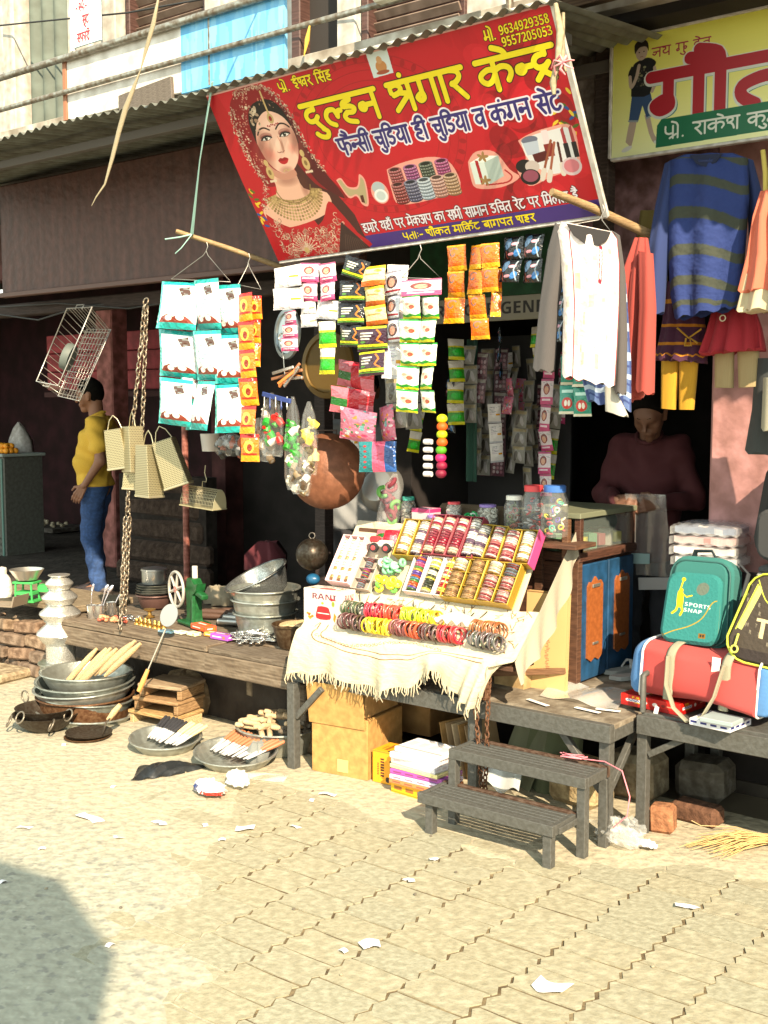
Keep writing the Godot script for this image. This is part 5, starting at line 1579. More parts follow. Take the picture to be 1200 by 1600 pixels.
	for k in 4:
		pt.fill_rect(Rect2i(0, 20 + k * 30, 128, 5), Color(0.66, 0.42, 0.06))
	var tn := thing("child_outfit", "child's purple tunic with yellow trim over mustard leggings", "outfit", Vector3.ZERO)
	part("tunic", N().loft(garment_rings([[V3(-1.982, 2.193, -4.3), V3(-1.834, 2.183, -4.3), 0.6], [V3(-1.984, 2.043, -4.3), V3(-1.82, 2.036, -4.3)], [V3(-2.003, 1.943, -4.3), V3(-1.812, 1.937, -4.3)], [V3(-2.021, 1.891, -4.3), V3(-1.805, 1.873, -4.3), 1.3]], 0.045), 40, 0.12, 6.0).done(), printed_cloth(pt), tn)
	var bow := part("cord_bow", N().tube([V3(-1.902, 2.006, -4.24), V3(-1.854, 1.965, -4.24), V3(-1.804, 1.997, -4.24)], 0.004, 5).tube([V3(-1.863, 1.965, -4.235), V3(-1.867, 1.936, -4.235), V3(-1.841, 1.935, -4.235), V3(-1.847, 1.965, -4.235), V3(-1.815, 1.944, -4.235)], 0.004, 5).done(), cloth(0.5, 0.27, 0.02), tn)
	for q in [[V3(-1.991, 1.888, -4.3), V3(-1.918, 1.886, -4.3), V3(-1.989, 1.695, -4.3), V3(-1.927, 1.69, -4.3)], [V3(-1.916, 1.886, -4.3), V3(-1.839, 1.884, -4.3), V3(-1.913, 1.69, -4.3), V3(-1.852, 1.69, -4.3)]]:
		part("legging", N().loft(garment_rings([[q[0], q[1]], [q[0].lerp(q[2], 0.5), q[1].lerp(q[3], 0.5)], [q[2], q[3], 0.7]], 0.025), 18, 0.06).done(), cloth(0.62, 0.33, 0.02), tn)
	var rf := thing("red_frock", "red net frock over beige trousers hanging before the pink pillar", "frock", Vector3.ZERO)
	part("skirt", N().loft(garment_rings([[V3(-1.781, 2.069, -4.28), V3(-1.612, 2.077, -4.28), 0.6], [V3(-1.8, 1.985, -4.28), V3(-1.581, 1.995, -4.28)], [V3(-1.821, 1.902, -4.28), V3(-1.564, 1.914, -4.28), 1.4]], 0.05), 48, 0.2, 7.0).done(), cloth(0.42, 0.02, 0.035), rf)
	for q in [[V3(-1.769, 1.935, -4.29), V3(-1.693, 1.933, -4.29), V3(-1.765, 1.774, -4.29), V3(-1.691, 1.773, -4.29)], [V3(-1.681, 1.933, -4.29), V3(-1.597, 1.93, -4.29), V3(-1.671, 1.773, -4.29), V3(-1.592, 1.777, -4.29)]]:
		part("trouser_leg", N().loft(garment_rings([[q[0], q[1]], [q[2], q[3], 0.8]], 0.025), 18, 0.06).done(), cloth(0.42, 0.32, 0.16), rf)
	part("tie_string", N().torus(V3(-1.713, 2.033, -4.22), 0.011, 0.0022, Basis(Vector3.RIGHT, PI / 2)).done(), M(0.7, 0.66, 0.5), rf)
	var cf := thing("coral_frock", "coral and cream frock hanging at the picture's right edge", "frock", Vector3.ZERO)
	part("bodice", N().loft(garment_rings([[V3(-1.533, 2.459, -4.1), V3(-1.42, 2.455, -4.1), 0.6], [V3(-1.554, 2.372, -4.1), V3(-1.395, 2.367, -4.1)], [V3(-1.573, 2.239, -4.1), V3(-1.347, 2.243, -4.1)], [V3(-1.6, 2.11, -4.1), V3(-1.299, 2.118, -4.1), 1.3]], 0.06), 48, 0.15, 6.0).done(), cloth(0.75, 0.19, 0.11), cf)
	part("underskirt", N().loft(garment_rings([[V3(-1.58, 2.173, -4.11), V3(-1.326, 2.177, -4.11)], [V3(-1.606, 2.042, -4.11), V3(-1.296, 2.048, -4.11), 1.3]], 0.065), 48, 0.15, 6.0).done(), cloth(0.68, 0.57, 0.37), cf)
	part("shoulder_strap", N().tube([V3(-1.533, 2.603, -4.1), V3(-1.518, 2.522, -4.09), V3(-1.515, 2.451, -4.09)], 0.009, 6).done(), cloth(0.66, 0.52, 0.12), cf)
	var jk := thing("dark_jacket", "dark grey jacket hanging low at the picture's right edge", "jacket", Vector3.ZERO)
	part("body", N().loft(garment_rings([[V3(-1.614, 1.883, -4.3), V3(-1.377, 1.877, -4.3), 0.7], [V3(-1.623, 1.691, -4.3), V3(-1.348, 1.691, -4.3)], [V3(-1.646, 1.53, -4.3), V3(-1.342, 1.514, -4.3)]], 0.05), 36, 0.12, 4.0).done(), cloth(0.045, 0.05, 0.05), jk)
	solo("pale_top", N().loft(garment_rings([[V3(-1.546, 1.808, -4.2), V3(-1.388, 1.806, -4.2)], [V3(-1.549, 1.616, -4.2), V3(-1.359, 1.618, -4.2)]], 0.03), 28, 0.14, 4.0).done(), cloth(0.4, 0.38, 0.28), "pale cream top hanging in front of the dark jacket", "top")
	solo("patterned_cloth", N().loft(garment_rings([[V3(-2.195, 2.513, -4.5), V3(-2.075, 2.5, -4.5)], [V3(-2.233, 2.226, -4.5), V3(-2.063, 2.215, -4.5)]], 0.03), 28, 0.14, 4.0).done(), cloth(0.25, 0.2, 0.06), "ochre patterned cloth hanging behind the bamboo stick", "cloth")

func build_hanging_metal() -> void:
	var wire := M(0.55, 0.52, 0.48, 0.35, 0.75)
	var bk := thing("wire_basket", "tilted silver wire dish basket hanging above the man in yellow", "basket", Vector3.ZERO)
	var o := V3(-5.88, 2.295, -4.35)
	var ea := V3(-6.139, 1.859, -4.3) - o
	var eb := V3(-5.341, 2.259, -4.12) - o
	var ec := V3(-5.366, 2.144, -4.28) - V3(-5.341, 2.259, -4.12)
	var rim := N()
	for lv in 2:
		var q := o + ec * lv
		var s := 1.0 - 0.06 * lv
		rim.tube([q, q + ea * s, q + ea * s + eb * s, q + eb * s], 0.0042 if lv == 0 else 0.0032, 6, true)
	part("rim", rim.done(), wire, bk)
	var rods := N()
	for k in 12:
		var t := (k + 0.5) / 12.0
		rods.tube([o + ea * t, o + ea * t * 0.94 + ec, o + ea * t * 0.94 + eb * 0.94 + ec, o + ea * t + eb], 0.0022, 5)
	for k in 8:
		var t := (k + 0.5) / 8.0
		rods.tube([o + eb * t, o + eb * t * 0.94 + ec, o + eb * t * 0.94 + ea * 0.94 + ec, o + eb * t + ea], 0.0022, 5)
	part("wire_rods", rods.done(), wire, bk)
	for t in [0.02, 0.98]:
		var q: Vector3 = o + ea * t + eb * 0.5
		var out: Vector3 = ea.normalized() * (-0.03 if t < 0.5 else 0.03)
		part("lug", N().tube([q - eb * 0.14, q - eb * 0.14 + out, q + eb * 0.14 + out, q + eb * 0.14], 0.003, 5).done(), wire, bk)
	solo("plastic_tub", N().lathe([V2(0, 0), V2(0.08, 0.0), V2(0.085, 0.02), V2(0.08, 0.045), V2(0, 0.05)], 20, Transform3D(Basis(V3(0.6, 0, 0.8), 1.2), V3(-5.753, 1.99, -4.28))).done(), M(0.1, 0.12, 0.11, 0.6), "grey-green plastic tub lying inside the hanging wire basket", "tub")
	var steel := M(0.42, 0.39, 0.32, 0.42, 0.8, "rust", 5)
	var ring := V3(-4.799, 2.255, -4.05)
	var ch := thing("iron_chain", "pair of steel chains hanging from one ring before the stall", "chain", Vector3.ZERO)
	part("ring", N().torus(ring, 0.019, 0.0045, Basis(Vector3.RIGHT, PI / 2 - 0.3)).done(), steel, ch)
	part("links", chain_mesh(ring + V3(-0.008, -0.02, 0), V3(-4.892, 1.578, -4.02)).done(), steel, ch)
	part("links", chain_mesh(ring + V3(0.006, -0.02, 0), V3(-4.838, 1.564, -4.04)).done(), steel, ch)
	var ch2 := thing("iron_chain", "bundle of three long steel chains reaching the plank counter", "chain", Vector3.ZERO)
	part("ring", N().torus(V3(-4.943, 1.12, -4.02), 0.017, 0.004, Basis(Vector3.RIGHT, PI / 2)).done(), steel, ch2)
	for q in [[V3(-4.947, 1.36, -4.02), V3(-4.938, 1.134, -4.02)], [V3(-4.896, 1.345, -4), V3(-4.924, 1.137, -4)], [V3(-4.965, 1.105, -4.02), V3(-4.929, .498, -3.94)], [V3(-4.903, 1.11, -4), V3(-4.95, .576, -3.99)], [V3(-4.969, 1.089, -4.04), V3(-4.988, .623, -4)]]:
		part("links", chain_mesh(q[0], q[1]).done(), steel, ch2)
	var brass := M(0.52, 0.46, 0.28, 0.38, 0.75, "perf", 14)
	var edge := M(0.52, 0.47, 0.32, 0.35, 0.8)
	var gl := ["small box grater at the left of the hanging bunch", "second box grater of the bunch, tucked behind", "large front box grater with its slotted face", "tilted box grater at the right of the bunch", "short grater hanging at the back of the bunch"]
	var gq := [[V3(-4.968, 1.474, -3.98), 30, 62, 25, 8], [V3(-4.866, 1.476, -4), 34, 70, -20, 2], [V3(-4.68, 1.368, -3.95), 38, 78, -12, 0], [V3(-4.539, 1.411, -3.98), 34, 72, 30, 18], [V3(-4.895, 1.361, -4.03), 28, 60, 40, -4]]
	for k in 5:
		var q: Array = gq[k]
		var w: float = q[1] / 250.0
		var h: float = q[2] / 285.0
		var t := thing("box_grater", gl[k], "grater", q[0], q[3], "brassy box graters hanging from the chain")
		t.rotation_degrees.z = q[4]
		part("body", N().prism(PackedVector2Array([V2(-w / 2, -h / 2), V2(w / 2, -h / 2), V2(w * 0.4, h / 2), V2(-w * 0.4, h / 2)]), w * 0.6, Transform3D(), 0.003).done(), brass, t)
		var hd := N()
		for s in [-1, 1]:
			hd.tube([V3(s * w * 0.36, h / 2 - 0.003, 0), V3(s * w * 0.2, h / 2 + 0.05, 0), V3(0, h / 2 + 0.075, 0)], 0.003, 5)
		part("handle", hd.done(), edge, t)
		part("band", N().box(V3(0, -h / 2 + 0.007, 0), V3(w * 1.03, 0.012, w * 0.63)).done(), edge, t)
	var tr := thing("mouse_trap", "half-round wire mesh mouse trap hanging from a hook", "trap", V3(-4.432, 1.231, -4.1), 8)
	tr.rotation_degrees.z = -5
	var cage := N()
	var L := 0.215
	for k in 23:
		var x := -L / 2 + L * k / 22.0
		var a := []
		for j in 11:
			var t := PI * j / 10.0
			a.append(V3(x, -0.045 + 0.1 * sin(t), 0.055 * cos(t)))
		cage.tube(a, 0.0011, 4)
	for j in 17:
		var t := PI * j / 16.0
		cage.tube([V3(-L / 2, -0.045 + 0.1 * sin(t), 0.055 * cos(t)), V3(L / 2, -0.045 + 0.1 * sin(t), 0.055 * cos(t))], 0.0011, 4)
	part("mesh_cage", cage.done(), edge, tr)
	part("floor_sheet", N().box(V3(0, -0.047, 0), V3(L + 0.01, 0.006, 0.12)).done(), M(0.4, 0.36, 0.22, 0.5, 0.5), tr)
	var dpoly := PackedVector2Array()
	for j in 11:
		dpoly.append(V2(0.055 * cos(PI * j / 10.0), 0.1 * sin(PI * j / 10.0)))
	part("end_plate", N().prism(dpoly, 0.003, Transform3D(Basis(Vector3.UP, PI / 2), V3(L / 2, -0.045, 0))).done(), M(0.45, 0.42, 0.27, 0.6, 0.4), tr)
	part("hook", N().tube([V3(-0.012, 0.055, 0), V3(-0.012, 0.085, 0), V3(0.012, 0.085, 0), V3(0.012, 0.1, 0), V3(-0.002, 0.13, 0), V3(0, 0.17, 0)], 0.0025, 5).done(), edge, tr)
	var cp := thing("copper_wok", "large round brown-red iron wok hanging above the tubs", "wok", V3(-3.68, 1.395, -4.2))
	cp.rotation_degrees = V3(84, 34, 0)
	part("bowl", N().lathe([V2(0.188, -0.08), V2(0.183, -0.064), V2(0.15, -0.022), V2(0.095, 0.008), V2(0.04, 0.022), V2(0, 0.025)], 40).done(), M(0.24, 0.095, 0.05, 0.55, 0.25, "grime", 4, "bump", 0.3), cp)
	part("handle", N().tube([V3(-0.04, -0.07, -0.16), V3(-0.045, -0.075, -0.2), V3(0.045, -0.075, -0.2), V3(0.04, -0.07, -0.16)], 0.005, 6).done(), M(0.1, 0.07, 0.06, 0.5, 0.6), cp)
	var sp := thing("steel_platter", "grey steel platter hanging edge-on behind the pink sachets", "platter", V3(-3.857, 2.055, -4.12))
	sp.rotation_degrees = V3(88, -18, 0)
	part("dish", N().lathe([V2(0.125, -0.012), V2(0.122, 0.0), V2(0.1, 0.004), V2(0.095, -0.004), V2(0, -0.004)], 36).done(), M(0.35, 0.4, 0.42, 0.3, 0.75), sp)
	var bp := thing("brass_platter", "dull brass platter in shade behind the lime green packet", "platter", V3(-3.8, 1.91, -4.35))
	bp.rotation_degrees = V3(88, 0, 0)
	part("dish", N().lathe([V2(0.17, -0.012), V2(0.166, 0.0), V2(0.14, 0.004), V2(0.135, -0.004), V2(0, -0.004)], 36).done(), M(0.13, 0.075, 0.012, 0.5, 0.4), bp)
	var bw := thing("black_wok", "small round-bottomed black wok hung beside the tub stack", "wok", V3(-3.636, 1.007, -4.05))
	bw.rotation_degrees = V3(80, 40, 0)
	part("bowl", N().lathe([V2(0.078, -0.05), V2(0.074, -0.03), V2(0.06, 0.0), V2(0.035, 0.022), V2(0, 0.03)], 28).done(), M(0.06, 0.055, 0.045, 0.38, 0.7, "rust", 6), bw)
	part("ring_handle", N().torus(V3(0, -0.04, -0.088), 0.014, 0.003).done(), M(0.1, 0.09, 0.08, 0.4, 0.7), bw)
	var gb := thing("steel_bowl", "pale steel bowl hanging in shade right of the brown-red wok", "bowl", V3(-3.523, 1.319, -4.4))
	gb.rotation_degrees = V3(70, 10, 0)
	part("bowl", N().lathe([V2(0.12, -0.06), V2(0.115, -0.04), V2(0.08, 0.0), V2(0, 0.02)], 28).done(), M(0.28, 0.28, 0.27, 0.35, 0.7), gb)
	var hr := thing("hook_rail", "blue plastic rail of wire hooks in front of the brown-red wok", "rail", V3(-3.791, 1.749, -3.98))
	part("rail", N().bar(V3(-0.09, 0.014, 0), V3(0.1, -0.022, 0.01), 0.012, 0.022).done(), M(0.04, 0.07, 0.25, 0.4), hr)
	for k in 5:
		var x := -0.07 + k * 0.037
		part("hook", N().tube([V3(x, 0.0, 0.01), V3(x, -0.05, 0.012), V3(x + 0.01, -0.06, 0.02), V3(x + 0.016, -0.045, 0.025)], 0.0035, 5).done(), M(0.08, 0.12, 0.35, 0.35) if k % 2 else M(0.7, 0.7, 0.68, 0.3, 0.6), hr)
	var sc := thing("peeler_bunch", "bunch of orange-brown and silver peelers tied above the blue rail", "peelers", V3(-3.755, 1.854, -4))
	for k in 9:
		var a := rnd(-0.5, 0.9)
		var d := V3(cos(a), sin(a), rnd(-0.3, 0.3)) * rnd(0.05, 0.08)
		var c := V3(rnd(-0.05, 0.06), rnd(-0.03, 0.03), rnd(-0.03, 0.03))
		part("peeler", N().bar(c - d, c + d, 0.01, 0.014).done(), [M(0.6, 0.2, 0.05, 0.35), M(0.65, 0.62, 0.58, 0.25, 0.8), M(0.35, 0.15, 0.07, 0.5)][k % 3], sc)
	part("hook", N().tube([V3(-3.782, 2.004, -4) - sc.position, V3(-3.762, 1.929, -4) - sc.position, V3(0, 0, 0)], 0.003, 5).torus(V3(-3.774, 2.028, -4) - sc.position, 0.017, 0.0035, Basis(Vector3.RIGHT, 1.4)).done(), M(0.7, 0.68, 0.62, 0.3, 0.8), sc)
	var film := glass(0.95, 0.95, 0.93, 0.05, 0.05)
	var film_b := [["clear bag of green toy bottles hanging from the blue rail", V3(-3.686, 1.509, -3.98), 26, 116, [Color(0.1, 0.5, 0.08), Color(0.12, 0.55, 0.12), Color(0.85, 0.82, 0.75)]], ["clear bag of yellow toy frames right of the green bottles", V3(-3.603, 1.54, -4), 26, 90, [Color(0.8, 0.72, 0.3), Color(0.75, 0.7, 0.5), Color(0.3, 0.25, 0.1)]], ["clear bag of red and green toys left of the green bottles", V3(-3.831, 1.603, -3.99), 40, 80, [Color(0.75, 0.12, 0.1), Color(0.15, 0.6, 0.2), Color(0.85, 0.8, 0.78)]], ["crumpled clear bag with a white knob, the lowest of all", V3(-3.63, 1.397, -3.97), 44, 60, [Color(0.8, 0.78, 0.74), Color(0.5, 0.42, 0.3), Color(0.3, 0.24, 0.18)]], ["clear bag of small brass fittings beside the orange strip", V3(-3.947, 1.533, -4.02), 56, 56, [Color(0.45, 0.36, 0.24), Color(0.6, 0.55, 0.48), Color(0.3, 0.2, 0.15)]], ["clear bag of silver toy wheels below the teal sachets", V3(-4.117, 1.512, -4), 66, 30, [Color(0.5, 0.5, 0.5), Color(0.12, 0.11, 0.11), Color(0.6, 0.3, 0.2)]]]
	for q in film_b:
		var w: float = q[2] / 260.0
		var h: float = q[3] / 300.0
		var t := thing("toy_bag", q[0], "bag", q[1], rnd(-15, 15), "clear bags of small wares below the sachets")
		var cols: Array = q[4]
		for k in 14:
			var c: Color = cols[k % 3].srgb_to_linear()
			var at := V3(rnd(-0.36, 0.36) * w, rnd(-0.42, 0.3) * h, rnd(-0.012, 0.012))
			part("toy", N().lathe([V2(0, -0.028), V2(0.017, -0.026), V2(0.02, 0.004), V2(0.008, 0.02), V2(0.008, 0.032), V2(0, 0.034)], 8).done(), M(c.r, c.g, c.b, 0.35), t, at, V3(rnd(-50, 50), rnd(0, 180), rnd(-60, 60)))
		part("film", N().loft([[V3(0, h * 0.62, 0), V3(0.008, 0, 0), V3(0, 0, 0.006)], [V3(0, h * 0.42, 0), V3(w * 0.36, 0, 0), V3(0, 0, 0.016)], [V3(0, 0.1 * h, 0), V3(w * 0.5, 0, 0), V3(0, 0, 0.024)], [V3(0, -0.35 * h, 0), V3(w * 0.48, 0, 0), V3(0, 0, 0.026)], [V3(0, -0.5 * h, 0), V3(w * 0.44, 0, 0), V3(0, 0, 0.008)]], 22, 0.16, 4.0).done(), film, t)
	var tp := thing("white_jug", "white plastic jug hanging behind the foot of the teal sachets", "jug", V3(-4.4, 1.523, -4.12))
	part("jug", N().lathe([V2(0, -0.05), V2(0.04, -0.05), V2(0.05, 0.04), V2(0.046, 0.04), V2(0.038, -0.044), V2(0, -0.044)], 20).done(), M(0.55, 0.5, 0.46, 0.4), tp)

# ---------- the utensil stall ----------
func basin_mesh(r: float, h: float, base := 0.76, lip := 0.012) -> ArrayMesh:
	return N().lathe([V2(0, 0), V2(r * base * 0.93, 0), V2(r * base, 0.006), V2(r * (base + (1 - base) * 0.75), h * 0.7), V2(r - 0.004, h - 0.004), V2(r + lip * 0.7, h - 0.003), V2(r + lip, h + 0.001), V2(r + lip * 0.9, h + 0.006), V2(r + lip * 0.3, h + 0.007), V2(r - 0.004, h + 0.003), V2(r * (base + (1 - base) * 0.73) - 0.003, h * 0.7), V2(r * base - 0.004, 0.01), V2(0, 0.008)], 40).done()

func build_utensils() -> void:
	var alu := M(0.86, 0.85, 0.81, 0.3, 0.75, "fine", 3, "bump", 0.12)
	var tin := M(0.45, 0.48, 0.45, 0.36, 0.7, "grime", 3, "bump", 0.25)
	var tin2 := M(0.35, 0.385, 0.36, 0.4, 0.7, "grime", 4, "bump", 0.25)
	var iron := M(0.085, 0.075, 0.06, 0.5, 0.6, "rust", 5, "bump", 0.35)
	var rustpan := M(0.2, 0.11, 0.055, 0.55, 0.45, "rust", 4, "bump", 0.3)
	var wood := M(0.62, 0.44, 0.24, 0.65, 0, "fine", 3)
	var wood2 := M(0.5, 0.32, 0.16, 0.75, 0, "wood", 4)
	var brass := M(0.5, 0.3, 0.08, 0.3, 0.8)
	var fc := thing("fruit_cart", "grey-green metal fruit cart with a louvred lower panel", "cart", V3(-10.056, .093, -6.75))
	var fh: float = 1.125
	part("body", N().box(V3(-0.08, fh * 0.5, 0), V3(0.5, fh, 0.45), Basis(), 0.01).done(), M(0.13, 0.135, 0.12, 0.6, 0.2, "faint", 2), fc)
	part("top_tray", N().box(V3(-0.08, fh + 0.012, 0.01), V3(0.56, 0.03, 0.5), Basis(), 0.006).done(), M(0.3, 0.35, 0.33, 0.5), fc)
	for k in 5:
		part("slat", N().box(V3(-0.1, 0.08 + k * 0.058, 0.23), V3(0.38, 0.03, 0.012), Basis(Vector3.RIGHT, 0.5)).done(), M(0.17, 0.17, 0.15, 0.6), fc)
	for x in [-0.16, 0.14]:
		part("frame_post", N().box(V3(x, fh * 0.5, 0.231), V3(0.025, fh * 0.96, 0.014)).done(), M(0.1, 0.2, 0.17, 0.6), fc)
	var og := N().ball(Vector3.ZERO, V3(0.03, 0.028, 0.03), 12, 8).done()
	var om := M(0.85, 0.34, 0.02, 0.5, 0, "", 1, "bump", 0.2)
	var top := fc.position + V3(-0.08, fh + 0.028, 0.0)
	for lv in 2:
		for i in 9 - lv:
			for j in 3 - lv:
				solo("orange", og, om, "bright orange fruit heaped on top of the metal cart", "fruit", top + V3(-0.22 + i * 0.058 + lv * 0.029, 0.028 + lv * 0.046, 0.19 - j * 0.055 - lv * 0.025 + rnd(-0.004, 0.004)), V3(rnd(0, 90), rnd(0, 90), 0), "oranges on the fruit cart")
	solo("white_sack", N().loft([[V3(0, 0, 0), V3(0.15, 0, 0), V3(0, 0, 0.1)], [V3(0, 0.12, 0), V3(0.13, 0, 0), V3(0, 0, 0.1)], [V3(-0.02, 0.24, 0), V3(0.07, 0, 0), V3(0, 0, 0.05)], [V3(-0.03, 0.3, 0), V3(0.01, 0, 0), V3(0, 0, 0.01)]], 20, 0.1).done(), M(0.5, 0.48, 0.47, 0.6, 0, "grime", 4, "crinkle", 0.5), "white plastic sack standing behind the oranges", "sack", top + V3(-0.02, 0.0, -0.16))
	var sf := thing("stone_shelf", "dark stone shelf with pale garlic behind the man in yellow", "shelf", V3(-11.493, .314, -8.2))
	part("slab", N().box(V3(0, -0.03, 0), V3(0.75, 0.05, 0.5)).done(), M(0.14, 0.13, 0.12, 0.8, 0, "stain", 2), sf)
	for k in 26:
		part("garlic", N().ball(Vector3.ZERO, V3(0.025, 0.022, 0.025), 8, 6).done(), M(0.42, 0.36, 0.26, 0.8), sf, V3(rnd(-0.32, 0.3), rnd(0.01, 0.04), rnd(-0.05, 0.22)))
	var bs := thing("brick_step", "crumbling step of dusty bricks at the left edge of the lane", "step", V3(-6.45, 0, -4.55))
	var bm := [M(0.25, 0.165, 0.11, 0.92, 0, "stain", 3, "bump", 0.9), M(0.28, 0.2, 0.135, 0.92, 0, "stain", 3, "bump", 0.9), M(0.22, 0.16, 0.115, 0.92, 0, "stain", 2.4, "bump", 0.9)]
	part("mortar_core", N().box(V3(-0.1, 0.14, -0.1), V3(1.35, 0.28, 0.62), Basis(), 0.03).done(), M(0.27, 0.21, 0.15, 0.95, 0, "stain", 3, "bump", 1.0), bs)
	var be := N().box(Vector3.ZERO, V3(0.22, 0.075, 0.11), Basis(), 0.012).done()
	for r in 4:
		for c in 7 - r:
			part("brick", be, bm[rng.randi() % 3], bs, V3(-0.7 + c * 0.235 + (0.11 if r % 2 else 0.0) + rnd(-0.01, 0.01), 0.04 + r * 0.083, 0.25 + rnd(-0.02, 0.035) - r * 0.012), V3(rnd(-7, 7), rnd(-14, 14), rnd(-5, 5)))
	for r in 3:
		part("brick", be, bm[r], bs, V3(0.64 + rnd(-0.02, 0.02), 0.04 + r * 0.08, 0.08 - r * 0.05), V3(0, 80 + rnd(-9, 9), 0))
	part("low_slab", N().box(V3(-0.2, 0.03, 0.5), V3(1.0, 0.06, 0.3), Basis(Vector3.UP, 0.1), 0.02).done(), M(0.42, 0.34, 0.22, 0.95, 0, "stain", 3, "bump", 1.0), bs)
	var sb := thing("plank_bench", "short weathered plank bench carrying the green scale", "bench", V3(-6.62, 0, -4.72))
	part("plank", N().box(V3(0, 0.405, 0), V3(1.1, 0.045, 0.5), Basis(), 0.006).done(), M(0.34, 0.28, 0.19, 0.9, 0, "wood", 2, "bump", 0.5), sb)
	part("brace", N().bar(V3(0.42, 0.38, 0.18), V3(0.25, 0.27, 0.18), 0.04, 0.04).done(), wood2, sb)
	part("brace", N().bar(V3(0.44, 0.27, 0.18), V3(0.44, 0.385, 0.18), 0.04, 0.05).done(), wood2, sb)
	var at := V3(-6.465, .43, -4.414)
	var s := thing("weighing_scale", "green iron kitchen scale with a steel pan on top", "scale", at, 25)
	var grn := M(0.05, 0.36, 0.09, 0.45)
	part("pan", N().lathe([V2(0, 0.145), V2(0.055, 0.145), V2(0.062, 0.15), V2(0.108, 0.215), V2(0.112, 0.215), V2(0.066, 0.147), V2(0, 0.14)], 28).done(), M(0.6, 0.58, 0.53, 0.28, 0.85), s)
	for x in [-0.055, 0.055]:
		for z in [-0.045, 0.045]:
			part("leg", N().bar(V3(x * 1.1, 0, z), V3(x, 0.13, z), 0.012, 0.012).done(), grn, s)
	part("top_plate", N().box(V3(0, 0.13, 0), V3(0.15, 0.014, 0.11)).done(), grn, s)
	part("beam", N().box(V3(0, 0.06, 0), V3(0.13, 0.02, 0.1)).done(), grn, s)
	part("foot_plate", N().box(V3(0, 0.008, 0), V3(0.15, 0.014, 0.11)).done(), grn, s)
	part("side_arm", N().box(V3(0.13, 0.09, -0.03), V3(0.1, 0.05, 0.05)).done(), grn, s)
	solo("white_bag", N().lathe([V2(0, 0), V2(0.06, 0.0), V2(0.068, 0.05), V2(0.055, 0.12), V2(0.03, 0.15), V2(0.035, 0.17), V2(0.03, 0.19), V2(0, 0.2)], 18).done(), M(0.8, 0.76, 0.72, 0.5, 0, "grime", 6, "crinkle", 0.6), "knotted white bag beside the green scale at the picture's edge", "bag", V3(-6.614, .46, -4.327))
	solo("tin_tray", N().prism(PV("-.11,0 .11,0 .13,.07 .12,.07 .1,.01 -.1,.01 -.12,.07 -.13,.07"), 0.16, Transform3D(Basis(), Vector3.ZERO)).done(), M(0.25, 0.2, 0.15, 0.6, 0.3), "small brown open tin in front of the knotted white bag", "tin", V3(-6.473, .43, -4.252), V3(0, 20, 0))
	var pz := -4.0
	var pt := V3(-5.544, .037, -4)
	var names := ["small", "second smallest", "second largest", "largest"]
	var pr: Array = [[20, 897, 921], [25.5, 921, 943], [29.5, 943, 969], [34, 969, 1002]]
	var yy := [.656, .57, .472, .344]
	var hh := [.078, .09, .101, .128]
	for k in 4:
		var r: float = pr[k][0] * .004
		var h: float = hh[k]
		var t := thing("aluminium_pot", "%s wide-bellied pot in the shining aluminium tower" % names[k], "pot", V3(pt.x, yy[k], pz))
		part("body", N().lathe([V2(0, 0), V2(r * 0.72, 0), V2(r * 0.95, h * 0.3), V2(r, h * 0.42), V2(r * 0.96, h * 0.52), V2(r * 0.6, h * 0.86), V2(r * 0.56, h * 0.93), V2(r * 0.68, h), V2(r * 0.66, h), V2(0, h * 0.94)], 32).done(), alu, t)
	solo("steel_saucer", N().lathe([V2(0, 0.0), V2(0.05, 0.0), V2(0.062, 0.006), V2(0.062, 0.01), V2(0, 0.012)], 24).done(), alu, "small steel lid topping the aluminium pot tower", "lid", V3(pt.x, .73, pz))
	solo("pot_stand", N().lathe([V2(0, 0), V2(0.082, 0), V2(0.085, 0.004), V2(0.085, .114), V2(0.08, .114), V2(0, .114 - 0.002)], 30).done(), alu, "straight-sided steel canister carrying the aluminium pot tower", "canister", V3(pt.x, .23, pz))
	solo("tall_canister", N().lathe([V2(0, 0), V2(0.115, 0), V2(0.12, 0.01), V2(0.12, .23 - 0.012), V2(0.132, .23 - 0.008), V2(0.132, .23 - 0.001), V2(0, .23 - 0.002)], 32).done(), tin, "big steel canister hidden behind the tub stack under the pots", "canister", V3(pt.x, 0.001, pz))
	var c := V3(-5.141, .002, -3.86) * V3(1, 0, 1)
	var px: float = .004
	var lab := ["brown copper-bottomed pot at the foot of the tub stack", "wide tilted tin tub resting on the brown pot", "deep grey tin tub, second from the bottom", "grey tin tub in the middle of the stack", "shallow tin tub, second from the top", "top tin tub holding the rolling pins"]
	var ys := [0.003, -.005 - 0.03, .052 - 0.03, .139 - 0.045, .186 - 0.045, .225 - 0.045]
	var rr := [64.0, 68.0, 62.0, 66.0, 65.0, 60.0]
	var hs := [0.125, 0.09, 0.10, 0.08, 0.075, 0.08]
	for k in 6:
		var m: Material = rustpan if k == 0 else (tin if k % 2 else tin2)
		var mesh := basin_mesh(rr[k] * px, hs[k], 0.84 if k else 0.9)
		solo("tin_tub" if k else "copper_pot", mesh, m, lab[k], "tub" if k else "pot", V3(c.x + [0, 0.0, 0.01, -0.006, 0.006, 0.012][k], ys[k], c.z), V3([0, 2, 1, -1, 0, 1][k], 30 * k, [0, -5, -4, 2, 3, 0][k]), "nested tin tubs on the ground" if k else "")
	var pin := N().lathe([V2(0, 0), V2(0.009, 0.002), V2(0.011, 0.02), V2(0.016, 0.06), V2(0.018, 0.15), V2(0.016, 0.24), V2(0.011, 0.28), V2(0.009, 0.298), V2(0, 0.3)], 12).done()
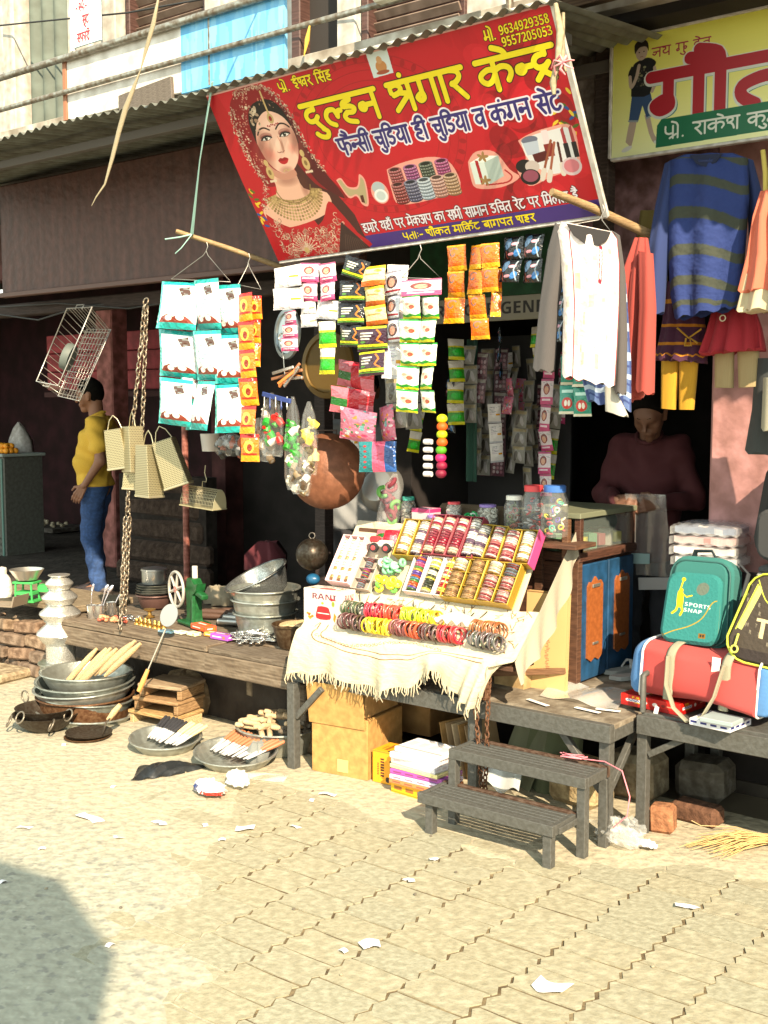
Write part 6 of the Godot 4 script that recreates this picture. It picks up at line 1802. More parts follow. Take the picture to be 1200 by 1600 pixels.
	var pl := ["leftmost rolling pin in the top tub", "second rolling pin from the left in the top tub", "third rolling pin from the left in the top tub", "middle rolling pin in the top tub", "fifth rolling pin from the left in the top tub", "sixth rolling pin from the left in the top tub", "rightmost rolling pin, reaching out over the rim"]
	var pa := [V3(-5.203, .269, -3.88), V3(-5.161, .264, -3.9), V3(-5.09, .281, -3.88), V3(-5.029, .288, -3.85), V3(-5.011, .284, -3.87), V3(-4.939, .3, -3.84), V3(-4.854, .315, -3.82)]
	var pb := [V3(-5.123, .372, -3.93), V3(-5.073, .377, -3.96), V3(-5.001, .391, -3.93), V3(-4.914, .404, -3.9), V3(-4.833, .438, -3.93), V3(-4.759, .466, -3.9), V3(-4.682, .467, -3.87)]
	for k in 7:
		var d: Vector3 = (pb[k] - pa[k]).normalized()
		var o := solo("rolling_pin", pin, wood, pl[k], "rolling pin", pb[k] - d * 0.296, Vector3.ZERO, "rolling pins standing in the top tub")
		o.basis = along(d)
	var kc := V3(-5.108, 0, -3.48) + V3(0, 0, -0.1)
	for k in 2:
		var r: float = (43.0 - k * 3) * .004
		var w := thing("iron_wok", ["lower iron wok with ring handles at the left", "upper iron wok nested in the other at the left"][k], "wok", kc + V3(0.005 * k, 0.002 + 0.035 * k, 0), 30 * k, "nested iron woks")
		part("bowl", N().lathe([V2(0, 0), V2(r * 0.55, 0.004), V2(r * 0.8, 0.035), V2(r, 0.085), V2(r + 0.003, 0.088), V2(r * 0.97, 0.088), V2(r * 0.76, 0.038), V2(r * 0.5, 0.009), V2(0, 0.005)], 32).done(), iron, w)
		for an in [0.75, -0.75, 2.4, -2.4]:
			var d := V3(sin(an + 0.35), 0, cos(an + 0.35))
			var front: bool = absf(an) < 1.5
			part("ring_handle", N().torus(d * (r + 0.016) + V3(0, 0.068 if front else 0.115, 0), 0.031, 0.0048, Basis(V3(1, 0, 0.6).normalized(), PI / 2 - (0.5 if front else 0.0)), 18, 6).done(), M(0.2, 0.17, 0.13, 0.4, 0.6), w)
	var tv := V3(-4.795, 0, -3.609) + V3(0, 0, 0.0)
	for k in 2:
		solo("iron_griddle", N().lathe([V2(0, 0), V2(0.1, 0.002), V2(0.118, 0.012), V2(0.12, 0.016), V2(0.1, 0.009), V2(0, 0.006)], 32).done(), iron if k else rustpan, ["lower flat iron griddle before the tub stack", "upper flat iron griddle with a pale worn centre"][k], "griddle", tv + V3(0.006 * k, 0.002 + k * 0.02, -0.004 * k), V3(0, 0, 2 - 3 * k), "flat iron griddles on the ground")
	var tn := thing("spatula", "wooden-handled iron turner leaning on the griddles", "turner", Vector3.ZERO)
	part("rod", N().tube([V3(-4.679, .04, -3.613), V3(-4.698, .057, -3.64), V3(-4.712, .084, -3.66), V3(-4.7, .108, -3.68)], 0.005, 6).done(), iron, tn)
	part("grip", N().tube([V3(-4.716, .096, -3.68), V3(-4.689, .14, -3.7), V3(-4.666, .176, -3.72)], [0.012, 0.017, 0.012], 10).done(), wood, tn)
	var sk := thing("skimmer", "long steel skimmer with an orange wooden handle leaning on the counter", "skimmer", Vector3.ZERO)
	part("disc", N().lathe([V2(0, 0), V2(0.048, 0.0), V2(0.06, 0.008), V2(0.06, 0.011), V2(0, 0.004)], 24, Transform3D(Basis(V3(1, 0.1, 0).normalized(), 1.2), V3(-4.511, .627, -3.93))).done(), M(0.42, 0.4, 0.37, 0.35, 0.75), sk)
	part("rod", N().tube([V3(-4.53, .56, -3.915), V3(-4.594, .335, -3.84)], 0.0045, 6).done(), M(0.55, 0.5, 0.42, 0.35, 0.8), sk)
	part("grip", N().tube([V3(-4.594, .348, -3.845), V3(-4.608, .289, -3.825), V3(-4.627, .235, -3.81)], [0.01, 0.014, 0.012], 10).done(), M(0.6, 0.27, 0.08, 0.5), sk)
	var st0 := V3(-4.697, 0, -3.928) + V3(-0.02, 0, -0.14)
	var sl := ["bottom low wooden stool of three, the palest", "middle low wooden stool of three", "top low wooden stool of three, dusty topped"]
	for k in 3:
		var w := 0.34 - k * 0.03
		var t := thing("low_stool", sl[k], "stool", st0 + V3(0.012 * k, 0.001 + k * 0.077, -0.012 * k), 4 + 5 * k, "low wooden stools stacked on the ground")
		part("seat", N().box(V3(0, 0.062, 0), V3(w, 0.02, 0.24), Basis(), 0.005).done(), [M(0.66, 0.45, 0.2, 0.75, 0, "wood", 3), wood2, M(0.5, 0.38, 0.25, 0.85, 0, "wood", 2)][k], t)
		for x in [-w / 2 + 0.02, w / 2 - 0.02]:
			part("foot", N().box(V3(x, 0.026, 0), V3(0.03, 0.052, 0.22), Basis(), 0.004).done(), wood if k == 0 else wood2, t)
	solo("cloth_bundle", N().loft([[V3(0, 0, 0), V3(0.14, 0, 0), V3(0, 0, 0.11)], [V3(0.01, 0.08, 0), V3(0.16, 0, 0), V3(0, 0, 0.13)], [V3(0, 0.17, 0), V3(0.15, 0, 0), V3(0, 0, 0.12)], [V3(-0.01, 0.225, 0), V3(0.1, 0, 0), V3(0, 0, 0.08)], [V3(-0.01, 0.235, 0), V3(0.02, 0, 0), V3(0, 0, 0.02)]], 26, 0.12, 2.0).done(), M(0.34, 0.25, 0.15, 0.95, 0, "stain", 4, "bump", 1.0), "dusty brown sack behind the low wooden stools", "sack", V3(-4.785, 0, -4.184) + V3(0, 0, -0.1))
	build_trays(tin, wood)
	build_counter(tin, tin2, iron, brass, wood)

func tool_piece(kind: int) -> Array:
	var hm: Material = [M(0.035, 0.035, 0.04, 0.4), M(0.66, 0.48, 0.26, 0.6), M(0.42, 0.15, 0.07, 0.5)][kind]
	return [N().tube([V3(0, 0, -0.1), V3(0, 0, -0.06), V3(0, 0, 0.0)], [0.0085, 0.011, 0.008], 8).done(), N().prism(PV("-.009,.0 .009,.0 .011,.06 .004,.1 -.006,.1 -.01,.06"), 0.002, Transform3D(Basis(Vector3.RIGHT, PI / 2))).done(), hm]

func build_trays(tin: Material, wood: Material) -> void:
	var blade := M(0.75, 0.74, 0.74, 0.3, 0.4)
	var spec := [["round tin tray of peelers with black and pale handles", V3(-4.34, 0, -3.578) + V3(0, 0, -0.16), 57.0 * .003, [0, 0, 0, 0, 0, 0, 0, 1, 1, 1, 1, 1], 8], ["round tin tray of knives with red-brown handles", V3(-3.895, 0, -3.639) + V3(0, 0, -0.15), 64.0 * .003, [2, 2, 2, 2, 2, 2, 2, 2, 2, 2, 2, 2], -8]]
	var word := ["black", "pale wooden", "red-brown"]
	for q in spec:
		var r: float = q[2]
		var t := thing("tin_tray", q[0], "tray", q[1] + V3(0, 0.002, 0), 0)
		t.rotation_degrees = V3(3, 0, -3)
		part("dish", basin_mesh(r, 0.06, 0.8), tin, t)
		var ks: Array = q[3]
		for i in ks.size():
			var tp := tool_piece(ks[i])
			var f := (i + 0.5) / ks.size() - 0.5
			var o := thing("hand_tool", "small steel tool with %s handle lying in a tin tray" % word[ks[i]], "tool", q[1] + V3(f * r * 1.62, 0.078, -0.045 - absf(f) * 0.03 + rnd(-0.008, 0.008)), q[4] - f * 26 + rnd(-4, 4), "%s-handled tools in the tin trays" % word[ks[i]])
			o.rotation_degrees.x = 17
			part("handle", tp[0], tp[2], o)
			part("blade", tp[1], blade, o)
	var rag := N().loft([[V3(0, 0, 0), V3(0.05, 0, 0), V3(0, 0, 0.05)], [V3(0.01, 0.05, 0), V3(0.055, 0, 0), V3(0, 0, 0.06)], [V3(0, 0.09, -0.01), V3(0.03, 0, 0), V3(0, 0, 0.03)]], 20, 0.2).done()
	solo("grey_rag", rag, cloth(0.25, 0.26, 0.24, 0.9), "crumpled grey rag at the right end of the knife tray", "rag", V3(-3.822, 0, -3.807) + V3(0, 0.01, -0.05))
	var tb := V3(-3.891, 0, -3.92) + V3(0, 0, -0.17)
	var r3: float = 70.0 * .003
	solo("tin_tub", basin_mesh(r3, 0.12, 0.82), M(0.42, 0.45, 0.42, 0.4, 0.7, "grime", 3), "wide grey tub of wooden handles under the counter's edge", "tub", tb + V3(0, 0.002, 0))
	var hd := N().lathe([V2(0, -0.062), V2(0.0070, -0.06), V2(0.0109, -0.05), V2(0.0133, -0.03), V2(0.0140, -0.005), V2(0.0129, 0.02), V2(0.0140, 0.042), V2(0.0101, 0.056), V2(0, 0.06)], 12).done()
	var pale := M(0.62, 0.45, 0.27, 0.75, 0, "fine", 6)
	var grey := M(0.2, 0.17, 0.13, 0.8, 0, "wood", 6)
	for k in 46:
		var a := rnd(0, TAU)
		var rad := sqrt(rnd(0, 1)) * r3 * 0.86
		var p := tb + V3(cos(a) * rad, 0.115 + 0.05 * (1.0 - rad / r3) + rnd(0, 0.02), sin(a) * rad)
		var dark := p.x > tb.x + 0.1 and k % 2 == 0
		solo("turned_wood", hd, grey if dark else pale, ("grey turned wooden handle in the wide tub" if dark else "pale turned wooden handle heaped in the wide tub"), "handle", p, V3(80 + rnd(-16, 16), rnd(-50, 50), 0), "grey wooden handles in the tub" if dark else "pale wooden handles in the tub")
	var f := func(u: float, v: float) -> Vector3:
		var e := sin(u * PI) * sin(v * PI)
		return V3((u - 0.5) * (0.34 - 0.2 * v) - 0.02 * v, 0.006 + e * 0.045 + 0.006 * sin(u * 19.0 + v * 7.0), (v - 0.5) * 0.2 - (u - 0.5) * 0.14)
	solo("black_bag", N().sheet(f, 16, 10, V3(0, 0.001, 0)).done(), M(0.018, 0.02, 0.022, 0.3, 0, "", 1, "crinkle", 0.9), "flat black plastic bag on the ground below the knife tray", "bag", V3(-4.04, 0, -3.488), V3(0, 18, 0))

func build_counter(tin: Material, tin2: Material, iron: Material, brass: Material, wood: Material) -> void:
	var top := 0.496
	var steel := M(0.62, 0.6, 0.58, 0.2, 0.9)
	var tum := N().lathe([V2(0, 0), V2(0.024, 0), V2(0.031, 0.075), V2(0.033, 0.076), V2(0.03, 0.076), V2(0.022, 0.004), V2(0, 0.004)], 18).done()
	var q := [V3(-5.35, .496, -4.078), V3(-5.313, .496, -4.107), V3(-5.346, .496, -4.211)]
	var ql := ["left steel tumbler on the plank counter", "middle steel tumbler on the plank counter", "right steel tumbler on the plank counter"]
	var sp := N().tube([V3(0, 0, 0), V3(0.02, 0.1, 0), V3(0.035, 0.15, 0)], [0.003, 0.003, 0.005], 6).ball(V3(0.043, 0.172, 0), V3(0.012, 0.026, 0.004), 10, 6, Basis(Vector3.FORWARD, 0.5)).done()
	for k in 3:
		solo("steel_tumbler", tum, steel, ql[k], "tumbler", q[k], Vector3.ZERO, "steel tumblers on the plank counter")
	for k in 4:
		solo("steel_spoon", sp, M(0.75, 0.7, 0.75, 0.15, 0.9), ["bright spoon leaning in the left steel tumbler", "bright spoon leaning in the middle tumbler", "longest bright spoon in the middle tumbler", "bright spoon leaning in the right steel tumbler"][k], "spoon", q[[0, 1, 1, 2][k]] + V3(-0.012 + 0.006 * k, 0.004, 0.004 * k), V3(rnd(-8, 8), 20 * k, 5 - 6 * k), "spoons in the steel tumblers")
	var bell := N().lathe([V2(0, 0), V2(0.018, 0), V2(0.016, 0.006), V2(0.008, 0.012), V2(0.012, 0.024), V2(0.007, 0.034), V2(0, 0.036)], 12).done()
	var knob := N().ball(Vector3.ZERO, V3(0.013, 0.01, 0.01), 9, 6).done()
	for k in 34:
		var f := k / 34.0
		solo("wooden_bead", knob, [M(0.42, 0.2, 0.1, 0.5), M(0.5, 0.3, 0.15, 0.5), M(0.55, 0.1, 0.06, 0.45)][k % 3], "small brown wooden piece heaped beside the steel tumblers", "trinket", V3(-5.228, .5, -4.046).lerp(V3(-5.091, .5, -4.08), f) + V3(rnd(-0.07, 0.03), 0.006 + rnd(0, 0.014), rnd(-0.05, 0.02)), V3(0, rnd(0, 180), 0), "brown wooden trinkets on the counter")
	for k in 22:
		solo("metal_clip", N().torus(Vector3.ZERO, 0.011, 0.0035, Basis(), 10, 5).done() if k == 0 else get_node("metal_clip").mesh, M(0.6, 0.6, 0.6, 0.25, 0.8) if k % 2 else M(0.05, 0.05, 0.05, 0.4), "small steel or black ring lying before the brass bells", "ring", V3(-5.117, .5, -4.183) + V3(rnd(-0.09, 0.07), rnd(0.002, 0.014), rnd(-0.05, 0.04)), V3(rnd(-20, 20), 0, rnd(-20, 20)), "steel and black rings on the counter")
	for k in 12:
		solo("brass_bell", bell, brass, "small brass bell standing at the front of the plank counter", "bell", V3(-5.013, .496, -4.12).lerp(V3(-4.8, .496, -4.098), (k % 6) / 5.0) + V3(rnd(-0.008, 0.008), 0, -0.035 * (k / 6)), Vector3.ZERO, "brass bells on the plank counter")
	solo("brass_lamp", N().lathe([V2(0, 0), V2(0.03, 0), V2(0.012, 0.012), V2(0.01, 0.03), V2(0.035, 0.042), V2(0.036, 0.046), V2(0, 0.042)], 18).done(), brass, "brass oil lamp dish behind the row of bells", "lamp dish", V3(-5.123, .496, -4.309))
	var cx := V3(-5.338, .5, -4.432) + V3(0, 0, -0.1)
	solo("dark_pot", basin_mesh(0.105, 0.075, 0.8), M(0.13, 0.07, 0.06, 0.4, 0.4), "dark red-brown pot under the steel plates on the counter", "pot", cx + V3(0, 0.0, 0))
	for k in 4:
		solo("steel_plate", N().lathe([V2(0, 0), V2(0.095, 0.0), V2(0.115, 0.014), V2(0.116, 0.017), V2(0.093, 0.004), V2(0, 0.004)], 30).done() if k == 0 else get_node("steel_plate").mesh, tin, "%s steel plate in the stack on top of the dark pot" % ["bottom", "second", "third", "topmost"][k], "plate", cx + V3(0.004 * k, 0.081 + k * 0.015, 0), V3(0, 0, rnd(-2, 2)), "steel plates on the dark pot")
	solo("steel_canister", N().lathe([V2(0, 0), V2(0.07, 0), V2(0.072, 0.005), V2(0.072, 0.075), V2(0.078, 0.078), V2(0.078, 0.09), V2(0.03, 0.1), V2(0, 0.1)], 26).done(), M(0.5, 0.5, 0.49, 0.3, 0.8), "film-wrapped steel canister on top of the plate stack", "canister", cx + V3(-0.005, 0.145, 0))
	var gm := thing("hand_machine", "green cast-iron hand machine with a pale spoked wheel", "machine", V3(-4.769, .496, -4.24) + V3(0.02, 0, -0.07), -18)
	var grn := M(0.012, 0.11, 0.03, 0.4, 0, "grime", 5)
	part("body", N().prism(PV("-.06,0 .075,0 .05,.04 .04,.17 .085,.2 .1,.24 .06,.235 .03,.26 -.03,.26 -.045,.2 -.035,.05"), 0.055, Transform3D(), 0.006).done(), grn, gm)
	part("spout", N().box(V3(0.1, 0.18, 0), V3(0.1, 0.03, 0.04), Basis(Vector3.FORWARD, 0.2), 0.006).done(), grn, gm)
	part("foot", N().box(V3(0, 0.01, 0), V3(0.2, 0.02, 0.12), Basis(), 0.006).done(), grn, gm)
	part("front_leg", N().bar(V3(0.085, 0, 0.045), V3(0.06, 0.17, 0.03), 0.018, 0.018).done(), grn, gm)
	var wh := part("wheel", N().torus(V3(-0.1, 0.19, 0.06), 0.098, 0.009, Basis(Vector3.RIGHT, PI / 2), 32, 8).done(), M(0.5, 0.47, 0.42, 0.45, 0.4), gm)
	for k in 6:
		var a := TAU * k / 6.0 + 0.3
		part("spoke", N().tube([V3(-0.1, 0.19, 0.06), V3(-0.1 + cos(a) * 0.095, 0.19 + sin(a) * 0.095, 0.06)], [0.011, 0.007], 6).done(), M(0.5, 0.47, 0.42, 0.45, 0.4), wh)
	part("hub", N().lathe([V2(0, -0.02), V2(0.018, -0.02), V2(0.018, 0.02), V2(0, 0.02)], 12, Transform3D(Basis(Vector3.RIGHT, PI / 2), V3(-0.1, 0.19, 0.05))).done(), M(0.4, 0.12, 0.1, 0.5), wh)
	part("axle", N().tube([V3(-0.1, 0.19, 0.06), V3(-0.03, 0.19, 0.0)], 0.01, 8).done(), grn, gm)
	solo("white_tin", N().lathe([V2(0, 0), V2(0.016, 0), V2(0.016, 0.07), V2(0, 0.07)], 12).done(), M(0.6, 0.58, 0.52, 0.5), "small white tube standing behind the green machine", "tube", gm.position + V3(-0.01, 0.255, -0.02))
	var bx := [["pale blue packet on the counter before the spoked wheel", V3(-4.685, .498, -4.062), V3(0.1, 0.012, 0.05), [0.35, 0.55, 0.65]], ["white packet before the green machine's foot", V3(-4.602, .498, -4.083), V3(0.06, 0.014, 0.05), [0.7, 0.66, 0.55]], ["small cream carton beside the red packets", V3(-4.51, .498, -4.09), V3(0.07, 0.02, 0.045), [0.75, 0.68, 0.42]], ["red-orange packet lying flat on the counter", V3(-4.587, .498, -4.23), V3(0.16, 0.03, 0.07), [0.7, 0.1, 0.04]], ["orange packet in front of the red one", V3(-4.418, .498, -4.141), V3(0.09, 0.022, 0.05), [0.8, 0.3, 0.05]], ["violet soap carton at the counter's front edge", V3(-4.319, .498, -4.111), V3(0.13, 0.03, 0.05), [0.35, 0.08, 0.45]]]
	for k in bx.size():
		var c: Array = bx[k][3]
		var im := img(64, 32, Color(c[0], c[1], c[2]).linear_to_srgb())
		im.fill_rect(Rect2i(8, 10, 34, 8), Color(0.9, 0.88, 0.84))
		im.fill_rect(Rect2i(46, 6, 10, 20), Color(c[0], c[1], c[2]).lerp(Color(0.9, 0.8, 0.2), 0.5))
		var sz: Vector3 = bx[k][2]
		solo("small_packet", N().box(V3(0, sz.y / 2, 0), sz, Basis(), 0.003).done(), MI(im, 0.4), bx[k][0], "packet", bx[k][1], V3(0, rnd(-14, 6), 0))
	for k in 4:
		solo("steel_pipe", N().tube([V3(-0.1, 0, 0), V3(0.1, 0, 0)], 0.018, 10).done() if k == 0 else get_node("steel_pipe").mesh, M(0.45, 0.45, 0.43, 0.35, 0.7), "grey tube lying in the bundle behind the spoon heap", "tube", V3(-4.534, .52, -4.409) + V3(rnd(-0.03, 0.03), 0.0 + 0.02 * (k % 2), -0.03 * k), V3(0, 24 + rnd(-8, 8), 0), "grey tubes behind the spoon heap")
	for k in 5:
		solo("dark_rolling_pin", N().tube([V3(-0.13, 0, 0), V3(-0.05, 0, 0), V3(0.05, 0, 0), V3(0.13, 0, 0)], [0.008, 0.018, 0.018, 0.008], 10).done() if k == 0 else get_node("dark_rolling_pin").mesh, M(0.09, 0.05, 0.035, 0.5), "dark wooden rolling pin behind the red packets, %s from the front" % ["first", "second", "third", "fourth", "fifth"][k], "rolling pin", V3(-4.784, .515, -4.496) + V3(rnd(-0.05, 0.05), 0.018 * (k % 2), -0.045 * k + 0.03), V3(0, 30 + rnd(-10, 10), 0), "dark rolling pins on the counter")
	var heap := N().tube([V3(-0.05, 0, 0), V3(0.02, 0.003, 0)], [0.003, 0.0025], 5).ball(V3(0.038, 0.002, 0), V3(0.02, 0.004, 0.013), 10, 6).done()
	for k in 60:
		var a := rnd(0, TAU)
		var r := sqrt(rnd(0, 1))
		solo("heap_spoon", heap, M(0.62, 0.62, 0.62, 0.2, 0.9), "small steel spoon in the glittering heap on the counter", "spoon", V3(-4.186, .5, -4.183) + V3(cos(a) * r * 0.14, 0.006 + (1 - r) * 0.035 + rnd(0, 0.01), sin(a) * r * 0.075), V3(rnd(-14, 14), rnd(0, 360), rnd(-10, 10)), "steel spoons in the heap")
	solo("cream_sack", N().loft([[V3(0, 0, 0), V3(0.12, 0, 0), V3(0, 0, 0.08)], [V3(0.01, 0.05, 0), V3(0.125, 0, 0), V3(0, 0, 0.09)], [V3(-0.02, 0.1, 0), V3(0.07, 0, 0), V3(0, 0, 0.05)]], 22, 0.16).done(), cloth(0.4, 0.34, 0.24, 0.9), "crumpled cream sack left of the big tub stack", "sack", V3(-5.13, .5, -4.796) + V3(0, 0, -0.08))
	var c0 := V3(-4.246, .602, -4.36)
	var px: float = .003
	var base := V3(c0.x - 0.0, 0.49, -4.36)
	var yt := [.516, .595, .664, .723]
	var tl := ["lowest big steel tub, brownish, on the plank counter", "second big steel tub from the bottom on the counter", "third big steel tub from the bottom on the counter", "fourth big steel tub, under the tilted one"]
	for k in 4:
		var r: float = [51.0, 55.0, 58.0, 60.0][k] * px
		var y: float = 0.492 if k == 0 else yt[k] - 0.115
		var hgt := 0.135
		if k == 0:
			hgt = yt[0] - 0.492
		solo("steel_tub", basin_mesh(r, hgt, 0.8 if k else 0.86), [M(0.33, 0.29, 0.26, 0.3, 0.75, "grime", 3), tin2, tin, tin][k], tl[k], "tub", V3(base.x + [0.01, 0.0, -0.004, 0.0][k], y, base.z), V3(0, 25 * k, [0, 0.5, -0.5, 1.0][k]), "big steel tubs on the counter")
	solo("steel_tub", basin_mesh(57.0 * px, 0.12, 0.78), M(0.5, 0.53, 0.54, 0.25, 0.85, "fine", 3, "bump", 0.15), "tilted shining steel tub on top of the big stack", "tub", V3(base.x - 0.02, .75 - 0.05, base.z - 0.02), V3(22, 0, 14), "big steel tubs on the counter")
	var w := thing("brown_wok", "brown iron wok with flat breads at the counter's right end", "wok", V3(-3.916, .492, -4.161) + V3(0.0, 0, -0.06))
	part("bowl", basin_mesh(36.0 * .003, 0.115, 0.7, 0.004), M(0.14, 0.1, 0.06, 0.45, 0.5, "rust", 4), w)
	for k in 3:
		solo("wooden_press", N().lathe([V2(0, 0), V2(0.04, 0), V2(0.045, 0.006), V2(0.04, 0.012), V2(0, 0.012)], 18).done(), wood, ["pale round board in the brown wok, left", "pale round board in the brown wok, middle", "pale round board in the brown wok, right"][k], "board", w.position + V3(-0.04 + 0.045 * k, 0.108 + 0.004 * k, 0.0 - 0.01 * k), V3(8, 0, 6 - 8 * k))
	solo("blue_bag", N().ball(Vector3.ZERO, V3(0.04, 0.03, 0.035), 14, 8).done(), M(0.012, 0.09, 0.2, 0.35, 0, "", 1, "crinkle", 0.8), "small blue plastic bag right of the black wok", "bag", V3(-3.987, .805, -4.45))
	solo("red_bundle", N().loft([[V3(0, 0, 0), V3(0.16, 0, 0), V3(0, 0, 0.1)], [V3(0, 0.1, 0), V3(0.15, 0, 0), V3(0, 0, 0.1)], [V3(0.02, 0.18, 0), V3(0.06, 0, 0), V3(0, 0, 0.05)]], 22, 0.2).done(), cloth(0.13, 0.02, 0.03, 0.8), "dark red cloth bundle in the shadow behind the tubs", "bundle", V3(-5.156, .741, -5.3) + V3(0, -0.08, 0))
	var bl := [["upper dusty stone block under the counter", V3(-4.627, .2, -4.318), V3(0.2, 0.12, 0.18)], ["lower left dusty stone block under the counter", V3(-4.678, 0, -4.371), V3(0.24, 0.2, 0.22)], ["right-hand dusty stone block under the counter", V3(-4.509, 0, -4.435), V3(0.19, 0.14, 0.2)], ["small block on the right-hand stone block", V3(-4.352, .15, -4.282), V3(0.16, 0.1, 0.16)]]
	for b in bl:
		var sz: Vector3 = b[2]
		solo("stone_block", N().box(V3(0, sz.y / 2, -0.1), sz, Basis(Vector3.UP, rnd(-0.2, 0.2)), 0.015).done(), M(0.27, 0.21, 0.14, 0.95, 0, "stain", 3, "bump", 0.9), b[0], "block", b[1] * V3(1, 0, 1) + V3(0, b[1].y, 0))
	solo("stone_block", N().box(V3(0, 0.06, 0), V3(0.2, 0.12, 0.18), Basis(Vector3.UP, 0.3), 0.02).done(), M(0.2, 0.16, 0.11, 0.95, 0, "stain", 3, "bump", 0.9), "low stone block in shade between the handle tub and the carton", "block", V3(-3.701, 0, -4.044) + V3(0, 0, -0.15))

# ---------- the bangle stall ----------
func along(d: Vector3) -> Basis:
	var x := d.cross(V3(0.13, 0.2, 0.97)).normalized()
	return Basis(x, d, x.cross(d))

func roll_mat(kind: int) -> StandardMaterial3D:
	var key := "roll%d" % kind
	if mats.has(key):
		return mats[key]
	var pal: Array = [
		[Color(0.85, 0.8, 0.7), Color(0.7, 0.55, 0.3), Color(0.9, 0.88, 0.84)],
		[Color(0.55, 0.12, 0.2), Color(0.85, 0.75, 0.75), Color(0.5, 0.2, 0.25), Color(0.8, 0.7, 0.6)],
		[Color(0.7, 0.66, 0.6), Color(0.4, 0.32, 0.4), Color(0.85, 0.84, 0.82)],
		[Color(0.3, 0.5, 0.6), Color(0.7, 0.3, 0.15), Color(0.35, 0.25, 0.55), Color(0.8, 0.6, 0.2), Color(0.75, 0.3, 0.45), Color(0.3, 0.5, 0.25)],
		[Color(0.85, 0.85, 0.75), Color(0.2, 0.22, 0.15), Color(0.8, 0.75, 0.3)],
		[Color(0.8, 0.72, 0.25), Color(0.65, 0.15, 0.12), Color(0.85, 0.8, 0.7)],
		[Color(0.62, 0.5, 0.36), Color(0.8, 0.68, 0.5), Color(0.55, 0.42, 0.3)],
		[Color(0.85, 0.78, 0.75), Color(0.5, 0.15, 0.2), Color(0.88, 0.84, 0.8), Color(0.7, 0.4, 0.4)],
		[Color(0.42, 0.4, 0.38), Color(0.5, 0.2, 0.15), Color(0.5, 0.55, 0.6)]][kind]
	var im := img(48, 64, Color.WHITE)
	var y := 0
	while y < 64:
		var c: Color = pal[rng.randi() % pal.size()]
		im.fill_rect(Rect2i(0, y, 48, 4), c)
		for k in 9:
			im.fill_rect(Rect2i(rng.randi() % 46, y + rng.randi() % 3, 2, 1), c.lerp(Color(0.95, 0.92, 0.85), 0.7))
			im.fill_rect(Rect2i(rng.randi() % 46, y + rng.randi() % 3, 2, 1), c.darkened(0.4))
		im.fill_rect(Rect2i(0, y, 48, 1), c.darkened(0.5))
		y += 4
	var m := MI(im, 0.3, 0.25)
	mats[key] = m
	return m

func roll_mesh(r: float, h: float) -> ArrayMesh:
	var key := "rm_%.3f_%.3f" % [r, h]
	if mats.has(key):
		return mats[key]
	var p := [V2(0, 0)]
	var n := 12
	for i in n:
		p.append(V2(r * 0.9, h * i / n))
		p.append(V2(r, h * (i + 0.5) / n))
	p.append(V2(r * 0.9, h))
	p.append(V2(0, h))
	var m := N().lathe(p, 14).done()
	mats[key] = m
	return m

func bangle_tray(label: String, at: Vector3, w: float, h: float, cols: int, rows: int, kinds: Array, case_m: Material, deep := 0.05, group := "open bangle boxes on the sloping display") -> Node3D:
	var t := thing("bangle_box", label, "box", at, 0, group)
	t.basis = Basis(Vector3.RIGHT, V3(0, .832, -.555), V3(0, .555, .832)).rotated(V3(0, .555, .832), rnd(-0.03, 0.03))
	var c := N()
	var th := 0.004
	c.box(V3(0, 0, th / 2), V3(w, h, th))
	for s in [-1, 1]:
		c.box(V3(s * (w / 2 - th / 2), 0, deep / 2 + th), V3(th, h, deep), Basis(), 0.001)
		c.box(V3(0, s * (h / 2 - th / 2), deep / 2 + th), V3(w - 2 * th - 0.001, th, deep - 0.002), Basis(), 0.001)
	part("case", c.done(), case_m, t)
	for i in cols - 1:
		part("divider", N().box(V3(-w / 2 + w * (i + 1) / cols, 0, deep / 2 + th), V3(0.004, h - 2 * th - 0.002, deep - 0.004)).done(), case_m, t)
	for j in rows - 1:
		part("divider", N().box(V3(0, -h / 2 + h * (j + 1) / rows, deep / 2 + th), V3(w - 2 * th - 0.002, 0.004, deep - 0.006)).done(), case_m, t)
	var cw := w / cols
	var chh := h / rows
	var r := minf(cw * 0.43, deep * 0.62)
	for i in cols:
		for j in rows:
			part("bangle_roll", roll_mesh(r, chh * 0.86), roll_mat(kinds[(i + j * cols) % kinds.size()]), t, V3(-w / 2 + cw * (i + 0.5), -h / 2 + chh * (j + 0.07), r + th + 0.002))
	return t

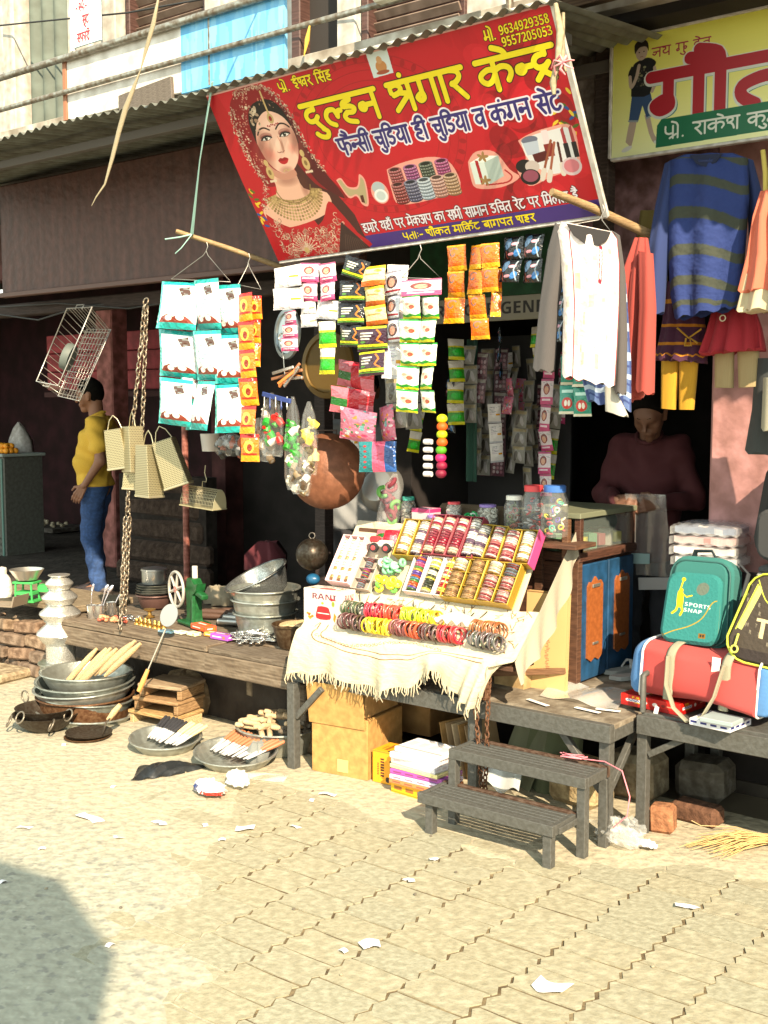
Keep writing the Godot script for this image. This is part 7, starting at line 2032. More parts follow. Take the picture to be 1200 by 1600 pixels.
func build_display() -> void:
	var x0: float = -3.578
	var x1: float = -2.415
	var ci := img(1024, 512, Color(0.78, 0.73, 0.63))
	for k in 900:
		ci.fill_rect(Rect2i(rng.randi() % 1024, rng.randi() % 512, rng.randi() % 24 + 3, 1), Color(0.73, 0.67, 0.55))
	var ln := Color(0.4, 0.31, 0.2)
	fline(ci, smooth(V2s("90,150 90,250 160,290 320,320 520,322 640,300 700,262 900,262"), 8), 6, ln)
	fline(ci, smooth(V2s("130,150 132,232 180,262 330,290 520,292 630,272 690,240 900,238"), 8), 5, ln)
	for k in 34:
		var p := V2(110 + k * 18, 240 + 36 * sin(k * 0.18))
		var o := []
		for j in 6:
			o.append(p + V2(cos(j * 1.1 + k), sin(j * 1.1 + k)) * (3 + j * 1.6))
		fline(ci, o, 3, ln.lerp(Color(0.6, 0.4, 0.3), rnd(0, 1)))
	for k in 120:
		var p := V2(rnd(60, 1000), rnd(10, 170))
		fline(ci, [p, p + V2(rnd(-20, 20), rnd(-26, 26)), p + V2(rnd(-30, 30), rnd(-30, 30))], 3, ln)
	var hem := func(u: float) -> float:
		var h := lerpf(0.45, 0.535, u) + 0.008 * sin(u * 40.0) + 0.02 * sin(u * 11.0)
		h += 0.06 * smoothstep(0.55, 0.63, u) * (1.0 - smoothstep(0.72, 0.79, u)) - 0.045 * smoothstep(0.78, 0.84, u)
		h += 0.17 * smoothstep(0.93, 1.0, u)
		return h
	var f := func(u: float, v: float) -> Vector3:
		var x := lerpf(x0 - 0.02, x1, u)
		var ly := 0.665 + 0.015 * u
		if v < 0.55:
			var t := v / 0.55
			var fold := (1.0 - t) * (0.011 * sin(u * 30.0) + 0.008 * sin(u * 57.0 + 1.0) + 0.02 * smoothstep(0.75, 0.85, u) * sin(u * 120.0))
			return V3(x - (1.0 - t) * 0.1 * smoothstep(0.55, 1.0, u) + (1.0 - t) * 0.01 * sin(u * 23.0) - (1 - t) * 0.05 * (1.0 - smoothstep(0.0, 0.3, u)), lerpf(hem.call(u), ly, t), -3.885 + fold + 0.012 * sin(t * PI) - 0.012 * t)
		if v < 0.62:
			var t := (v - 0.55) / 0.07
			return V3(x, ly + 0.012 * sin(t * PI * 0.5), -3.897 - 0.035 * t)
		var t2 := (v - 0.62) / 0.38
		return V3(x, lerpf(ly + 0.012, 0.85, t2) + 0.004 * sin(u * 33.0), lerpf(-3.932, -4.095, t2))
	var tc := thing("display_cloth", "cream fringed embroidered shawl draped over the bangle display", "cloth", Vector3.ZERO)
	ci.flip_y()
	var cm := MI(ci, 0.92, 0, "bump", 0.5)
	part("shawl", N().sheet(func(u: float, v: float) -> Vector3: return f.call(u, v), 140, 34, V3(0, 0.0008, 0.0012)).done(), cm, tc)
	var fr := N()
	for k in 110:
		var u := (k + rnd(0.1, 0.9)) / 110.0
		var p: Vector3 = f.call(u, 0.0)
		var l := rnd(0.025, 0.055)
		fr.tube([p + V3(0, 0.004, 0), p + V3(rnd(-0.006, 0.006), -l * 0.5, rnd(0, 0.008)), p + V3(rnd(-0.014, 0.014), -l, rnd(-0.004, 0.01))], [0.0036, 0.003, 0.0016], 5)
	part("fringe", fr.done(), cloth(0.62, 0.54, 0.38), tc)
	var sd := func(u: float, v: float) -> Vector3:
		var a: Vector3
		if u < 0.4:
			a = V3(x1, 0.68, -3.9).lerp(V3(x1 - 0.0, 0.86, -4.09), u / 0.4)
		else:
			a = V3(x1, 0.86, -4.09).lerp(V3(x1 - 0.02, 1.16, -4.42), (u - 0.4) / 0.6)
		var d := 0.085 + 0.03 * sin(u * 9.0) + 0.1 * smoothstep(0.2, 0.45, u) * (1 - smoothstep(0.6, 0.95, u))
		return a + V3(0.006 + 0.03 * v + 0.014 * sin(u * 24.0 + v) * v, -d * v, 0.02 * v)
	part("side_fall", N().sheet(func(u: float, v: float) -> Vector3: return sd.call(u, v), 40, 8, V3(0.001, 0, 0)).done(), cloth(0.42, 0.37, 0.28), tc)
	var st := thing("display_stand", "timber stand carrying the sloping bangle boxes", "stand", Vector3.ZERO)
	var tim := M(0.16, 0.075, 0.04, 0.75, 0, "wood", 2)
	part("ledge", N().box(V3((x0 + x1) / 2, 0.645, -3.99), V3(x1 - x0 - 0.02, 0.02, 0.17)).done(), tim, st)
	part("slope_board", N().bar(V3(-3.042, 0.835, -4.1), V3(-3.042, 1.15, -4.31), 1.038, 0.012).done(), M(0.5, 0.44, 0.33, 0.9), st)
	part("rear_shelf", N().box(V3((x0 + x1) / 2 + 0.06, 1.11, -4.36), V3(x1 - x0 + 0.02, 0.02, 0.18)).done(), tim, st)
	for x in [x0 + 0.04, x1 - 0.2, x1 - 0.02]:
		part("leg", N().box(V3(x, 0.8, -4.44), V3(0.04, 0.62, 0.04)).done(), tim, st)
	part("leg", N().box(V3(-2.601, .572, -3.97) + V3(0, 0.01, 0), V3(0.035, 0.2, 0.03)).done(), M(0.25, 0.12, 0.06, 0.75, 0, "wood", 3), st)
	part("cross_rail", N().bar(V3(-2.715, .535, -4.2), V3(-2.402, .573, -4.3), 0.02, 0.025).done(), M(0.3, 0.16, 0.08, 0.7, 0, "wood", 3), st)
	var gold := M(0.42, 0.27, 0.03, 0.4, 0.35)
	var white := M(0.68, 0.6, 0.6, 0.6)
	var maroon := M(0.22, 0.03, 0.045, 0.5)
	bangle_tray("pink-edged white bangle box at the left end of the slope", V3(-3.484, .962, -4.161), .137, .247, 3, 1, [0], M(0.75, 0.52, 0.54, 0.5))
	bangle_tray("clear pack of blue and brown bangle rolls beside the white box", V3(-3.354, .916, -4.131), .107, .164, 1, 3, [8, 3], M(0.4, 0.33, 0.28, 0.4), 0.03)
	bangle_tray("leftmost gilt box in the top row, two pale bangle rolls", V3(-3.144, 1.078, -4.238), .164, .189, 2, 1, [0, 2], gold)
	var mr := ["first maroon single-roll bangle box from the left", "second maroon single-roll bangle box from the left", "third maroon single-roll bangle box from the left", "fourth maroon bangle box, next to the gilt ones"]
	var mp := [V3(-3.037, 1.096, -4.251), V3(-2.971, 1.098, -4.252), V3(-2.9, 1.097, -4.252), V3(-2.828, 1.097, -4.251)]
	for k in 4:
		bangle_tray(mr[k], mp[k] + V3(0, .555, .832) * 0.012, .07, .205, 1, 1, [1] if k < 3 else [2], maroon, 0.045)
	bangle_tray("middle gilt box in the top row, two glittering rolls", V3(-2.742, 1.087, -4.244), .159, .168, 2, 1, [2, 7], gold)
	bangle_tray("rightmost gilt box in the top row with a pink side", V3(-2.589, 1.079, -4.24), .163, .164, 2, 1, [7, 0], gold)
	solo("pink_card", N().box(Vector3.ZERO, V3(0.006, .168, 0.06), Basis(Vector3.RIGHT, V3(0, .832, -.555), V3(0, .555, .832))).done(), M(0.6, 0.06, 0.2, 0.5), "bright pink card closing the right end of the top row", "card", V3(-2.503, 1.08, -4.24) + V3(0, .555, .832) * 0.03)
	var wl := ["white bangle box of rainbow bangles in the lower row", "white bangle box of black and cream bangles in the lower row", "white bangle box of red and yellow bangles in the lower row"]
	var wp := [V3(-3.063, .936, -4.144), V3(-2.98, .935, -4.143), V3(-2.896, .934, -4.143)]
	for k in 3:
		bangle_tray(wl[k], wp[k], .08, .185, 1, 1, [3 + k], white, 0.04)
	bangle_tray("four-cell gilt box of beige bangle rolls in the lower row", V3(-2.797, .932, -4.141), .182, .193, 2, 3, [6, 6, 6, 6, 0, 6], gold)
	bangle_tray("gilt box of pink and white bangle rolls, lowest at the right", V3(-2.622, .932, -4.141), .169, .192, 2, 3, [7, 7, 7, 7, 0, 8], gold)
	var tk := thing("toy_tractor", "red and white toy tractor lying at the top left of the slope", "toy", V3(-3.315, 1.038, -4.212) + V3(0, .555, .832) * 0.03, 10)
	part("body", N().box(V3(0, 0.01, 0), V3(0.11, 0.035, 0.04), Basis(), 0.008).done(), M(0.6, 0.56, 0.52, 0.4), tk)
	part("hood", N().box(V3(-0.035, 0.03, 0.005), V3(0.05, 0.03, 0.04), Basis(), 0.008).done(), M(0.5, 0.03, 0.04, 0.35), tk)
	for x in [-0.03, 0.035]:
		var w := part("wheel", N().lathe([V2(0, -0.012), V2(0.02, -0.012), V2(0.024, 0), V2(0.02, 0.012), V2(0, 0.012)], 16, Transform3D(Basis(Vector3.RIGHT, PI / 2))).done(), M(0.02, 0.02, 0.02, 0.6), tk, V3(x, -0.006, 0.028))
		part("rim", N().lathe([V2(0, 0), V2(0.012, 0), V2(0.01, 0.003), V2(0, 0.004)], 12, Transform3D(Basis(Vector3.RIGHT, PI / 2), V3(0, 0, 0.012))).done(), M(0.55, 0.06, 0.07, 0.4), w)
	var bg := [["bunch of pale green glass bangles on the slope", V3(-3.218, .961, -4.161), Color(0.2, 0.55, 0.3), Color(0.6, 0.75, 0.6)], ["bunch of yellow and green plastic balls on the slope", V3(-3.194, .886, -4.111), Color(0.75, 0.65, 0.03), Color(0.15, 0.5, 0.08)]]
	for q in bg:
		var t := thing("ball_bunch", q[0], "bunch", q[1] + V3(0, .555, .832) * 0.02)
		for k in 11:
			var c: Color = (q[3] if k % 4 == 3 else q[2])
			var o := part("hair_ring", N().torus(Vector3.ZERO, 0.014, 0.008, Basis(), 14, 8).done() if k == 0 else t.get_node("hair_ring").mesh, M(c.r, c.g, c.b, 0.35), t, V3(rnd(-0.055, 0.055), rnd(-0.032, 0.032), rnd(0, 0.02)), V3(rnd(30, 100), rnd(0, 90), 0))
	solo("red_pack", pillow(0.13, 0.08, 0.02), sachet_print("redpink"), "crumpled clear pack of red hair bands above the toy tractor", "pack", V3(-3.336, 1.093, -4.249) + V3(0, 0.03, -0.02), V3(-40, 8, 4))
	var bd := [["dark green bangle bundle, top left of the lower slope", V3(-3.318, .763, -4.003), .131, Color(0.07, 0.09, 0.05)], ["scarlet and pink bangle bundle, second in the upper row", V3(-3.194, .768, -4.008), .103, Color(0.6, 0.03, 0.06)], ["coral red bangle bundle, third in the upper row", V3(-3.104, .769, -4.009), .097, Color(0.7, 0.08, 0.05)], ["lime green bangle bundle in the upper row", V3(-2.998, .77, -4.01), .109, Color(0.45, 0.62, 0.03)], ["yellow bangle bundle beside the lime green one", V3(-2.891, .77, -4.01), .093, Color(0.8, 0.6, 0.02)], ["copper bangle bundle at the right of the upper row", V3(-2.595, .758, -3.998), .159, Color(0.3, 0.12, 0.05)],
		["dark brown bangle bundle, leftmost in the lower row", V3(-3.282, .715, -3.955), .135, Color(0.07, 0.04, 0.035)], ["bright yellow bangle bundle in the lower row", V3(-3.133, .713, -3.953), .141, Color(0.75, 0.6, 0.03)], ["maroon and pink bangle bundle in the lower row", V3(-3.009, .719, -3.959), .096, Color(0.2, 0.06, 0.06)], ["orange-red bangle bundle in the lower row", V3(-2.93, .72, -3.96), .074, Color(0.6, 0.1, 0.04)], ["dark and silver bangle bundle in the lower row", V3(-2.853, .719, -3.959), .086, Color(0.12, 0.07, 0.06)], ["deep red bangle bundle in the lower row", V3(-2.755, .722, -3.962), .12, Color(0.4, 0.03, 0.04)], ["black and grey bangle bundle at the lower right end", V3(-2.57, .719, -3.959), .162, Color(0.1, 0.1, 0.095)]]
	var ring := N().torus(Vector3.ZERO, 0.033, 0.0042, Basis(Vector3.FORWARD, PI / 2), 22, 6).done()
	for q in bd:
		var t := thing("bangle_bundle", q[0], "bangles", q[1] + V3(0, .707, .707) * 0.03, rnd(-10, 10), "bundles of bangles on the lower slope")
		var w: float = q[2] * 0.9
		var n := maxi(6, int(w / 0.0085))
		var c: Color = q[3]
		for k in n:
			var v := rnd(0.75, 1.3)
			var alt := k % 3 == 1
			var cc := Color(c.r * v + (0.08 if alt else 0.0), c.g * v + (0.05 if alt else 0.0), c.b * v + (0.05 if alt else 0.0))
			cc = Color(snappedf(cc.r, 0.04), snappedf(cc.g, 0.03), snappedf(cc.b, 0.03))
			part("bangle", ring, M(cc.r, cc.g, cc.b, 0.22, 0.15), t, V3(-w / 2 + w * (k + 0.5) / n, rnd(-0.003, 0.003), rnd(-0.003, 0.003)), V3(rnd(-10, 10), rnd(-34, 14), rnd(-14, 22)))
	solo("film_pack", N().sheet(func(u: float, v: float) -> Vector3: return V3(-2.765, .764, -4.004) + V3((u - 0.5) * 0.17, 0.03 + 0.03 * sin(u * PI) * sin(v * PI) + 0.01 * sin(u * 21.0 + v * 9.0), (v - 0.5) * 0.1), 20, 10, V3(0, 0.0006, 0)).done(), glass(0.9, 0.82, 0.8, 0.4, 0.12), "crumpled clear film pack lying between the bangle bundles", "pack")
	for k in 4:
		var p: Vector3 = [V3(-3.304, .825, -4.065), V3(-2.99, .82, -4.06), V3(-2.778, .811, -4.051), V3(-2.719, .822, -4.062)][k]
		solo("wire_loop", N().tube([p + V3(-0.05, 0.02, 0), p + V3(-0.03, -0.03, 0.02), p + V3(0.02, -0.04, 0.025), p + V3(0.07, 0.015, 0)], 0.0025, 5).done(), M(0.02, 0.02, 0.02, 0.5), ["black wire loop on the shawl above the green bundle", "black wire loop on the shawl under the white boxes", "black wire loop on the shawl under the gilt boxes", "second black wire loop crossing the one under the gilt boxes"][k], "wire")
	var rb := img(256, 256, Color(0.82, 0.76, 0.72))
	latin(rb, "RANI", V2(52, 66), 40, Color(0.42, 0.18, 0.26), 1.25)
	fpoly(rb, PackedVector2Array(smooth(V2s("90,140 100,116 160,116 176,140 180,200 86,204 90,140"), 3)), Color(0.72, 0.1, 0.12))
	rb.fill_rect(Rect2i(94, 160, 80, 7), Color(0.88, 0.8, 0.78))
	fell(rb, 128, 92, 9, 9, Color(0.75, 0.7, 0.15))
	for k in 8:
		fell(rb, 40 + rnd(-20, 20), 190 + rnd(-16, 22), 9, 8, Color(0.8, 0.55, 0.12).lerp(Color(0.7, 0.2, 0.1), rnd(0, 1)))
	fpoly(rb, PV("206,150 222,170 212,220 200,200"), Color(0.8, 0.45, 0.1))
	fell(rb, 200, 90, 10, 20, Color(0.5, 0.55, 0.15))
	fpoly(rb, PV("178,44 214,60 186,72"), Color(0.72, 0.12, 0.14))
	var rw: float = .234
	var rh: float = .173
	var rx := thing("rani_carton", "small white printed carton with a red hand machine on it", "carton", V3(-3.486, .683, -3.95) + V3(0, 0.004, -0.055))
	part("box", N().box(V3(0, rh / 2, 0), V3(rw, rh, 0.1)).done(), MI(rb, 0.5), rx)
	solo("white_card", N().box(V3(0, 0.05, 0), V3(0.1, 0.1, 0.006)).done(), M(0.75, 0.66, 0.62, 0.6), "plain pale card standing right of the printed carton", "card", rx.position + V3(rw / 2 + 0.06, 0.03, 0.01), V3(-12, 0, 0))
	build_jars()
	build_cabinet()

func build_jars() -> void:
	var clear := glass(0.92, 0.94, 0.92, 0.08, 0.05)
	var y := 1.121
	var jars := [["tall jar with a white lid, leftmost of the three big jars", V3(-2.688, 1.16, -4.33), 15.0, .153, Color(0.7, 0.7, 0.66), [Color(0.3, 0.35, 0.2), Color(0.5, 0.2, 0.15), Color(0.5, 0.5, 0.48)]], ["tall jar with a red lid, middle of the three big jars", V3(-2.59, 1.155, -4.33), 17.0, .207, Color(0.6, 0.05, 0.06), [Color(0.6, 0.12, 0.15), Color(0.6, 0.6, 0.6), Color(0.2, 0.25, 0.3)]], ["widest big jar with a blue lid and bright rings inside", V3(-2.484, 1.145, -4.33), 20.0, .221, Color(0.04, 0.13, 0.4), [Color(0.75, 0.3, 0.3), Color(0.2, 0.55, 0.45), Color(0.7, 0.65, 0.2), Color(0.3, 0.25, 0.55), Color(0.75, 0.72, 0.66)]], ["small jar with a teal lid on the rear shelf", V3(-3.273, 1.151, -4.33), 12.0, .128, Color(0.04, 0.3, 0.24), [Color(0.5, 0.5, 0.45), Color(0.4, 0.35, 0.3)]], ["small jar with a red lid behind the maroon boxes", V3(-3.011, 1.185, -4.33), 12.0, .083, Color(0.6, 0.06, 0.08), [Color(0.7, 0.7, 0.68), Color(0.6, 0.55, 0.5)]], ["squat white tub with a violet lid on the rear shelf", V3(-2.826, 1.174, -4.33), 16.0, .092, Color(0.22, 0.15, 0.45), [Color(0.72, 0.72, 0.68), Color(0.68, 0.68, 0.64)]]]
	for j in jars:
		var r: float = j[2] * .003
		var h: float = j[3]
		var b: Vector3 = j[1]
		b.y = maxf(y, b.y)
		var t := thing("plastic_jar", j[0], "jar", b)
		part("jar_wall", N().lathe([V2(0, 0.001), V2(r * 0.9, 0.001), V2(r, h * 0.06), V2(r, h * 0.7), V2(r * 0.75, h * 0.86), V2(r * 0.72, h * 0.9)], 24).done(), clear, t)
		var lc: Color = j[4]
		part("lid", N().lathe([V2(0, h * 0.87), V2(r * 0.8, h * 0.87), V2(r * 0.8, h * 0.985), V2(r * 0.74, h), V2(0, h)], 24).done(), M(lc.r, lc.g, lc.b, 0.4), t)
		var cs: Array = j[5]
		for k in 34:
			var a := rnd(0, TAU)
			var rr := sqrt(rnd(0, 1)) * (r - 0.014)
			var c: Color = cs[k % cs.size()]
			var o := part("ring", N().torus(Vector3.ZERO, 0.011, 0.0042, Basis(), 9, 5).done() if k == 0 else t.get_node("ring").mesh, M(c.r * c.r, c.g * c.g, c.b * c.b, 0.4), t, V3(cos(a) * rr, 0.014 + (h * 0.66) * (k / 34.0), sin(a) * rr), V3(rnd(0, 180), rnd(0, 180), 0))
	var pk := img(128, 128, Color(0.72, 0.66, 0.68))
	pk.fill_rect(Rect2i(0, 0, 128, 20), Color(0.7, 0.2, 0.4))
	pk.fill_rect(Rect2i(0, 70, 60, 58), Color(0.75, 0.35, 0.5))
	fell(pk, 90, 80, 22, 26, Color(0.3, 0.2, 0.5))
	fell(pk, 90, 80, 13, 16, Color(0.75, 0.72, 0.78))
	solo("cream_carton", N().box(V3(0, 0.055, 0), V3(0.105, 0.11, 0.09)).done(), MI(pk, 0.5), "pink-topped white carton on the rear shelf", "carton", V3(-3.168, y, -4.33))
	var tb := img(128, 64, Color(0.74, 0.72, 0.78))
	fell(tb, 42, 34, 15, 20, Color(0.3, 0.12, 0.42))
	fell(tb, 42, 34, 8, 12, Color(0.74, 0.72, 0.78))
	var tt := thing("white_tub", "white plastic tub with a violet emblem in front of the carton", "tub", V3(-3.08, y, -4.3), -60)
	part("tub", N().lathe([V2(0, 0), V2(0.038, 0), V2(0.045, 0.07), V2(0.047, 0.073), V2(0, 0.073)], 24).done(), MI(tb, 0.4), tt)
	part("lid", N().lathe([V2(0, 0.074), V2(0.049, 0.074), V2(0.049, 0.084), V2(0, 0.086)], 24).done(), M(0.3, 0.16, 0.5, 0.4), tt)
	var gb := thing("green_bag", "bag of shiny green bangles on the rear shelf", "bag", V3(-2.916, y, -4.33))
	for k in 22:
		part("bangle", N().torus(Vector3.ZERO, 0.02, 0.006, Basis(), 12, 6).done() if k == 0 else gb.get_node("bangle").mesh, M(0.02, 0.32, 0.09, 0.25) if k % 3 else M(0.55, 0.66, 0.58, 0.3), gb, V3(rnd(-0.035, 0.035), 0.03 + rnd(0, 0.06), rnd(-0.03, 0.03)), V3(rnd(0, 180), rnd(0, 180), 0))
	solo("hessian_roll", N().box(V3(0, 0.06, 0), V3(.363, 0.14, 0.06), Basis(), 0.015).done(), M(0.12, 0.085, 0.05, 0.95, 0, "weave", 10, "bump", 0.8), "brown hessian-covered board behind the small jars", "board", V3(-2.963, y, -4.42))
	var fp := thing("frilled_pack", "clear pack of maroon frilled hair ties at the shelf's left end", "pack", V3(-3.365, 1.228, -4.3), 20)
	for k in 9:
		part("hair_tie", N().torus(Vector3.ZERO, 0.022, 0.011, Basis(), 16, 7).done() if k == 0 else fp.get_node("hair_tie").mesh, M(0.16, 0.02, 0.035, 0.8) if k % 3 else M(0.1, 0.32, 0.06, 0.6), fp, V3(rnd(-0.03, 0.03), -0.06 + 0.022 * k, rnd(-0.02, 0.02)), V3(rnd(40, 120), rnd(-40, 40), rnd(-30, 30)))
	part("film", N().loft([[V3(0.03, 0.16, 0), V3(0.012, 0, 0), V3(0, 0, 0.01)], [V3(0.015, 0.08, 0), V3(0.05, 0, 0), V3(0, 0, 0.035)], [V3(0, -0.03, 0), V3(0.06, 0, 0), V3(0, 0, 0.045)], [V3(-0.01, -0.09, 0), V3(0.055, 0, 0), V3(0, 0, 0.03)]], 22, 0.14, 4.0).done(), glass(0.9, 0.86, 0.86, 0.07, 0.06), fp)

func build_cabinet() -> void:
	var cb := thing("blue_cabinet", "blue and orange panelled wooden counter with a glass top case", "cabinet", V3(-2.43, 0.48, -4.7))
	var blue := M(0.015, 0.075, 0.18, 0.5, 0, "grime", 2)
	var org := M(0.34, 0.1, 0.025, 0.5, 0, "faint", 3)
	var tim := M(0.12, 0.05, 0.03, 0.65, 0, "wood", 3)
	part("carcase", N().box(V3(-0.18, 0.27, 0), V3(0.35, 0.54, 0.53), Basis(), 0.004).done(), tim, cb)
	for d in [[0.128, 0.25], [-0.135, 0.25]]:
		var dr := part("door", N().box(V3(0.006, 0.27, d[0]), V3(0.016, 0.52, d[1]), Basis(), 0.004).done(), blue, cb)
		var w: float = d[1] * 0.28
		var pp := PackedVector2Array([V2(-w, -0.17), V2(-w * 0.5, -0.19), V2(0, -0.175), V2(w * 0.5, -0.19), V2(w, -0.17), V2(w, 0.15), V2(w * 0.75, 0.17), V2(w * 0.4, 0.165), V2(0, 0.19), V2(-w * 0.4, 0.165), V2(-w * 0.75, 0.17), V2(-w, 0.15)])
		part("orange_panel", N().prism(pp, 0.008, Transform3D(Basis(Vector3.UP, PI / 2), V3(0.018, 0.28, d[0])), 0.002).done(), org, dr)
		part("handle", N().box(V3(0.024, 0.17, d[0]), V3(0.008, 0.012, 0.05), Basis(), 0.003).done(), M(0.5, 0.48, 0.42, 0.3, 0.8), dr)
		part("handle", N().box(V3(0.024, 0.43, d[0] ), V3(0.008, 0.016, 0.07), Basis(), 0.003).done(), M(0.5, 0.48, 0.42, 0.3, 0.8), dr)
	part("counter_rail", N().box(V3(-0.17, 0.565, 0), V3(0.38, 0.04, 0.55), Basis(), 0.004).done(), tim, cb)
	for z in [-0.25, 0.25]:
		part("case_post", N().box(V3(0.0, 0.66, z), V3(0.03, 0.15, 0.03)).done(), tim, cb)
	part("case_top", N().box(V3(-0.17, 0.748, 0), V3(0.38, 0.025, 0.55), Basis(), 0.003).done(), M(0.16, 0.17, 0.11, 0.5), cb)
	part("glass_pane", N().box(V3(0.004, 0.66, 0), V3(0.004, 0.14, 0.46), Basis(), 0.0005).done(), glass(0.8, 0.95, 0.88, 0.05), cb)
	part("case_back", N().box(V3(-0.3, 0.66, 0), V3(0.01, 0.15, 0.52)).done(), M(0.05, 0.08, 0.06, 0.7), cb)
	for k in 12:
		solo("showcase_packet", N().box(V3(0, 0.03, 0), V3(0.06, rnd(0.04, 0.09), 0.05)).done(), [M(0.5, 0.45, 0.08, 0.4), M(0.3, 0.3, 0.26, 0.5), M(0.25, 0.1, 0.1, 0.5), M(0.12, 0.22, 0.14, 0.5)][k % 4], "small coloured packet inside the cabinet's glass case", "packet", cb.position + V3(-0.06 - 0.08 * (k / 6), 0.588, -0.19 + 0.08 * (k % 6)), V3(0, rnd(-20, 20), 0), "packets in the glass case")
	var card := M(0.52, 0.36, 0.17, 0.85, 0, "grime", 2)
	var k1 := img(128, 256, Color(0.76, 0.63, 0.42))
	for i in 40:
		k1.fill_rect(Rect2i(62 + rng.randi() % 8, 60 + i * 4, 6 + rng.randi() % 8, 2), Color(0.66, 0.36, 0.26))
	k1.fill_rect(Rect2i(0, 0, 128, 3), Color(0.5, 0.38, 0.22))
	var h1: float = .43
	solo("flat_carton", N().box(V3(0, h1 / 2, 0), V3(.199, h1, 0.03)).done(), MI(k1, 0.85), "tall pale carton with red print leaning beside the blue cabinet", "carton", V3(-2.501, .474, -4.3) + V3(0, 0.0, 0), V3(-3, 4, 0))
	var h2: float = .305
	solo("flat_carton", N().box(V3(0, h2 / 2, 0), V3(.166, h2, 0.05)).done(), card, "plain brown carton left of the tall pale one", "carton", V3(-2.646, .471, -4.26), V3(-3, -6, 0))
	solo("timber_upright", N().box(Vector3.ZERO, V3(0.03, 0.66, 0.03)).done(), M(0.2, 0.1, 0.05, 0.7, 0, "wood", 3), "brown timber upright between the cartons and the blue cabinet", "post", V3(-2.441, .889, -4.36))
	solo("plastic_sheet", N().sheet(func(u: float, v: float) -> Vector3: return V3(-2.36 + 0.36 * (u - 0.5) + 0.1 * v, 0.484 + 0.006 + 0.012 * sin(u * 9.0 + v * 4.0) * sin(u * PI), -4.3 + 0.3 * (v - 0.5)), 16, 10, V3(0, 0.0006, 0)).done(), glass(0.9, 0.88, 0.82, 0.3, 0.15), "thin clear plastic sheet lying on the platform deck", "plastic sheet")
	for k in 3:
		var q := [V3(-2.391, .486, -4.05), V3(-2.172, .486, -4.07), V3(-2.107, .486, -4.121)]
		solo("paper_strip", N().box(V3(0, 0.002, 0), V3([0.13, 0.12, 0.1][k], 0.003, 0.02)).done(), M(0.72, 0.7, 0.66, 0.6), ["white paper strip on the deck below the cartons", "white paper strip near the platform's right corner", "second white strip, right at the platform's corner"][k], "paper", q[k], V3(0, [-20, -8, 12][k], 0))
	for k in 2:
		var t := thing("slipper", ["pale grey slipper on the platform, nearer one", "pale grey slipper on the platform, farther one"][k], "slipper", [V3(-2.288, .484, -4.687), V3(-2.375, .484, -4.779)][k], 60 + 14 * k)
		part("sole", N().prism(PackedVector2Array(smooth(V2s("-.1,.02 -.07,-.03 .02,-.03 .1,-.035 .125,0 .1,.035 .02,.028 -.07,.032 -.1,.02"), 3)), 0.018, Transform3D(Basis(Vector3.RIGHT, -PI / 2), V3(0, 0.009, 0)), 0.004).done(), M(0.3, 0.31, 0.3, 0.8), t)
		part("strap", N().tube([V3(0.03, 0.016, -0.032), V3(0.045, 0.05, -0.015), V3(0.045, 0.052, 0.015), V3(0.03, 0.016, 0.032)], 0.014, 8, false, 0.4).done(), M(0.42, 0.43, 0.42, 0.7), t)

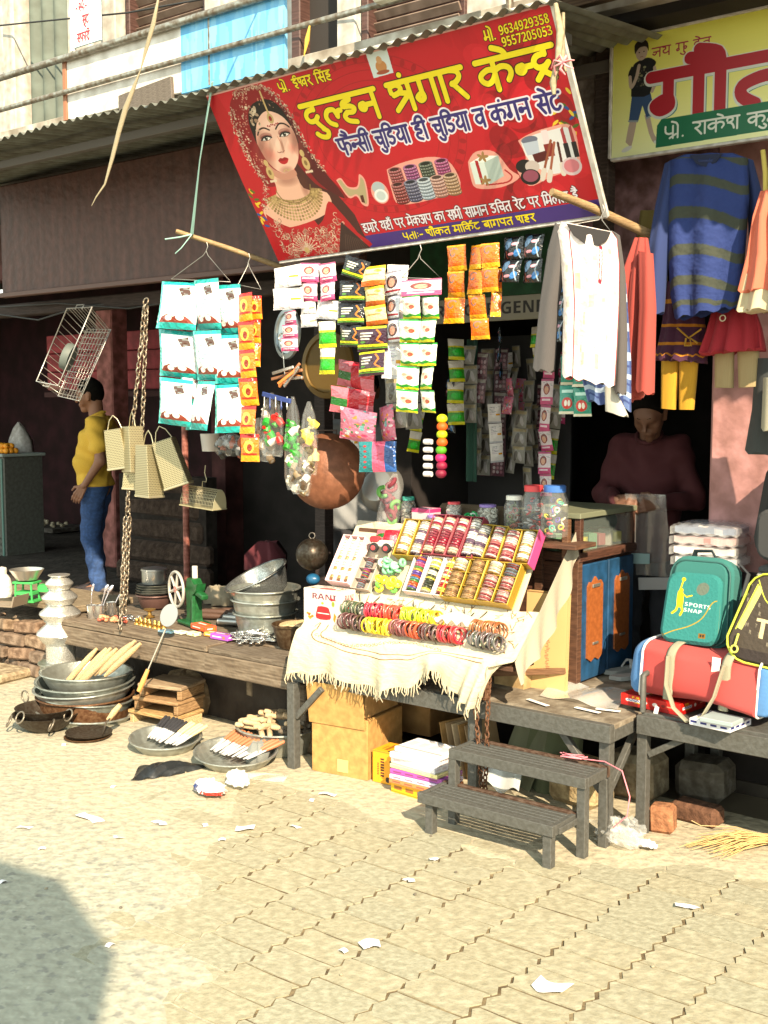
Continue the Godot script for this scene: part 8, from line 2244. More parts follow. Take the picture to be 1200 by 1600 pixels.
func build_under_platform() -> void:
	var card := M(0.48, 0.27, 0.085, 0.85, 0, "faint", 1.6, "bump", 0.2)
	var card2 := M(0.43, 0.25, 0.09, 0.85, 0, "faint", 1.6, "bump", 0.2)
	var a := V3(-3.538, 0, -3.932)
	var b := V3(-3.233, 0, -3.972)
	var w: float = .307
	var t := thing("tall_carton", "tall orange-brown carton with a bent flap under the bangle stall", "carton", (a + b) / 2)
	t.basis = Basis(Vector3.UP, atan2(-(b.z - a.z), b.x - a.x))
	part("box", N().box(V3(0, 0.14, -0.16), V3(w, 0.28, 0.32), Basis(), 0.004).done(), card, t)
	part("front_flap", N().box(V3(-0.01, 0.335, 0.016), V3(w, 0.2, 0.006), Basis(Vector3.RIGHT, 0.12)).done(), card, t)
	part("inner_box", N().box(V3(0, 0.35, -0.16), V3(w - 0.03, 0.13, 0.29), Basis(), 0.004).done(), card2, t)
	part("tape", N().box(V3(0.02, 0.05, 0.001), V3(0.06, 0.06, 0.003)).done(), M(0.6, 0.4, 0.16, 0.4), t)
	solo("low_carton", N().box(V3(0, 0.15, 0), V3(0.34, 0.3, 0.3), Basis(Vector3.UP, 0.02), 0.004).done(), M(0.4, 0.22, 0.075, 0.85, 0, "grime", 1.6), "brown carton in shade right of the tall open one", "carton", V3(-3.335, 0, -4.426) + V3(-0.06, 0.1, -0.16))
	var yi := img(128, 160, Color(0.86, 0.6, 0.1))
	fpoly(yi, PackedVector2Array(smooth(V2s("74,40 110,30 120,60 118,110 84,120 74,40"), 3)), Color(0.14, 0.09, 0.07))
	for k in 7:
		fell(yi, rnd(84, 112), rnd(46, 104), 7, 5, Color(0.8, 0.5, 0.1), rnd(0, 3))
	for k in 7:
		yi.fill_rect(Rect2i(34, 34 + k * 14, 16, 9), Color(0.3, 0.12, 0.06))
		yi.fill_rect(Rect2i(20, 60 + k * 9, 7, 5), Color(0.4, 0.16, 0.06))
	yi.fill_rect(Rect2i(0, 0, 128, 5), Color(0.7, 0.45, 0.08))
	fell(yi, 66, 138, 9, 14, Color(0.16, 0.1, 0.08))
	solo("yellow_carton", N().box(V3(0, 0.075, -0.07), V3(0.165, 0.15, 0.14), Basis(Vector3.UP, 0.05)).done(), MI(yi, 0.6), "yellow printed carton between the tall carton and the box pile", "carton", V3(-3.137, 0, -3.991))
	var base := V3(-2.909, 0, -3.931) + V3(-0.01, 0, -0.06)
	var cols := [Color(0.86, 0.66, 0.08), Color(0.84, 0.5, 0.3), Color(0.84, 0.78, 0.86), Color(0.62, 0.3, 0.62), Color(0.9, 0.85, 0.6), Color(0.88, 0.86, 0.88), Color(0.86, 0.84, 0.86), Color(0.9, 0.88, 0.88)]
	var lab := ["flat yellow box with brown print at the bottom of the pile", "flat orange-pink box, second in the pile", "flat lilac-white box, third in the pile", "flat purple box, fourth in the pile", "flat cream box, fifth in the pile", "flat white box, sixth in the pile", "flat white box, next to the top of the pile", "crooked white box on top of the pile"]
	var y := 0.001
	for k in 8:
		var im := img(128, 32, cols[k])
		for j in 4:
			im.fill_rect(Rect2i(8 + j * 30, 9, 20, 12), cols[k].lerp(Color(0.4, 0.15, 0.2), 0.55 if k < 4 else 0.15))
		im.fill_rect(Rect2i(0, 27, 128, 3), cols[k].darkened(0.3))
		var h: float = [0.05, 0.02, 0.02, 0.022, 0.018, 0.03, 0.025, 0.022][k]
		solo("flat_box", N().box(V3(0, h / 2, 0), V3(0.29 - 0.006 * k, h, 0.17)).done(), MI(im, 0.5), lab[k], "box", base + V3(rnd(-0.012, 0.012), y, rnd(-0.01, 0.01)), V3(0, rnd(-6, 4), 0), "")
		y += h + 0.001
	for k in 5:
		solo("cardboard_sheet", N().box(V3(0, 0.13, 0), V3(0.2, 0.27, 0.006)).done(), [card2, M(0.35, 0.24, 0.13, 0.85), M(0.55, 0.42, 0.26, 0.85)][k % 3], "%s cardboard sheet leaning on edge behind the iron steps" % ["leftmost", "second", "middle", "fourth", "rightmost"][k], "cardboard", V3(-2.912, 0, -4.214) + V3(0.025 * k - 0.02, 0, -0.12 - 0.01 * k), V3(-10, 62 + 4 * k, 5), "cardboard sheets on edge")
	solo("iron_chain", chain_mesh(V3(-2.602, .545, -3.9), V3(-2.566, .115, -3.9), 0.03, 0.0036).done(), M(0.22, 0.12, 0.07, 0.7, 0.5, "rust", 5), "left rusty chain hanging from the display leg to the ground", "chain")
	solo("iron_chain", chain_mesh(V3(-2.533, .622, -3.9), V3(-2.547, .119, -3.9), 0.03, 0.0036).done(), M(0.22, 0.12, 0.07, 0.7, 0.5, "rust", 5), "right rusty chain hanging from the display leg to the ground", "chain")
	var gs := thing("green_sack", "folded olive-green tarpaulin bale under the platform", "bale", V3(-2.572, 0, -4.283) + V3(0, 0, -0.15))
	part("fold", N().loft([[V3(0, 0, 0), V3(0.16, 0, 0), V3(0, 0, 0.1)], [V3(0.01, 0.1, -0.01), V3(0.15, 0, 0), V3(0, 0, 0.09)], [V3(0.03, 0.24, -0.03), V3(0.13, 0, 0), V3(0, 0, 0.07)], [V3(0.04, 0.3, -0.03), V3(0.11, 0, 0), V3(0, 0, 0.05)]], 26, 0.18, 3.0).done(), cloth(0.14, 0.16, 0.085, 0.8), gs)
	part("outer_fold", N().sheet(func(u: float, v: float) -> Vector3: return V3(-0.2 + 0.2 * u + 0.06 * v, 0.28 * v, 0.12 - 0.1 * v + 0.02 * sin(u * 8.0)), 10, 8, V3(0, 0.001, 0.001)).done(), cloth(0.2, 0.21, 0.13, 0.8), gs)
	solo("plastic_scrap", N().sheet(func(u: float, v: float) -> Vector3: return V3(-2.661, .03, -4.187) + V3((u - 0.5) * 0.2, 0.02 * sin(u * 9.0) + 0.16 * v, -0.05 * v), 14, 8, V3(0, 0.0006, 0)).done(), glass(0.8, 0.85, 0.85, 0.45, 0.15), "milky plastic film leaning on the green bale", "film")
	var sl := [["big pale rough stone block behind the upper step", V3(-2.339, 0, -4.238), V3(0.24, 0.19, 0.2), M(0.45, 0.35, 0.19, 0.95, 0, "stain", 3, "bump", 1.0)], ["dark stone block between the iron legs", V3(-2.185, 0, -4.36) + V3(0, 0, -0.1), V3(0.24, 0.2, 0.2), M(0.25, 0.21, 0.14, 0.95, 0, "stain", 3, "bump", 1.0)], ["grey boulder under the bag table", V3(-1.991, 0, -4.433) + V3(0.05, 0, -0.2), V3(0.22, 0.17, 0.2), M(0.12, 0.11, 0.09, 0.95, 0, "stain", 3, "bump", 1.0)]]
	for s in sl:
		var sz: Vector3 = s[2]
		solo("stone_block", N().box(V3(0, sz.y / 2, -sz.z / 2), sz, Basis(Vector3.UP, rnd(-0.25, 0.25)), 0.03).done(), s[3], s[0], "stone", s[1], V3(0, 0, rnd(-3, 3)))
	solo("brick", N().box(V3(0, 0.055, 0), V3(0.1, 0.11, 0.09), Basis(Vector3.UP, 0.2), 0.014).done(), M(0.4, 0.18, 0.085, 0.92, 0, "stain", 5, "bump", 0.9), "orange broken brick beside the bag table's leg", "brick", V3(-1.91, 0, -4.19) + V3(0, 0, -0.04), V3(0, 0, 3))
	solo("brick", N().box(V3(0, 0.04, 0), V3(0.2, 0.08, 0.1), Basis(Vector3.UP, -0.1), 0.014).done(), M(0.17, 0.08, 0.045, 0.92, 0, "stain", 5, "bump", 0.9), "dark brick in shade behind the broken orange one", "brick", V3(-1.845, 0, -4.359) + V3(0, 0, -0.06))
	solo("timber_prop", N().box(V3(0, 0.22, 0), V3(0.07, 0.44, 0.07)).done(), M(0.09, 0.05, 0.035, 0.85, 0, "wood", 3), "dark timber prop standing under the bag table", "prop", V3(-1.95, 0, -4.668) + V3(0, 0, -0.4))
	var br := thing("stick_broom", "flattened broom of thin straw sticks on the ground under the bag table", "broom", Vector3.ZERO)
	var root := V3(-1.488, .03, -4.346)
	var bt := N()
	for k in 70:
		var e := V3(-1.739, .006, -4.143) + V3(rnd(-0.03, 0.16), rnd(0, 0.02), rnd(-0.11, 0.08))
		var m := root.lerp(e, 0.55) + V3(rnd(-0.02, 0.02), rnd(0.005, 0.04), rnd(-0.02, 0.02))
		bt.tube([root + V3(rnd(-0.02, 0.02), rnd(-0.015, 0.02), rnd(-0.02, 0.02)), m, e], [0.0025, 0.002, 0.0012], 4)
	part("straws", bt.done(), M(0.5, 0.34, 0.14, 0.8), br)
	part("long_straw", N().tube([root, V3(-1.676, .02, -4.405), V3(-1.783, .03, -4.306), V3(-1.814, .05, -4.284)], 0.002, 5).done(), M(0.5, 0.36, 0.18, 0.8), br)
	var tw := N()
	for k in 8:
		var o := V3(-2.17, .325, -3.942)
		tw.tube([o + V3(rnd(-0.06, 0.06), rnd(0, 0.008), rnd(-0.03, 0.03)), o + V3(rnd(-0.06, 0.06), rnd(0.004, 0.016), rnd(-0.03, 0.03)), o + V3(rnd(-0.06, 0.06), rnd(0, 0.008), rnd(-0.03, 0.03))], 0.003, 5)
	tw.tube([V3(-2.138, .325, -3.946), V3(-2.033, .33, -3.957), V3(-1.911, .341, -3.86), V3(-1.868, .257, -3.84), V3(-1.877, .181, -3.84), V3(-1.943, .116, -3.86)], 0.0028, 5)
	solo("pink_twine", tw.done(), M(0.7, 0.22, 0.26, 0.6), "tangle of pink twine on the upper step with one end hanging down", "twine")

# ---------- the bag seller's table ----------
func rrect(w: float, h: float, r: float, top := 1.0) -> PackedVector2Array:
	var p := PackedVector2Array()
	for c in [[1, 1, 0.0], [-1, 1, PI / 2], [-1, -1, PI], [1, -1, PI * 1.5]]:
		for k in 5:
			var a: float = c[2] + PI / 2 * k / 4.0
			var k2 := top if c[1] > 0 else 1.0
			p.append(V2(c[0] * (w * k2 / 2 - r) + cos(a) * r, c[1] * (h / 2 - r) + sin(a) * r))
	return p

func build_right_shop() -> void:
	var red := cloth(0.58, 0.075, 0.07, 0.7)
	var blue := cloth(0.09, 0.25, 0.55, 0.7)
	var grey := cloth(0.36, 0.34, 0.24, 0.5)
	var df := thing("holdall", "red holdall with blue ends and grey webbing handles on the iron table", "holdall", V3(-1.745, 0.545, -4.3), -3)
	df.rotation_degrees.z = -1
	var L := 0.58
	var ring := func(x: float, s: float) -> Array: return [V3(x, 0.115, 0), V3(0, 0.104 * s, -0.03), V3(0, 0.0, 0.13 * s)]
	var rings := []
	for k in 11:
		var f := k / 10.0
		rings.append(ring.call(-L / 2 + 0.05 + (L - 0.1) * f, 1.0 + 0.035 * sin(f * 9.0) - 0.1 * (0.25 - (f - 0.5) * (f - 0.5))))
	var dm := N()
	dm.sq = 0.3
	dm.sqs = 0.4
	part("body", dm.loft(rings, 44, 0.1, 1.3).done(), red, df)
	for s in [-1, 1]:
		var em := N()
		em.sq = 0.3
		em.sqs = 0.4
		part("end_panel", em.loft([ring.call(s * (L / 2 - 0.052), 1.02), ring.call(s * (L / 2 - 0.02), 1.0), ring.call(s * (L / 2 + 0.005), 0.86), ring.call(s * (L / 2 + 0.012), 0.5)], 30, 0.04, 2.0).done(), blue, df)
		var pp := []
		for k in 24:
			var a := TAU * k / 24
			pp.append(V3(s * (L / 2 - 0.05), 0.115 + 0.112 * signf(cos(a)) * pow(absf(cos(a)), 0.3) , 0.143 * signf(sin(a)) * pow(absf(sin(a)), 0.4) - 0.03 * cos(a)))
		part("piping", N().tube(pp, 0.005, 6, true).done(), M(0.75, 0.72, 0.68, 0.7), df)
		var st := []
		for k in 13:
			var a := -0.35 + 2.6 * k / 12.0
			st.append(V3(s * 0.115, 0.115 + 0.115 * signf(cos(a)) * pow(absf(cos(a)), 0.3) , 0.15 * signf(sin(a)) * pow(absf(sin(a)), 0.4) - 0.03 * cos(a)))
		part("webbing", N().tube(st, 0.02, 6, false, 0.16).done(), grey, df)
	part("handle", N().tube([V3(-0.115, 0.19, 0.165), V3(-0.11, 0.08, 0.18), V3(-0.075, -0.005, 0.18), V3(-0.01, -0.045, 0.19), V3(0.05, -0.01, 0.185), V3(0.09, 0.07, 0.18), V3(0.115, 0.19, 0.165)], 0.019, 6, false, 0.2).done(), grey, df)
	part("zip_line", N().bar(V3(-0.23, 0.222, -0.04), V3(0.23, 0.222, -0.04), 0.012, 0.006).done(), M(0.05, 0.02, 0.02, 0.6), df)
	var pb := img(256, 64, Color(0.72, 0.1, 0.05))
	pb.fill_rect(Rect2i(0, 44, 256, 20), Color(0.6, 0.06, 0.05))
	latin(pb, "P.B.", V2(48, 17), 13, Color(0.92, 0.8, 0.1), 1.2)
	for k in 7:
		fell(pb, 30 + k * 13, 30, 9, 9, Color(0.85, 0.82, 0.8))
	fline(pb, smooth(V2s("26,33 34,26 44,32 54,26 64,33 74,26 84,33 94,26 104,33 112,28"), 4), 4, Color(0.1, 0.3, 0.6))
	fell(pb, 150, 30, 11, 11, Color(0.9, 0.85, 0.82))
	fell(pb, 186, 28, 9, 9, Color(0.5, 0.08, 0.06))
	pb.fill_rect(Rect2i(200, 24, 36, 8), Color(0.85, 0.5, 0.4))
	pb.fill_rect(Rect2i(60, 40, 40, 4), Color(0.9, 0.7, 0.1))
	solo("red_carton", N().box(V3(0, 0.0235, 0), V3(0.27, 0.047, 0.2)).done(), MI(pb, 0.45), "flat red printed carton under the left end of the holdall", "carton", V3(-1.945, 0.5, -4.28), V3(0, -6, 0))
	solo("paper_tag", N().box(Vector3.ZERO, V3(0.018, 0.045, 0.002)).done(), M(0.75, 0.7, 0.68), "small white paper tag hanging on the flat red carton", "tag", V3(-1.914, .507, -4.15), V3(0, 0, -14))
	var wb := img(256, 48, Color(0.8, 0.8, 0.82))
	for k in 4:
		wb.fill_rect(Rect2i(6 + k * 64, 10, 40, 18), Color(0.12, 0.14, 0.4))
	solo("white_carton", N().box(V3(0, 0.014, 0), V3(0.17, 0.026, 0.16)).done(), MI(wb, 0.45), "flat white carton with navy patches at the table's front edge", "carton", V3(-1.651, .5, -4.066) + V3(0, 0, -0.08), V3(0, -7, 0))
	solo("grey_packet", N().box(V3(0, 0.009, 0), V3(0.13, 0.016, 0.11)).done(), M(0.3, 0.36, 0.37, 0.4), "grey-blue packet lying on the flat white carton", "packet", V3(-1.636, .53, -4.029) + V3(0.01, -0.002, -0.07), V3(0, -3, 0))
	var teal := cloth(0.03, 0.18, 0.165, 0.5)
	var bp := thing("teal_backpack", "teal school backpack with a yellow leaping player, on the holdall", "backpack", V3(-1.83, 0.742, -4.35), 3)
	bp.scale = Vector3.ONE * 0.94
	bp.rotation_degrees.x = -14
	part("body", N().prism(rrect(0.30, 0.385, 0.07, 0.92), 0.16, Transform3D(Basis(), V3(0, 0.19, 0)), 0.03).done(), teal, bp)
	var fi := img(256, 320, Color(0.13, 0.43, 0.42))
	for k in 700:
		fi.fill_rect(Rect2i(rng.randi() % 256, rng.randi() % 320, 2, 1), Color(0.1, 0.38, 0.37))
	fell(fi, 170, 70, 26, 30, Color(0.33, 0.38, 0.34), 0.6)
	var yl := Color(0.85, 0.68, 0.05)
	fell(fi, 84, 34, 9, 9, yl)
	fline(fi, V2s("82,40 76,70 70,92"), 7, yl)
	fell(fi, 78, 84, 9, 10, yl)
	fpoly(fi, PackedVector2Array(smooth(V2s("64,88 86,90 92,130 88,160 66,156 62,120 64,88"), 3)), yl)
	fline(fi, V2s("86,100 104,112 126,104"), 6, yl)
	fline(fi, V2s("84,150 92,176 84,196"), 10, yl)
	fline(fi, V2s("70,150 64,176 48,190"), 10, yl)
	latin(fi, "SPORTS", V2(98, 152), 17, Color(0.72, 0.76, 0.75), 1.35, 0.06)
	latin(fi, "SNAP", V2(96, 178), 17, Color(0.72, 0.76, 0.75), 1.35, 0.06)
	fline(fi, smooth(V2s("6,300 60,270 130,240 180,200 216,130 244,116"), 6), 5, Color(0.6, 0.5, 0.14))
	fi.fill_rect(Rect2i(172, 268, 30, 22), Color(0.45, 0.32, 0.05))
	fi.fill_rect(Rect2i(178, 273, 7, 11), Color(0.1, 0.1, 0.1))
	fi.fill_rect(Rect2i(189, 273, 7, 11), Color(0.1, 0.1, 0.1))
	part("front_pocket", N().prism(rrect(0.255, 0.30, 0.05, 0.94), 0.05, Transform3D(Basis(), V3(-0.008, 0.155, 0.095)), 0.014).done(), printed_cloth(fi), bp)
	var zp := rrect(0.28, 0.35, 0.06, 0.92)
	var zt := []
	for p in zp:
		zt.append(V3(p.x, p.y + 0.185, 0.076))
	part("zip_line", N().tube(zt, 0.004, 5, true).done(), M(0.02, 0.09, 0.085, 0.6), bp)
	part("carry_loop", N().tube([V3(-0.05, 0.375, 0.03), V3(-0.04, 0.405, 0.05), V3(0.03, 0.41, 0.05), V3(0.05, 0.375, 0.03)], 0.013, 6, false, 0.4).done(), M(0.02, 0.03, 0.035, 0.8), bp)
	part("side_strap", N().tube([V3(0.13, 0.37, -0.02), V3(0.18, 0.33, 0.0), V3(0.17, 0.22, 0.02), V3(0.15, 0.12, 0.02)], 0.013, 6, false, 0.3).done(), M(0.025, 0.03, 0.035, 0.8), bp)
	solo("swing_tag", N().box(Vector3.ZERO, V3(0.033, 0.12, 0.002)).done(), M(0.8, 0.78, 0.76, 0.6), "long white price tag hanging between the two backpacks", "tag", V3(-1.68, .693, -4.16), V3(0, 0, -3))
	var bd := img(384, 384, Color(0.24, 0.21, 0.18))
	for k in 44:
		var p := V2(rnd(30, 370), rnd(40, 330))
		latin(bd, ["T", "R", "H", "E"][k % 4], p, 15, Color(0.5, 0.47, 0.4), 0.9, 0.3)
	var lime := Color(0.74, 0.78, 0.28)
	latin(bd, "T90", V2(120, 268), 78, Color(0.78, 0.72, 0.55), 1.1, 0.02)
	fpoly(bd, PackedVector2Array(smooth(V2s("212,92 222,108 246,106 300,70 238,120 214,122 204,110 212,92"), 4)), Color(0.55, 0.72, 0.1))
	fline(bd, smooth(V2s("100,40 150,120 230,140 330,128"), 6), 5, lime)
	bd.fill_rect(Rect2i(0, 320, 384, 64), Color(0.17, 0.14, 0.13))
	fpoly(bd, PV("104,60 124,80 66,250 44,244"), Color(0.7, 0.7, 0.42))
	fline(bd, V2s("100,58 40,250"), 5, lime)
	var b2 := thing("dark_backpack", "dark brown backpack with lime piping and big pale lettering", "backpack", V3(-1.49, 0.715, -4.25), -4)
	b2.rotation_degrees = V3(-12, -4, -4)
	part("body", N().prism(rrect(0.35, 0.36, 0.09, 0.75), 0.17, Transform3D(Basis(), V3(0, 0.18, 0)), 0.02).done(), printed_cloth(bd), b2)
	var pz := []
	for p in rrect(0.335, 0.345, 0.085, 0.75):
		pz.append(V3(p.x, p.y + 0.18, 0.082))
	part("lime_piping", N().tube(pz, 0.0045, 5, true).done(), M(0.5, 0.55, 0.05, 0.6), b2)
	part("zip_pull", N().torus(V3(-0.125, 0.05, 0.095), 0.013, 0.004, Basis(Vector3.RIGHT, PI / 2)).done(), M(0.6, 0.6, 0.1, 0.5), b2)
	part("zip_pull_cord", N().tube([V3(-0.125, 0.065, 0.095), V3(-0.12, 0.11, 0.095)], 0.0045, 6).done(), M(0.6, 0.6, 0.1, 0.5), b2)
	var bb := thing("black_backpack", "black backpack standing at the picture's right edge above the dark one", "backpack", V3(-1.5, 1.085, -4.55), 0)
	part("body", N().prism(rrect(0.34, 0.42, 0.1, 0.8), 0.2, Transform3D(Basis(), V3(0, 0.21, 0)), 0.04).done(), cloth(0.025, 0.026, 0.028, 0.6), bb)
	part("pocket", N().prism(rrect(0.27, 0.2, 0.05), 0.05, Transform3D(Basis(), V3(0, 0.12, 0.11)), 0.012).done(), cloth(0.05, 0.052, 0.055, 0.6), bb)
	part("carry_loop", N().tube([V3(-0.04, 0.41, 0.04), V3(-0.03, 0.45, 0.05), V3(0.03, 0.45, 0.05), V3(0.04, 0.41, 0.04)], 0.01, 6).done(), M(0.03, 0.03, 0.03), bb)
	for k in 9:
		solo("folded_cloth", N().box(Vector3.ZERO, V3(0.34, 0.026, 0.22), Basis(), 0.011).done() if k == 0 else get_node("folded_cloth").mesh, [cloth(0.22, 0.21, 0.19), cloth(0.4, 0.38, 0.33), cloth(0.09, 0.095, 0.1)][k % 3], "folded grey cloth in the pile under the black backpack", "folded cloth", V3(-1.48 + rnd(-0.008, 0.008), 0.84 + k * 0.0275, -4.58), V3(0, rnd(-3, 3), 0), "folded cloths under the black backpack")
	for k in 3:
		solo("stock_bale", N().box(Vector3.ZERO, V3(0.62, 0.17, 0.26), Basis(), 0.03).done() if k == 0 else get_node("stock_bale").mesh, cloth(0.035 + 0.01 * k, 0.03, 0.035, 0.8), ["bottom dark cloth bale behind the holdall", "middle dark cloth bale behind the holdall", "top dark cloth bale carrying the wrapped shirts"][k], "bale", V3(-1.68, 0.585 + k * 0.175, -4.72))
	var cl := [[0.5, 0.12, 0.1], [0.72, 0.7, 0.68], [0.55, 0.1, 0.09], [0.2, 0.24, 0.28]]
	var sl := ["silver-white wrapped shirt at the bottom of the shirt pile", "pale wrapped shirt, second in the shirt pile", "red wrapped shirt, third in the shirt pile", "checked wrapped shirt on top of the shirt pile"]
	for k in 4:
		var o := V3(-1.87, 1.071, -4.52) + V3(rnd(-0.008, 0.008), 0.0 + 0.042 * k, -0.06)
		var t := thing("wrapped_shirt", sl[k], "shirt", o, rnd(-5, 5), "wrapped shirts piled on the bales")
		var im := img(128, 64, [Color(0.82, 0.8, 0.8), Color(0.82, 0.78, 0.76), Color(0.78, 0.62, 0.6), Color(0.4, 0.44, 0.52)][k])
		for j in 22:
			im.fill_rect(Rect2i(rng.randi() % 120, rng.randi() % 60, rng.randi() % 22 + 3, rng.randi() % 4 + 1), [Color(0.92, 0.92, 0.92), Color(0.7, 0.25, 0.2), Color(0.75, 0.2, 0.16), Color(0.75, 0.72, 0.7)][k])
		part("shirt", N().sheet(func(u: float, v: float) -> Vector3: return V3((u - 0.5) * 0.25, 0.014 * pow(sin(u * PI) * sin(v * PI), 0.4) + 0.003 * sin(u * 20.0 + v * 8.0), (v - 0.5) * 0.22), 14, 8, V3(0, 0.012, 0)).done(), MI(im, 0.3, 0, "crinkle", 0.4), t)
		part("wrapper", N().sheet(func(u: float, v: float) -> Vector3: return V3((u - 0.5) * 0.28, 0.018 * pow(sin(u * PI) * sin(v * PI), 0.4) + 0.004 * sin(u * 31.0 + v * 17.0), (v - 0.5) * 0.25), 22, 12, V3(0, 0.0155, 0)).done(), glass(0.95, 0.95, 0.95, 0.12, 0.06), t)
	var sh := thing("stock_shelf", "dim shelves of folded stock inside the clothes shop", "shelf", V3(-2.0, 0.1, -6.5))
	for k in 6:
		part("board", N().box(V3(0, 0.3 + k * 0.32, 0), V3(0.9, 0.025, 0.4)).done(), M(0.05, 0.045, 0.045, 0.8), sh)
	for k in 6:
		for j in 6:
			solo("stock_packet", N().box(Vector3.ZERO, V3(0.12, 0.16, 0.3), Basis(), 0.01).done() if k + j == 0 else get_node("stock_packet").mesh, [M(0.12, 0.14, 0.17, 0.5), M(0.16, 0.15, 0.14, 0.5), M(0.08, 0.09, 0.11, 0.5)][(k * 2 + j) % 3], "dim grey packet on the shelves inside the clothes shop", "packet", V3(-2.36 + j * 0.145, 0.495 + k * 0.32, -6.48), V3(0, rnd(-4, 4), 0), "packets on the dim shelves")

# ---------- litter on the lane ----------
func crumple(r: Vector3, sd: int, rough := 0.35) -> ArrayMesh:
	var n := FastNoiseLite.new()
	n.seed = sd
	n.frequency = 1.3
	n.fractal_octaves = 3
	var mb := N()
	mb.g = 1
	var nu := 26
	var nv := 14
	var G := []
	for j in nv + 1:
		var row := []
		for i in nu + 1:
			var a := TAU * (i % nu) / nu
			var b := PI * j / nv
			var d := V3(cos(a) * sin(b), cos(b), sin(a) * sin(b))
			var k := 1.0 + rough * (absf(n.get_noise_3dv(d * 1.6)) * 2.6 - 0.6) + rough * 0.5 * n.get_noise_3dv(d * 4.0)
			var p := d * k * r
			p.y = maxf(p.y + r.y * 0.75, 0.001 + 0.002 * j)
			row.append(p)
		G.append(row)
	mb.s.set_smooth_group(-1)
	for j in nv:
		for i in nu:
			mb.quad(G[j][i + 1], G[j][i], G[j + 1][i], G[j + 1][i + 1], V2(float(i) / nu, float(j) / nv), V2(float(i + 1) / nu, float(j + 1) / nv))
	return mb.done()

